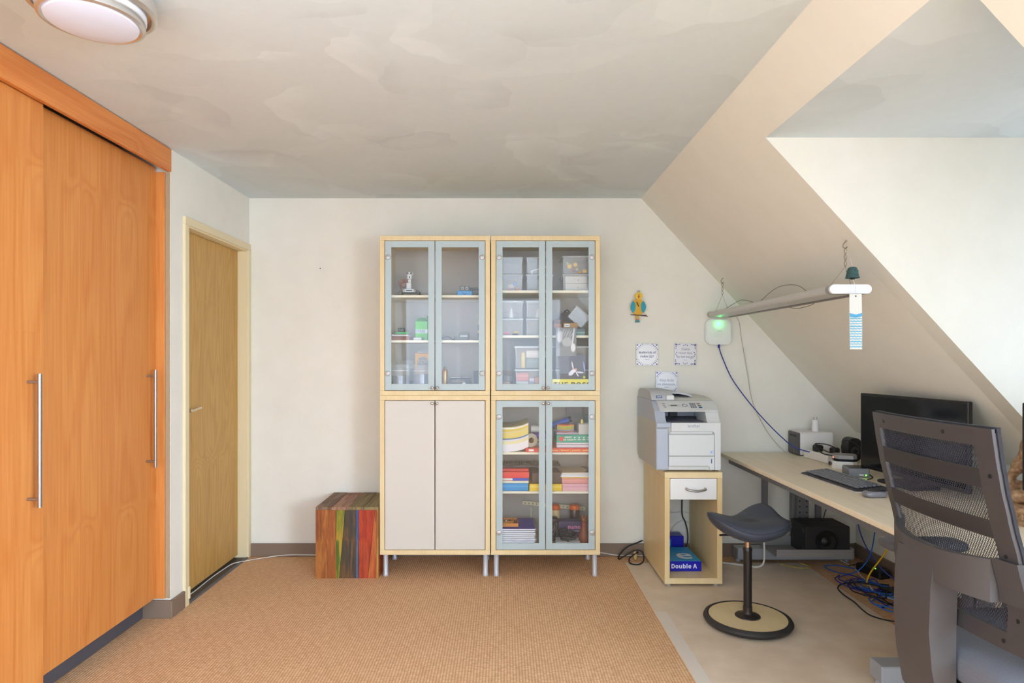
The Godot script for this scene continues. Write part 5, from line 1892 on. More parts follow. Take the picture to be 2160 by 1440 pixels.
	g.box(Vector3(0, 0.002, 0), Vector3(0.078, 0.004, 0.1))
	for s in [-1.0, 1.0]:
		g.box(Vector3(s * 0.038, 0.05, 0), Vector3(0.003, 0.10, 0.1))
	g.box(Vector3(0, 0.06, -0.049), Vector3(0.076, 0.12, 0.003))
	g.box(Vector3(0, 0.014, 0.049), Vector3(0.076, 0.028, 0.003))
	part(cbx, "carton", g, mk(c8(120, 84, 62), 0.8))
	g = gl()
	g.box(Vector3(-0.004, 0.03, 0.01), Vector3(0.045, 0.035, 0.05), 0.002)
	part(cbx, "small_packet", g, T.card)
	g = gl()
	g.box(Vector3(0.004, 0.068, -0.02), Vector3(0.06, 0.04, 0.04), 0.004)
	part(cbx, "brown_packet", g, mk(c8(120, 104, 96), 0.7))
	# pictures behind the right-hand glass
	var zp := CF - 0.0105
	var im := Image.create(96, 132, false, Image.FORMAT_RGB8)
	im.fill(c8(96, 100, 104))
	blob(im, Vector2(34, 40), Vector2(34, 30), c8(146, 150, 154), 0.2)
	blob(im, Vector2(42, 30), Vector2(26, 24), c8(120, 122, 128), 0.0)
	blob(im, Vector2(18, 42), Vector2(12, 26), c8(190, 192, 196), 0.15)
	blob(im, Vector2(52, 68), Vector2(22, 24), c8(172, 174, 178), 0.3)
	blob(im, Vector2(40, 120), Vector2(50, 34), c8(128, 132, 134), 0.0)
	blob(im, Vector2(80, 44), Vector2(4, 46), c8(214, 216, 220), 0.12)
	blob(im, Vector2(80, 92), Vector2(11, 20), c8(220, 222, 224), 0.0)
	for k in 9:
		blob(im, Vector2(10 + k * 8, 20 + k % 3 * 6), Vector2(1.6, 17), c8(176, 178, 182), 0.2 + k * 0.04)
	poster("grey pencil-like portrait picture stuck inside the upper right glass door", Vector3(0.3785, 1.427, zp), 0.124, 0.173, im)
	im = Image.create(110, 110, false, Image.FORMAT_RGB8)
	im.fill(c8(74, 80, 104))
	im.fill_rect(Rect2i(0, 84, 110, 26), c8(40, 42, 58))
	im.fill_rect(Rect2i(0, 0, 40, 84), c8(98, 106, 126))
	blob(im, Vector2(48, 82), Vector2(13, 9), c8(226, 226, 240), -0.7)
	blob(im, Vector2(58, 72), Vector2(14, 8), c8(232, 232, 244), -0.35)
	blob(im, Vector2(54, 48), Vector2(3, 20), c8(224, 220, 232), -0.2)
	blob(im, Vector2(86, 78), Vector2(16, 4), c8(224, 220, 234), 0.1)
	blob(im, Vector2(74, 86), Vector2(3, 12), c8(224, 216, 226), -0.5)
	blob(im, Vector2(68, 64), Vector2(5, 5), c8(214, 150, 110))
	blob(im, Vector2(104, 52), Vector2(3, 24), c8(150, 156, 226), -0.15)
	poster("navy picture of a white leaping dancer inside the upper right glass door", Vector3(0.418, 1.2735, zp - 0.0015), 0.155, 0.15, im)
	var t := thing("bumper_strip", "yellow paper strip lettered THE BOSS low inside the upper right glass door", "sign", Vector3(0.409, 1.175, zp), 0.0)
	g = gl()
	g.box(Vector3(0, 0, -0.0006), Vector3(0.23, 0.05, 0.0008))
	part(t, "paper", g, mk(c8(226, 218, 84), 0.5))
	words(t, "lettering", "THE BOSS", 0.05, at(0.004, -0.012, 0.0001), mk(c8(50, 46, 30), 0.5), false, true)
	t = thing("round_sticker", "tiny round yellow sticker inside the upper right glass door", "sticker", Vector3(0.488, 1.212, zp))
	g = gl()
	g.prism(disc(0.0075, 18), -0.0008, 0.0)
	part(t, "paper", g, mk(c8(196, 204, 60), 0.5))
	g = gl()
	g.prism(disc(0.0022, 10), 0.0, 0.0003)
	part(t, "dot", g, T.dark_grey)

func lower_right() -> void:
	var y := 0.7526
	var g: G
	# curled stack of paper
	var t := thing("paper_stack", "tall curled stack of yellow and white paper at the left on the upper shelf", "paper", Vector3(0.066, y, -4.06))
	var tones := [c8(236, 234, 238), c8(236, 228, 176), c8(226, 226, 236), c8(96, 130, 160), c8(236, 212, 116), c8(228, 214, 190), c8(232, 204, 76), c8(244, 240, 232), c8(196, 184, 130)]
	var heights := [0.046, 0.018, 0.010, 0.008, 0.036, 0.004, 0.016, 0.008, 0.006]
	var yy := 0.0
	for i in tones.size():
		g = gl()
		var y0 := yy
		var hh: float = heights[i]
		var f := func(u, w): return Vector3(lerpf(-0.082, 0.084, u), y0 + hh + 0.03 * u * u * u, lerpf(0.13, -0.15, w))
		slab(g, 10, 2, f, Vector3(0, -hh, 0))
		part(t, "paper_sheaf", g, mk(tones[i], 0.75))
		yy += hh
	t = thing("paper_roll", "white paper roll lying beside the paper stack", "paper roll", Vector3(0.205, y + 0.108, -4.03))
	g = gl()
	g.lathe([Vector2(0.008, -0.035), Vector2(0.022, -0.035), Vector2(0.022, 0.035), Vector2(0.008, 0.035), Vector2(0.008, -0.035)], 24, Transform3D(Basis(Vector3.BACK, PI / 2), Vector3(0, 0.022, 0)))
	part(t, "roll", g, T.white)
	g = gl()
	g.cyl(Vector3(-0.036, 0.022, 0), Vector3(0.036, 0.022, 0), 0.008)
	part(t, "core", g, T.card)
	t = carton("red_box_set", "red flat game box lying across the upper shelf with yellow lettering", "box", Vector3(0.332, y, -4.03), Vector3(0.40, 0.026, 0.24), mk(c8(212, 50, 34), 0.45))
	words(t, "lettering", "tekenen | kleuren | puzzels | spellen", 0.014, at(0.07, 0.013, 0.1205), mk(c8(250, 214, 90), 0.5), false, true)
	g = gl()
	g.box(Vector3(-0.165, 0.013, 0.1204), Vector3(0.03, 0.012, 0.0008))
	part(t, "sticker", g, T.white)
	t = thing("tape_roll", "clear parcel tape roll standing before the purple box", "tape", Vector3(0.162, y + 0.0265, -3.965), 0.35)
	g = gl()
	ring(g, 0.018, 0.042, -0.02, 0.02, Transform3D(Basis(), Vector3(0, 0.042, 0)))
	part(t, "tape", g, mk(c8(196, 186, 166), 0.3))
	g = gl()
	ring(g, 0.0165, 0.0182, -0.021, 0.021, Transform3D(Basis(), Vector3(0, 0.042, 0)))
	part(t, "core", g, T.card)
	t = carton("grey_carton", "grey carton under the purple box on the upper shelf", "box", Vector3(0.235, y + 0.0265, -4.06), Vector3(0.10, 0.042, 0.12), mk(c8(170, 166, 164), 0.6), mk(c8(150, 120, 70), 0.6))
	carton("purple_box", "small purple box right of the tape roll", "box", Vector3(0.235, y + 0.069, -4.06), Vector3(0.10, 0.038, 0.12), mk(c8(104, 50, 150), 0.5), mk(c8(130, 80, 170), 0.5))
	carton("white_paper_pack", "white plastic-wrapped paper pack lying on the red box", "paper pack", Vector3(0.425, y + 0.0265, -4.03), Vector3(0.205, 0.03, 0.2), mk(c8(216, 210, 222), 0.35), mk(c8(150, 148, 152), 0.35))
	t = carton("green_box", "green box with a red round badge and white print on the paper pack", "box", Vector3(0.43, y + 0.057, -4.03), Vector3(0.215, 0.046, 0.2), mk(c8(66, 166, 138), 0.45))
	g = gl()
	g.prism(disc(0.014, 20, -0.078, 0.023), 0.1001, 0.1008)
	part(t, "red_badge", g, mk(c8(216, 66, 66), 0.45))
	words(t, "lettering", "SMART\nEN THUIS", 0.013, at(-0.036, 0.025, 0.1005), T.white, false, true)
	g = gl()
	for k in 4:
		g.prism(disc(0.0045, 12, 0.004 + k * 0.028, 0.03), 0.1001, 0.1007)
		g.box(Vector3(0.004 + k * 0.028, 0.018, 0.1004), Vector3(0.018, 0.003, 0.0006))
	part(t, "white_icons", g, T.white)
	carton("pink_packet", "thin pinkish packet lying on the green box", "packet", Vector3(0.40, y + 0.1035, -4.02), Vector3(0.15, 0.012, 0.12), mk(c8(206, 190, 206), 0.4), mk(c8(180, 120, 120), 0.5))
	# note cube
	t = thing("note_cube", "cube of striped coloured memo sheets on the green box", "memo cube", Vector3(0.385, y + 0.116, -4.0), 0.75)
	var cols := [c8(210, 120, 100), c8(150, 180, 200), c8(230, 190, 90), c8(190, 200, 90), c8(232, 206, 80), c8(236, 130, 70)]
	for i in 6:
		g = gl()
		g.box(Vector3(0, 0.004 + i * 0.0078, 0), Vector3(0.075, 0.0076, 0.075), 0.0005)
		part(t, "sheet_block", g, mk(cols[i], 0.7))
	t = thing("blue_tube", "bright blue plastic tube with black end lying slanted at the back", "tube", Vector3(0.355, y + 0.116, -4.12))
	g = gl()
	g.cyl(Vector3(-0.075, 0.018, 0), Vector3(0.06, 0.062, 0), 0.017)
	part(t, "tube", g, mk(c8(16, 84, 206), 0.35))
	g = gl()
	g.cyl(Vector3(0.06, 0.062, 0), Vector3(0.078, 0.068, 0), 0.0175)
	part(t, "end_cap", g, T.black)
	g = gl()
	g.box(Vector3(-0.05, 0.004, 0), Vector3(0.05, 0.009, 0.05), 0.002)
	part(t, "stand", g, T.dark_grey)
	t = thing("plastic_bin", "pale grey plastic bin at the right end of the upper shelf", "bin", Vector3(0.502, y + 0.1035, -4.0))
	g = gl()
	for s in [-1.0, 1.0]:
		g.box(Vector3(s * 0.039, 0.032, 0), Vector3(0.003, 0.064, 0.10), 0.001)
		g.box(Vector3(0, 0.032, s * 0.049), Vector3(0.08, 0.064, 0.003), 0.001)
	g.box(Vector3(0, 0.002, 0), Vector3(0.078, 0.004, 0.098))
	part(t, "tub", g, mk(c8(200, 196, 190), 0.5))
	g = gl()
	g.box(Vector3(0, 0.063, 0.051), Vector3(0.084, 0.006, 0.005), 0.001)
	part(t, "rim", g, mk(c8(190, 186, 180), 0.5))
	toy("small yellow figure poking out of the pale grey bin", Vector3(0.485, y + 0.163, -3.98), Vector3(0.009, 0.016, 0.009), c8(236, 214, 110))
	carton("grey_board", "dark grey board standing behind the pale grey bin", "board", Vector3(0.455, y + 0.1035, -4.135), Vector3(0.105, 0.165, 0.012), mk(c8(106, 104, 102), 0.5), mk(c8(96, 94, 94), 0.5))
	carton("green_board", "dark green board standing right behind the pale grey bin", "board", Vector3(0.53, y + 0.1035, -4.10), Vector3(0.03, 0.11, 0.02), mk(c8(50, 96, 84), 0.5), mk(c8(60, 110, 96), 0.5))
	# middle shelf
	y = 0.5130
	carton("blue_packet", "light blue wrapped packet at the bottom left of the middle shelf", "packet", Vector3(0.068, y, -4.05), Vector3(0.165, 0.046, 0.24), mk(c8(30, 146, 212), 0.35), mk(c8(60, 164, 222), 0.35))
	book("book", "thin white book with green edge on the light blue packet", Vector3(0.07, y + 0.0465, -4.05), Vector3(0.168, 0.014, 0.23), mk(c8(196, 206, 140), 0.6))
	var rb := book("book", "red and blue book under the red box file", Vector3(0.07, y + 0.061, -4.05), Vector3(0.168, 0.018, 0.23), mk(c8(222, 70, 80), 0.5))
	g = gl()
	g.box(Vector3(0.032, 0.009, 0.1155), Vector3(0.098, 0.016, 0.001))
	part(rb, "blue_spine", g, mk(c8(54, 84, 200), 0.5))
	t = carton("red_box_file", "bright red box file, topmost of the left pile on middle shelf", "box file", Vector3(0.07, y + 0.0795, -4.05), Vector3(0.172, 0.036, 0.24), mk(c8(226, 44, 34), 0.4))
	g = gl()
	g.box(Vector3(0, 0.034, 0.1215), Vector3(0.172, 0.003, 0.002))
	part(t, "lid_edge", g, mk(c8(240, 90, 70), 0.4))
	g = gl()
	g.box(Vector3(0, 0.045, -0.005), Vector3(0.168, 0.018, 0.22), 0.003)
	part(t, "red_lid", g, mk(c8(206, 34, 28), 0.4))
	carton("yellow_wallet", "yellow document wallet lying in the middle of the middle shelf", "folder", Vector3(0.258, y, -4.03), Vector3(0.205, 0.044, 0.22), mk(c8(232, 198, 30), 0.45), mk(c8(240, 212, 80), 0.45))
	t = carton("brown_album", "dark brown album box on the yellow wallet", "box", Vector3(0.265, y + 0.0445, -4.04), Vector3(0.185, 0.064, 0.2), mk(c8(88, 68, 56), 0.6))
	g = gl()
	g.box(Vector3(0.0935, 0.045, 0.07), Vector3(0.006, 0.05, 0.06), 0.002)
	part(t, "spine_strap", g, mk(c8(150, 110, 84), 0.6))
	# keyboard lying on the pile
	t = thing("spare_keyboard", "black spare keyboard lying across the middle shelf piles", "keyboard", Vector3(0.165, y + 0.1335, -4.05))
	g = gl()
	g.box(Vector3(0, 0.008, 0), Vector3(0.375, 0.016, 0.14), 0.003)
	part(t, "case", g, mk(c8(46, 44, 46), 0.5))
	g = gl()
	for i in 26:
		for j in 4:
			g.box(Vector3(-0.175 + i * 0.014, 0.0195, -0.05 + j * 0.03), Vector3(0.011, 0.008, 0.016), 0.001)
	var kk := part(t, "keys", g, mk(c8(64, 56, 52), 0.6))
	kk.set_meta("kind", "stuff")
	carton("pink_box", "wrapped pink paper pack, lower of two at right on the middle shelf", "paper pack", Vector3(0.448, y, -4.03), Vector3(0.19, 0.046, 0.22), mk(c8(226, 176, 186), 0.35), mk(c8(216, 160, 172), 0.35))
	carton("pink_box", "plain salmon pink pack, upper of two at right on the middle shelf", "paper pack", Vector3(0.45, y + 0.0465, -4.03), Vector3(0.188, 0.032, 0.21), mk(c8(222, 150, 142), 0.5), mk(c8(228, 160, 150), 0.5))
	carton("yellow_envelope", "thin yellow envelope on the pink packs", "envelope", Vector3(0.45, y + 0.079, -4.03), Vector3(0.19, 0.006, 0.21), mk(c8(230, 180, 60), 0.6), mk(c8(236, 196, 90), 0.6))
	for k in 3:
		var mg := book("magazine", ["lowest white magazine with dark blue edge over the pink packs", "middle magazine of the pile over the pink packs", "top magazine with beige cover and dark blue arc"][k], Vector3(0.447, y + 0.0855 + k * 0.0095, -4.03), Vector3(0.2, 0.009, 0.21), mk([c8(236, 236, 236), c8(220, 222, 230), c8(206, 190, 156)][k], 0.4), "magazines over the pink packs", 0.03 * k)
		if k == 2:
			g = gl()
			g.prism(PackedVector2Array([Vector2(0.04, -0.105), Vector2(0.07, -0.04), Vector2(0.072, 0.03), Vector2(0.05, 0.105), Vector2(0.1, 0.105), Vector2(0.1, -0.105)]), 0.0, 0.0006, Transform3D(Basis(Vector3.RIGHT, -PI / 2), Vector3(0, 0.009, 0)))
			part(mg, "cover_print", g, mk(c8(44, 50, 92), 0.4))
	# bottom
	y = 0.1651
	for k in 10:
		t = thing("notebook", ["lowest", "second-lowest", "third from the bottom", "fourth from the bottom", "fifth from the bottom", "fifth from the top", "fourth from the top", "third from the top", "second from the top", ""][k] + " white spiral notebook in the bottom left pile" if k < 9 else "top notebook of the pile with a purple cover", "notebook", Vector3(0.088 + 0.003 * sin(k * 2.1), y + k * 0.0126, -4.03), 0.012 * sin(k * 1.7), "notebooks in the bottom pile")
		g = gl()
		g.box(Vector3(0, 0.005, 0), Vector3(0.2, 0.0092, 0.26), 0.001)
		part(t, "pages", g, mk(c8(236, 236, 240), 0.7))
		g = gl()
		g.box(Vector3(0, 0.0102, 0), Vector3(0.203, 0.001, 0.264))
		part(t, "cover", g, mk(c8(84, 60, 170), 0.45) if k == 9 else mk(c8(150, 176, 196), 0.5))
		g = gl()
		g.cyl(Vector3(0.104, 0.006, -0.125), Vector3(0.104, 0.006, 0.125), 0.0055, -1.0, 10)
		part(t, "spiral_binding", g, mk(c8(150, 156, 164), 0.35, 0.6))
	t = thing("hardware_tray", "small orange-brown wooden tray of metal bits on the notebook pile", "tray", Vector3(0.04, y + 0.1275, -4.0))
	var tw := mk(c8(206, 132, 52), 0.55)
	g = gl()
	g.box(Vector3(0, 0.002, 0), Vector3(0.095, 0.004, 0.14))
	for s in [-1.0, 1.0]:
		g.box(Vector3(s * 0.046, 0.011, 0), Vector3(0.005, 0.022, 0.14), 0.001)
		g.box(Vector3(0, 0.011, s * 0.0685), Vector3(0.095, 0.022, 0.005), 0.001)
	g.box(Vector3(0.02, 0.011, 0), Vector3(0.003, 0.018, 0.13))
	g.box(Vector3(-0.01, 0.011, 0.01), Vector3(0.06, 0.018, 0.003))
	part(t, "tray", g, tw)
	var rng := RandomNumberGenerator.new()
	rng.seed = 4
	for k in 9:
		var s := thing("metal_fitting", "small metal fitting, %s %s of the wooden tray on the notebooks" % [["back", "middle", "front"][int(k / 3.0)], ["left", "centre", "right"][k % 3]], "fitting", Vector3(0.04 + [-0.028, -0.004, 0.034][k % 3], y + 0.1316, -4.046 + int(k / 3.0) * 0.042 + 0.004), rng.randf() * 3.0, "fittings in the wooden tray")
		g = gl()
		g.cyl(Vector3(0, 0.004, 0), Vector3(0, 0.012, 0), 0.008, 0.006, 10)
		g.box(Vector3(0.004, 0.003, 0), Vector3(0.018, 0.006, 0.007), 0.001)
		part(s, "metal", g, [T.steel, T.dark_grey, mk(c8(150, 110, 70), 0.4, 0.5)][k % 3])
	t = thing("plastic_strip", "long cream perforated plastic strip lying across the back of the bottom shelf", "strip", Vector3(0.33, y, -4.235))
	g = gl()
	g.box(Vector3(0, 0.187, 0), Vector3(0.42, 0.026, 0.012), 0.002, Basis(Vector3.BACK, -0.1))
	var st := part(t, "strip", g, mk(c8(226, 216, 180), 0.5))
	g = gl()
	for k in 16:
		g.cyl(Vector3(-0.19 + k * 0.0253, 0.187 + 0.0187 - k * 0.0025, 0.006), Vector3(-0.19 + k * 0.0253, 0.187 + 0.0187 - k * 0.0025, 0.0066), 0.005, -1.0, 10)
	part(st, "holes", g, mk(c8(150, 140, 112), 0.6))
	g = gl()
	for x in [-0.15, 0.15]:
		g.box(Vector3(x, 0.088, -0.002), Vector3(0.012, 0.176, 0.008))
	part(t, "stand", g, mk(c8(210, 200, 170), 0.5))
	for k in 2:
		t = thing("glue_jar", ["orange-capped cream bottle, left of two at the bottom right", "orange-capped dark bottle, right of two at the bottom right"][k], "bottle", Vector3([0.332, 0.458][k], y, -4.15), 0.0, "orange-capped bottles")
		g = gl()
		g.lathe([Vector2(0, 0), Vector2(0.029, 0), Vector2(0.031, 0.004), Vector2(0.031, 0.175), Vector2(0.028, 0.186), Vector2(0, 0.186)], 28)
		part(t, "bottle_body", g, mk(c8(226, 200, 150), 0.4) if k == 0 else mk(c8(70, 50, 42), 0.25))
		g = gl()
		g.lathe([Vector2(0.0325, 0.184), Vector2(0.0335, 0.188), Vector2(0.0325, 0.205), Vector2(0.026, 0.213), Vector2(0, 0.214)], 28)
		part(t, "cap", g, mk(c8(226, 104, 24), 0.35), "orange cap")
	t = carton("dark_purple_box", "dark purple box with pink and white lettering at the bottom right", "box", Vector3(0.433, y, -4.075), Vector3(0.18, 0.135, 0.075), mk(c8(62, 50, 84), 0.45))
	words(t, "lettering", "nano", 0.034, at(0.01, 0.098, 0.0379), mk(c8(226, 130, 170), 0.5), false, true)
	words(t, "lettering", "POWER UP YOURSELF", 0.010, at(0.02, 0.073, 0.0379), mk(c8(220, 216, 226), 0.5), false, true)
	t = thing("power_adapter", "black rounded power brick with grey cord, left at the bottom right", "adapter", Vector3(0.303, y, -4.085))
	g = gl()
	pillow(g, Vector3(0, 0.06, 0), Vector3(0.032, 0.06, 0.04), 0.5, 0.6)
	pillow(g, Vector3(0.008, 0.135, 0.01), Vector3(0.034, 0.02, 0.035), 0.7, 0.7)
	part(t, "case", g, mk(c8(58, 44, 40), 0.35))
	g = gl()
	g.tube([Vector3(0.02, 0.12, 0.04), Vector3(0.012, 0.09, 0.055), Vector3(-0.012, 0.065, 0.06), Vector3(0.0, 0.05, 0.06), Vector3(0.02, 0.08, 0.05), Vector3(0.018, 0.11, 0.046)], 0.0025)
	part(t, "cord", g, T.mid_grey)
	t = book("book", "thick white book lying flat at the front of the bottom right", Vector3(0.395, y, -3.98), Vector3(0.15, 0.034, 0.11), mk(c8(226, 226, 224), 0.5), "", -0.06)
	t = thing("cable_coil", "coil of black cable lying on the white book", "cable", Vector3(0.395, y + 0.0345, -3.975))
	g = gl()
	var pts := []
	for i in 70:
		var a := TAU * i / 12.0
		pts.append(Vector3(cos(a) * (0.05 + 0.008 * sin(i * 0.7)), 0.004 + i * 0.00075 + 0.004 * (1 + sin(a * 2)), sin(a) * 0.034))
	pts.append(Vector3(-0.02, 0.03, 0.045))
	pts.append(Vector3(0.0, 0.004, 0.052))
	g.tube(pts, 0.0032, 6, 3)
	part(t, "cord", g, T.black)
	t = thing("wooden_figure", "brown carved wooden animal figure standing at the far right of the bottom shelf", "figurine", Vector3(0.497, y, -3.975))
	var wf := textured(wood(c8(150, 84, 46), c8(104, 54, 28), 77, 3.0, false, 128), 0.5, Vector3.ONE * 8)
	g = gl()
	g.lathe([Vector2(0, 0), Vector2(0.026, 0), Vector2(0.031, 0.02), Vector2(0.034, 0.05), Vector2(0.028, 0.085), Vector2(0.017, 0.12), Vector2(0.013, 0.135), Vector2(0.015, 0.15), Vector2(0.019, 0.162), Vector2(0.016, 0.176), Vector2(0, 0.182)], 24)
	g.ball(Vector3(-0.012, 0.178, 0.0), Vector3(0.006, 0.012, 0.005), 10, 8)
	g.ball(Vector3(0.012, 0.178, 0.0), Vector3(0.006, 0.012, 0.005), 10, 8)
	part(t, "carved_body", g, wf)
	g = gl()
	g.tube([Vector3(0.028, 0.02, 0.0), Vector3(0.045, 0.05, 0.0), Vector3(0.04, 0.075, 0.0), Vector3(0.032, 0.068, 0.0)], 0.007)
	part(t, "tail", g, wf)
	g = gl()
	for x in [-0.007, 0.007]:
		g.ball(Vector3(x, 0.163, 0.0165), Vector3.ONE * 0.0028, 8, 6)
	part(t, "eye", g, mk(c8(226, 170, 60), 0.4))
	g = gl()
	g.lathe([Vector2(0.0135, 0.138), Vector2(0.0165, 0.134), Vector2(0.0165, 0.13), Vector2(0.0145, 0.127)], 20)
	part(t, "red_collar", g, mk(c8(170, 60, 50), 0.5))

# one smooth skin over tapered limbs: [from, to, radius, radius]
func skin(g: G, limbs: Array, lo: Vector3, hi: Vector3, cell: float, k: float) -> void:
	var field := func(p: Vector3) -> float:
		var d := 1.0
		for l in limbs:
			var ab: Vector3 = l[1] - l[0]
			var h := clampf((p - l[0]).dot(ab) / maxf(ab.length_squared(), 1e-9), 0.0, 1.0)
			var e: float = (p - l[0] - ab * h).length() - lerpf(l[2], l[3], h)
			var m := maxf(k - absf(d - e), 0.0) / k
			d = minf(d, e) - m * m * k * 0.25
		return d
	var n := Vector3i(((hi - lo) / cell).ceil()) + Vector3i.ONE
	var f := PackedFloat32Array()
	f.resize(n.x * n.y * n.z)
	for x in n.x:
		for y in n.y:
			for z in n.z:
				f[(x * n.y + y) * n.z + z] = field.call(lo + Vector3(x, y, z) * cell)
	var at_cell := {}
	var pos := []
	var nor := []
	for x in n.x - 1:
		for y in n.y - 1:
			for z in n.z - 1:
				var s := Vector3.ZERO
				var c := 0
				for e in [[0, 0, 0, 1, 0, 0], [0, 1, 0, 1, 1, 0], [0, 0, 1, 1, 0, 1], [0, 1, 1, 1, 1, 1], [0, 0, 0, 0, 1, 0], [1, 0, 0, 1, 1, 0], [0, 0, 1, 0, 1, 1], [1, 0, 1, 1, 1, 1], [0, 0, 0, 0, 0, 1], [1, 0, 0, 1, 0, 1], [0, 1, 0, 0, 1, 1], [1, 1, 0, 1, 1, 1]]:
					var a := f[((x + e[0]) * n.y + y + e[1]) * n.z + z + e[2]]
					var b := f[((x + e[3]) * n.y + y + e[4]) * n.z + z + e[5]]
					if (a < 0.0) != (b < 0.0):
						s += Vector3(e[0], e[1], e[2]).lerp(Vector3(e[3], e[4], e[5]), a / (a - b))
						c += 1
				if c:
					var p := lo + (Vector3(x, y, z) + s / c) * cell
					at_cell[Vector3i(x, y, z)] = pos.size()
					pos.append(p)
					var h := cell * 0.5
					nor.append(Vector3(field.call(p + Vector3(h, 0, 0)) - field.call(p - Vector3(h, 0, 0)), field.call(p + Vector3(0, h, 0)) - field.call(p - Vector3(0, h, 0)), field.call(p + Vector3(0, 0, h)) - field.call(p - Vector3(0, 0, h))).normalized())
	for cellv in at_cell:
		var v: Vector3i = cellv
		for ax in 3:
			var q := [Vector3i.ZERO, Vector3i.ZERO, Vector3i.ZERO]
			var step := Vector3i.ZERO
			step[ax] = 1
			q[0][(ax + 1) % 3] = 1
			q[1][(ax + 2) % 3] = 1
			q[2] = q[0] + q[1]
			var a := f[(v.x * n.y + v.y) * n.z + v.z]
			var w := v + step
			var b := f[(w.x * n.y + w.y) * n.z + w.z]
			if (a < 0.0) == (b < 0.0):
				continue
			var i0 = at_cell.get(v)
			var i1 = at_cell.get(v - q[0])
			var i2 = at_cell.get(v - q[2])
			var i3 = at_cell.get(v - q[1])
			if i1 == null or i2 == null or i3 == null:
				continue
			g.tri(pos[i0], pos[i1], pos[i2], nor[i0], nor[i1], nor[i2])
			g.tri(pos[i0], pos[i2], pos[i3], nor[i0], nor[i2], nor[i3])

func screen(label: String, where: Vector3, turn: float, w: float, h: float, bottom: float) -> void:
	var t := thing("monitor", label, "monitor", where, turn)
	var g := gl()
	g.box(Vector3(0, bottom + h / 2, -0.012), Vector3(w, h, 0.024), 0.003)
	pillow(g, Vector3(0, bottom + h * 0.45, -0.022), Vector3(w * 0.36, h * 0.34, 0.022), 0.4, 0.4, 10, 20)
	part(t, "case", g, T.black)
	g = gl()
	g.box(Vector3(0, bottom + h / 2 + 0.004, 0.0005), Vector3(w - 0.024, h - 0.034, 0.001))
	part(t, "panel", g, mk(c8(20, 22, 26), 0.12))
	g = gl()
	g.box(Vector3(0, 0.008, 0.0), Vector3(0.24, 0.016, 0.16), 0.006)
	g.box(Vector3(0, bottom * 0.5 + 0.06, -0.03), Vector3(0.07, bottom + 0.12, 0.012), 0.003)
	part(t, "stand", g, T.black)

func led(t: Node3D, where: Vector3, col: Color) -> void:
	var g := gl()
	g.ball(where, Vector3.ONE * 0.0032, 10, 6)
	part(t, "indicator_light", g, glow(col, 6.0))

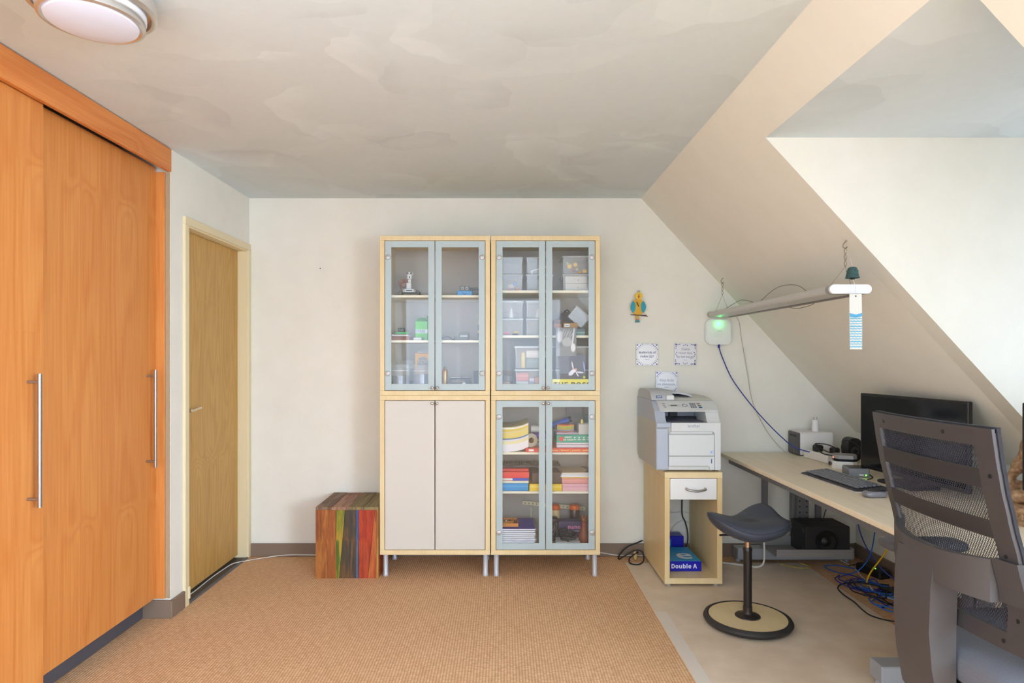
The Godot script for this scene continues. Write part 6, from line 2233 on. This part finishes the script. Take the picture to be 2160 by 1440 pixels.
func desk_things() -> void:
	var y := 0.70
	var g: G
	screen("large black flat monitor standing on the desk behind the chair", Vector3(1.99, y, -3.15), -1.455, 0.705, 0.405, 0.034)
	screen("second black monitor cut by the right edge of the picture", Vector3(1.782, y, -1.93), -1.53, 0.52, 0.30, 0.18)
	# storage server
	var t := thing("network_storage", "white network storage box with a dark front on the desk by the wall", "storage server", Vector3(2.0, y, -4.172))
	g = gw(t)
	g.span(Vector3(1.895, y + 0.006, -4.252), Vector3(2.112, y + 0.152, -4.092), 0.008)
	part(t, "case", g, mk(c8(236, 232, 226), 0.35))
	g = gw(t)
	g.span(Vector3(1.886, y + 0.006, -4.25), Vector3(1.897, y + 0.15, -4.094), 0.005)
	var f := part(t, "front_panel", g, mk(c8(74, 72, 72), 0.35))
	g = gw(t)
	g.span(Vector3(1.884, y + 0.118, -4.22), Vector3(1.887, y + 0.132, -4.13), 0.001)
	part(f, "latch", g, T.black)
	g = gw(t)
	for k in 2:
		g.cyl(Vector3(1.884, y + 0.022 + k * 0.014, -4.16), Vector3(1.8865, y + 0.022 + k * 0.014, -4.16), 0.0035, -1.0, 10)
	part(f, "button", g, T.steel)
	g = gw(t)
	for p in [[1.91, -4.23], [2.09, -4.23], [1.91, -4.11], [2.09, -4.11]]:
		g.cyl(Vector3(p[0], y, p[1]), Vector3(p[0], y + 0.008, p[1]), 0.008)
	part(t, "foot", g, T.dark_grey)
	# plug on the server
	t = thing("plug_adapter", "white round plug adapter standing pins-up on the network storage", "adapter", Vector3(2.022, y + 0.152, -4.155))
	g = gl()
	g.lathe([Vector2(0, 0), Vector2(0.020, 0), Vector2(0.022, 0.003), Vector2(0.0215, 0.038), Vector2(0.0195, 0.042), Vector2(0.019, 0.072), Vector2(0.016, 0.076), Vector2(0, 0.076)], 24)
	part(t, "case", g, mk(c8(242, 240, 238), 0.35))
	g = gl()
	for x in [-0.0095, 0.0095]:
		g.cyl(Vector3(x, 0.076, 0), Vector3(x, 0.094, 0), 0.0024, -1.0, 10)
	part(t, "pin", g, T.steel)
	# power strip with plugs
	t = thing("power_strip", "white power strip with black plugs beside the network storage", "power strip", Vector3(1.965, y, -3.93), 0.12)
	g = gl()
	g.box(Vector3(0, 0.026, 0), Vector3(0.12, 0.052, 0.24), 0.006)
	part(t, "case", g, mk(c8(236, 230, 220), 0.4))
	g = gl()
	g.box(Vector3(-0.02, 0.072, -0.03), Vector3(0.05, 0.04, 0.05), 0.008)
	part(t, "plug", g, T.black)
	g = gl()
	g.box(Vector3(0.03, 0.07, 0.06), Vector3(0.045, 0.035, 0.05), 0.008)
	part(t, "plug", g, T.black)
	g = gl()
	g.tube([Vector3(-0.02, 0.09, -0.03), Vector3(-0.07, 0.098, 0.02), Vector3(-0.075, 0.06, 0.10), Vector3(-0.03, 0.054, 0.15), Vector3(0.0, 0.058, 0.18)], 0.0035)
	part(t, "plug_cord", g, T.black)
	g = gl()
	g.tube([Vector3(0.03, 0.088, 0.06), Vector3(-0.01, 0.104, 0.03), Vector3(-0.06, 0.10, 0.0), Vector3(-0.05, 0.07, 0.12), Vector3(0.02, 0.06, 0.17)], 0.0035)
	part(t, "plug_cord", g, T.black)
	t = thing("desk_speaker", "small black upright desk speaker behind the little boxes", "speaker", Vector3(2.14, y, -3.94))
	g = gl()
	g.prism(rrect(0.082, 0.14, 0.036, 8, 0.0, 0.07), -0.04, 0.04)
	part(t, "case", g, T.black)
	g = gl()
	ring(g, 0.014, 0.026, 0.0, 0.004, Transform3D(Basis(), Vector3(0, 0.06, 0.04)), 24)
	part(t, "cone_ring", g, T.dark_grey)
	# little boxes with lights
	t = thing("media_box", "white eight-sided media box lying under a grey one on the desk", "network box", Vector3(1.95, y, -3.675), -0.35)
	g = gl()
	g.prism(rrect(0.125, 0.115, 0.022, 1), 0.0, 0.042, Transform3D(Basis(Vector3.RIGHT, -PI / 2), Vector3.ZERO))
	part(t, "case", g, mk(c8(238, 236, 234), 0.35))
	g = gl()
	g.box(Vector3(-0.063, 0.022, 0.005), Vector3(0.002, 0.012, 0.05))
	part(t, "front_slot", g, T.dark_grey)
	t = thing("set_top_box", "grey and black set-top box with a red light on the white box", "network box", Vector3(1.955, y + 0.0425, -3.675), -0.35)
	g = gl()
	g.prism(rrect(0.12, 0.11, 0.022, 1), 0.0, 0.014, Transform3D(Basis(Vector3.RIGHT, -PI / 2), Vector3.ZERO))
	part(t, "lower_case", g, T.black_gloss)
	g = gl()
	g.prism(rrect(0.118, 0.108, 0.022, 1), 0.014, 0.034, Transform3D(Basis(Vector3.RIGHT, -PI / 2), Vector3.ZERO))
	part(t, "upper_case", g, mk(c8(150, 146, 144), 0.4))
	led(t, Vector3(-0.06, 0.018, 0.02), c8(255, 90, 50))
	t = thing("receiver_dongle", "small black dongle with a glowing red light before the white box", "dongle", Vector3(1.925, y, -3.755))
	g = gl()
	pillow(g, Vector3(0, 0.011, 0), Vector3(0.014, 0.011, 0.022), 0.4, 0.5, 8, 16)
	part(t, "case", g, mk(c8(60, 36, 34), 0.3))
	led(t, Vector3(0.0, 0.008, 0.022), c8(255, 80, 40))
	t = thing("mini_computer", "dark grey mini computer with a green light before the monitor", "computer", Vector3(1.882, y, -3.425), -0.2)
	g = gl()
	g.box(Vector3(0, 0.024, 0), Vector3(0.105, 0.048, 0.105), 0.004)
	part(t, "case", g, mk(c8(124, 126, 132), 0.4, 0.2))
	g = gl()
	g.box(Vector3(0, 0.0485, 0), Vector3(0.095, 0.003, 0.095), 0.001)
	part(t, "top_plate", g, T.black_gloss)
	g = gl()
	g.box(Vector3(0.012, 0.014, 0.0528), Vector3(0.022, 0.006, 0.001))
	part(t, "port", g, T.white)
	led(t, Vector3(0.034, 0.013, 0.053), c8(90, 255, 40))
	t = thing("signal_cable", "black and grey cords trailing from the little boxes to the monitor", "cable", Vector3(2.0, y, -3.55))
	g = gw(t)
	g.tube([Vector3(2.0, 0.74, -3.77), Vector3(2.03, 0.80, -3.85), Vector3(2.08, 0.83, -3.88), Vector3(2.12, 0.80, -3.82), Vector3(2.10, 0.712, -3.70), Vector3(2.10, 0.707, -3.60)], 0.003)
	part(t, "cord", g, T.black)
	g = gw(t)
	g.tube([Vector3(1.938, 0.712, -3.39), Vector3(1.93, 0.707, -3.35), Vector3(1.90, 0.707, -3.31), Vector3(1.87, 0.707, -3.29)], 0.003)
	part(t, "cord", g, T.black)
	# keyboard and mouse
	t = thing("keyboard", "black keyboard with white front edge on the desk before the monitor", "keyboard", Vector3(1.705, y, -3.235), 0.075)
	g = gl()
	g.prism(PackedVector2Array([Vector2(-0.078, 0.002), Vector2(0.078, 0.002), Vector2(0.078, 0.024), Vector2(0.06, 0.026), Vector2(-0.07, 0.013), Vector2(-0.078, 0.009)]), -0.236, 0.236)
	part(t, "case", g, mk(c8(48, 48, 52), 0.5))
	g = gl()
	g.prism(PackedVector2Array([Vector2(-0.082, 0.0), Vector2(0.076, 0.0), Vector2(0.076, 0.004), Vector2(-0.084, 0.006)]), -0.238, 0.238)
	part(t, "white_base", g, mk(c8(214, 206, 200), 0.45))
	var row := [[-0.055, 18], [-0.034, 21], [-0.014, 21], [0.006, 21], [0.026, 21], [0.05, 20]]
	for r in row:
		g = gl()
		for i in r[1]:
			var z: float = -0.222 + (i + 0.5) * 0.444 / r[1]
			g.box(Vector3(r[0], 0.0165 + (r[0] + 0.055) * 0.1 + 0.004, z), Vector3(0.0155, 0.007, 0.444 / r[1] - 0.004), 0.0015, Basis(Vector3.BACK, 0.1))
		part(t, "key_row", g, mk(c8(118, 120, 128), 0.35)).set_meta("kind", "stuff")
	t = thing("computer_mouse", "black and silver computer mouse on the desk", "mouse", Vector3(1.683, y, -2.905), 0.1)
	g = gl()
	pillow(g, Vector3(0, 0.015, 0), Vector3(0.054, 0.017, 0.031), 0.75, 0.65)
	part(t, "lower_shell", g, mk(c8(140, 140, 148), 0.35, 0.3))
	g = gl()
	pillow(g, Vector3(0.004, 0.0205, 0), Vector3(0.046, 0.0155, 0.0255), 0.8, 0.7)
	part(t, "upper_shell", g, mk(c8(48, 48, 54), 0.35))
	g = gl()
	g.cyl(Vector3(0.03, 0.031, -0.004), Vector3(0.03, 0.031, 0.004), 0.007)
	part(t, "wheel", g, T.dark_grey)
	# carved statue
	t = thing("carved_statue", "gilded brown carved statue on an oval base at the right edge of desk", "statue", Vector3(2.07, y, -2.47))
	var gilt := textured(mottled(c8(206, 172, 132), c8(122, 84, 56), 0.03, 12), 0.4, Vector3.ONE * 5)
	g = gl()
	g.lathe([Vector2(0, 0), Vector2(0.148, 0), Vector2(0.152, 0.012), Vector2(0.143, 0.02), Vector2(0.138, 0.034), Vector2(0.145, 0.05), Vector2(0.142, 0.062), Vector2(0.128, 0.074), Vector2(0, 0.076)], 40)
	var bs := part(t, "base", g, gilt)
	for k in 26:
		var a := TAU * k / 26
		g = gl()
		pillow(g, Vector3(0.139 * cos(a), 0.034, 0.139 * sin(a)), Vector3(0.011, 0.015, 0.011), 0.9, 0.9, 6, 10)
		part(bs, "petal", g, gilt)
	g = gl()
	skin(g, [
		[Vector3(0.02, 0.12, 0), Vector3(0.02, 0.20, 0), 0.055, 0.048], [Vector3(0.02, 0.20, 0), Vector3(0.015, 0.27, 0), 0.048, 0.056],
		[Vector3(0.015, 0.29, -0.055), Vector3(0.015, 0.29, 0.055), 0.03, 0.03], [Vector3(0.012, 0.30, 0), Vector3(0.008, 0.335, 0), 0.02, 0.02],
		[Vector3(0.006, 0.365, 0), Vector3(0.006, 0.385, 0), 0.036, 0.034], [Vector3(0.012, 0.42, 0), Vector3(0.012, 0.43, 0), 0.018, 0.012],
		[Vector3(0.015, 0.285, -0.07), Vector3(0.0, 0.20, -0.098), 0.024, 0.02], [Vector3(0.0, 0.20, -0.098), Vector3(-0.07, 0.15, -0.07), 0.02, 0.014],
		[Vector3(0.015, 0.285, 0.07), Vector3(0.0, 0.20, 0.098), 0.024, 0.02], [Vector3(0.0, 0.20, 0.098), Vector3(-0.06, 0.14, 0.01), 0.02, 0.014],
		[Vector3(0.02, 0.11, -0.03), Vector3(-0.045, 0.108, -0.10), 0.04, 0.028], [Vector3(-0.045, 0.108, -0.10), Vector3(-0.10, 0.098, 0.0), 0.028, 0.018],
		[Vector3(0.02, 0.11, 0.03), Vector3(-0.045, 0.108, 0.10), 0.04, 0.028], [Vector3(-0.045, 0.108, 0.10), Vector3(-0.115, 0.094, -0.03), 0.028, 0.017],
	], Vector3(-0.15, 0.05, -0.145), Vector3(0.10, 0.46, 0.145), 0.0085, 0.03)
	part(t, "figure", g, gilt)

func cord(called: String, label: String, pts: Array, r: float, m: Material, group := "") -> void:
	var t := thing(called, label, "cable", Vector3(pts[0].x, 0, pts[0].z), 0.0, group)
	var g := gw(t)
	g.tube(pts, r)
	part(t, "cord", g, m)
	g = gw(t)
	var e: Vector3 = pts[-1]
	var d: Vector3 = (e - pts[-2]).normalized()
	g.cyl(e - d * 0.004, e + d * 0.012, r * 1.7, r * 1.5, 8)
	part(t, "plug", g, m)

func V(x: float, y: float, z: float) -> Vector3:
	return Vector3(x, y, z)

func floor_things() -> void:
	var g: G
	# chair mat
	var t := thing("chair_mat", "worn beige vinyl floor mat under the stool and desk", "mat", Vector3(1.36, 0, -2.7))
	g = gw(t)
	g.prism(PackedVector2Array([Vector2(0.787, -4.15), Vector2(1.94, -4.15), Vector2(1.94, -1.2), Vector2(0.787, -1.2)]), 0.0, 0.0022, Transform3D(Basis(Vector3.RIGHT, Vector3(0, 0, 1), Vector3.UP), Vector3.ZERO))
	part(t, "sheet", g, T.mat)
	g = gw(t)
	g.span(V(0.789, 0.0022, -3.35), V(0.85, 0.0030, -1.2))
	part(t, "edge_band", g, mk(c8(232, 220, 206), 0.3), "paler glossy strip along the mat edge")
	# wooden cube
	t = thing("wooden_cube", "cube stool of reclaimed multicoloured planks beside the cabinets", "stool", Vector3(-0.947, 0, -4.07))
	var x0 := -1.137
	var w := 0.38
	var zf := -3.862
	var zb := -4.28
	var h := 0.43
	var tones := [[c8(196, 122, 52), c8(176, 98, 40), c8(128, 68, 30)], [c8(128, 140, 34), c8(196, 160, 50), c8(60, 96, 40)], [c8(128, 90, 50), c8(84, 74, 52), c8(50, 58, 78)], [c8(74, 96, 150), c8(110, 120, 150), c8(60, 50, 50)], [c8(206, 70, 32), c8(178, 56, 28), c8(206, 110, 52)], [c8(216, 118, 56), c8(196, 84, 40), c8(150, 60, 34)], [c8(204, 150, 70), c8(176, 116, 50), c8(120, 76, 34)]]
	var wm := []
	for i in tones.size():
		wm.append(textured(worn(tones[i][0], tones[i][1], tones[i][2], 90 + i * 13), 0.6, Vector3(5, 1.9, 5)))
	var edges := [[0.0, 0.0], [0.124, 0.122], [0.178, 0.143], [0.243, 0.245], [0.260, 0.262], [0.357, 0.315], [0.368, 0.366], [0.380, 0.380]]
	for i in 7:
		g = gw(t)
		var a: Array = edges[i]
		var b: Array = edges[i + 1]
		var k := 0.0008
		var out := 0.001 * (i % 3)
		g.prism(PackedVector2Array([Vector2(x0 + a[1] + k, 0.0), Vector2(x0 + b[1] - k, 0.0), Vector2(x0 + b[0] - k, h - 0.018), Vector2(x0 + a[0] + k, h - 0.018)]), zf - 0.02, zf - out)
		part(t, "front_plank", g, wm[i])
	var tops := [[0.0, 0.095, c8(160, 126, 98), c8(124, 92, 70), c8(110, 96, 90)], [0.095, 0.20, c8(192, 146, 118), c8(166, 116, 92), c8(130, 96, 80)], [0.20, 0.29, c8(166, 142, 92), c8(136, 120, 80), c8(116, 96, 66)], [0.29, 0.38, c8(170, 150, 102), c8(148, 134, 90), c8(122, 104, 76)]]
	for i in 4:
		g = gw(t)
		g.span(V(x0 + tops[i][0] + 0.0008, h - 0.018, zb), V(x0 + tops[i][1] - 0.0008, h - 0.001 * (i % 2), zf), 0.0012)
		part(t, "top_plank", g, textured(worn(tops[i][2], tops[i][3], tops[i][4], 240 + i * 7), 0.65, Vector3(5, 5, 1.9)))
	for x in [x0, x0 + w - 0.02]:
		for i in 3:
			g = gw(t)
			var z0 := lerpf(zb, zf - 0.02, i / 3.0)
			g.span(V(x, 0, z0 + 0.0008), V(x + 0.02, h - 0.018, lerpf(zb, zf - 0.02, (i + 1) / 3.0) - 0.0008), 0.001)
			part(t, "side_plank", g, wm[[6, 0, 5][i]])
	# white cable along the wall and over the threshold
	cord("wall_cable", "white cable running along the back baseboard and across the door threshold", [V(-1.752, 0.012, -3.50), V(-1.752, 0.010, -3.65), V(-1.757, 0.010, -3.82), V(-1.752, 0.010, -3.98), V(-1.735, 0.012, -4.10), V(-1.68, 0.005, -4.18), V(-1.60, 0.005, -4.235), V(-1.45, 0.012, -4.278), V(-1.2, 0.012, -4.279), V(-0.7, 0.022, -4.279), V(0.0, 0.02, -4.279), V(0.55, 0.028, -4.279), V(0.66, 0.026, -4.277), V(0.75, 0.012, -4.275), V(0.90, 0.010, -4.275), V(1.1, 0.006, -4.279)], 0.0032, T.white_cable)
	cord("mains_lead", "black mains lead looped on the carpet left of the printer stand", [V(0.925, 0.11, -4.274), V(0.89, 0.10, -4.26), V(0.82, 0.075, -4.25), V(0.765, 0.03, -4.23), V(0.757, 0.005, -4.21), V(0.79, 0.03, -4.2), V(0.86, 0.07, -4.19), V(0.905, 0.06, -4.18), V(0.90, 0.02, -4.13), V(0.86, 0.006, -4.10), V(0.815, 0.006, -4.12), V(0.82, 0.02, -4.18), V(0.87, 0.05, -4.2)], 0.0048, T.black)
	t = thing("cable_tie", "crumpled yellowish cable tag on the black lead", "tag", V(0.862, 0.0, -4.205))
	g = gl()
	pillow(g, V(0, 0.034, 0), V(0.012, 0.034, 0.01), 0.8, 0.7, 10, 12)
	part(t, "tag", g, mk(c8(200, 170, 110), 0.7))
	g = gl()
	g.tube([V(-0.004, 0.066, 0), V(0.0, 0.076, 0.002), V(0.004, 0.066, 0.0)], 0.002)
	part(t, "knot", g, mk(c8(180, 150, 90), 0.7))
	cord("printer_lead", "black lead hanging inside the printer stand behind the paper", [V(1.19, 0.50, -4.262), V(1.186, 0.30, -4.262), V(1.205, 0.24, -4.255), V(1.22, 0.17, -4.25), V(1.215, 0.10, -4.24), V(1.19, 0.06, -4.235)], 0.0045, T.black)
	cord("wall_lead", "white lead looped on the wall behind the printer stand", [V(1.10, 0.30, -4.285), V(1.14, 0.293, -4.285), V(1.20, 0.297, -4.285), V(1.30, 0.27, -4.285), V(1.28, 0.20, -4.287), V(1.20, 0.24, -4.287), V(1.13, 0.19, -4.287), V(1.11, 0.10, -4.28)], 0.0028, T.white_cable)
	cord("thick_white_cable", "thick white cable curving over the mat behind the stool", [V(1.30, 0.0085, -4.14), V(1.42, 0.0085, -4.125), V(1.50, 0.0085, -4.09), V(1.56, 0.0085, -4.06), V(1.615, 0.0085, -4.05), V(1.643, 0.035, -4.05), V(1.65, 0.09, -4.055), V(1.65, 0.16, -4.06), V(1.648, 0.20, -4.07)], 0.006, T.white_cable)
	cord("thin_yellow_cord", "thin yellow cord looped on the mat under the steel tray", [V(1.78, 0.005, -4.12), V(1.83, 0.005, -4.06), V(1.90, 0.005, -4.03), V(1.95, 0.005, -4.06), V(1.92, 0.005, -4.12)], 0.0022, mk(c8(206, 180, 60), 0.5))
	cord("subwoofer_lead", "black lead rising from the subwoofer to the desk", [V(2.02, 0.299, -4.05), V(2.04, 0.36, -4.06), V(2.075, 0.42, -4.06), V(2.07, 0.50, -4.05), V(2.055, 0.56, -4.05), V(2.055, 0.655, -4.05)], 0.003, T.black)
	var grp := "cables under the desk"
	cord("patch_cable", "bright blue cable dropping from the desk in a wide loop on the carpet", [V(2.13, 0.665, -3.72), V(2.16, 0.45, -3.72), V(2.165, 0.30, -3.74), V(2.17, 0.15, -3.80), V(2.14, 0.05, -3.86), V(2.10, 0.006, -3.92), V(2.04, 0.006, -3.99), V(2.04, 0.006, -4.07), V(2.13, 0.006, -4.08), V(2.22, 0.006, -4.0)], 0.0036, T.cyan_cable, grp)
	cord("patch_cable", "dark blue cable dropping straight from the desk to the baseboard", [V(2.08, 0.665, -3.80), V(2.09, 0.45, -3.80), V(2.12, 0.28, -3.80), V(2.2, 0.12, -3.78), V(2.28, 0.03, -3.7), V(2.30, 0.008, -3.55)], 0.0036, T.blue_cable, grp)
	cord("patch_cable", "yellow cable curving down to the tangle on the floor", [V(2.13, 0.665, -3.40), V(2.16, 0.40, -3.50), V(2.15, 0.22, -3.62), V(2.12, 0.09, -3.70), V(2.10, 0.02, -3.70), V(2.11, 0.012, -3.60), V(2.14, 0.012, -3.50), V(2.2, 0.012, -3.42)], 0.0042, T.yellow_cable, grp)
	cord("patch_cable", "white cable lying diagonally through the tangle under the desk", [V(2.20, 0.005, -4.24), V(2.21, 0.005, -4.05), V(2.16, 0.01, -3.86), V(2.11, 0.018, -3.70), V(2.08, 0.02, -3.60), V(2.11, 0.012, -3.52), V(2.18, 0.012, -3.46)], 0.004, T.white_cable, grp)
	cord("patch_cable", "black cable in a long loop over the mat towards the chair", [V(2.24, 0.01, -3.72), V(2.12, 0.006, -3.77), V(2.0, 0.006, -3.76), V(1.925, 0.006, -3.69), V(1.90, 0.007, -3.58), V(1.90, 0.007, -3.47), V(1.885, 0.007, -3.36), V(1.89, 0.007, -3.28), V(1.955, 0.007, -3.22), V(2.1, 0.006, -3.18)], 0.0036, T.black, grp)
	var rng := RandomNumberGenerator.new()
	rng.seed = 9
	var kinds := [[T.blue_cable, "dark blue"], [T.blue_cable, "navy blue"], [T.cyan_cable, "bright blue"], [T.black, "black"], [T.blue_cable, "royal blue"], [T.black, "dull black"], [T.cyan_cable, "azure"]]
	var where := ["at the left of the tangle", "across the middle of the tangle", "at the front of the tangle", "at the back of the tangle", "nearest the chair", "beside the power brick", "on top of the tangle"]
	for k in 7:
		var c := V(2.06 + 0.035 * (k % 3), 0.0, -3.74 + k * 0.055)
		var pts := []
		var a0 := rng.randf() * TAU
		for i in 13:
			var a := a0 + i * 0.95
			var rr := rng.randf_range(0.06, 0.13)
			pts.append(c + V(cos(a) * rr * 0.9, 0.005 + 0.006 * (k % 4) + 0.012 * absf(sin(i * 1.3)), sin(a) * rr * 1.25))
		cord("patch_cable", "loosely coiled %s cable %s under the desk" % [kinds[k][1], where[k]], pts, 0.0034, kinds[k][0], grp)
	t = thing("power_brick", "black power brick lying by the baseboard under the desk", "adapter", V(2.265, 0, -3.93), 0.25)
	g = gl()
	g.box(V(0, 0.025, 0), V(0.085, 0.05, 0.19), 0.008)
	part(t, "case", g, T.black)
	led(t, V(-0.02, 0.05, 0.04), c8(90, 255, 70))
	g = gl()
	g.tube([V(0, 0.02, -0.09), V(0.0, 0.02, -0.13), V(-0.03, 0.006, -0.16)], 0.0035)
	part(t, "cord", g, T.black)
	t = thing("network_switch", "flat black network switch with an amber light at the end of the cables", "network box", V(2.19, 0, -3.56), 0.1)
	g = gl()
	g.box(V(0, 0.016, 0), V(0.10, 0.03, 0.16), 0.004)
	part(t, "case", g, T.black)
	led(t, V(-0.051, 0.016, 0.05), c8(255, 200, 60))
	g = gl()
	for i in 5:
		g.box(V(-0.0505, 0.014, -0.06 + i * 0.022), V(0.002, 0.012, 0.015))
	part(t, "port", g, T.mid_grey)
	t = thing("wire_bundle", "wires with beige clips hanging under the lower right cabinet", "wires", V(0.36, 0.136, -4.14))
	g = gl()
	for k in 3:
		g.box(V(-0.05 + k * 0.022, -0.02, 0), V(0.012, 0.04, 0.012), 0.003, Basis(Vector3.BACK, 0.5))
	part(t, "clip", g, mk(c8(206, 190, 150), 0.6))
	g = gl()
	g.tube([V(-0.05, -0.001, 0), V(-0.03, -0.03, 0.01), V(0.02, -0.05, 0.01), V(0.07, -0.035, 0.0), V(0.085, -0.001, 0)], 0.0025)
	g.tube([V(-0.02, -0.001, 0), V(0.0, -0.035, 0.02), V(0.05, -0.045, 0.02), V(0.075, -0.001, 0.01)], 0.0022)
	part(t, "wire", g, T.black)
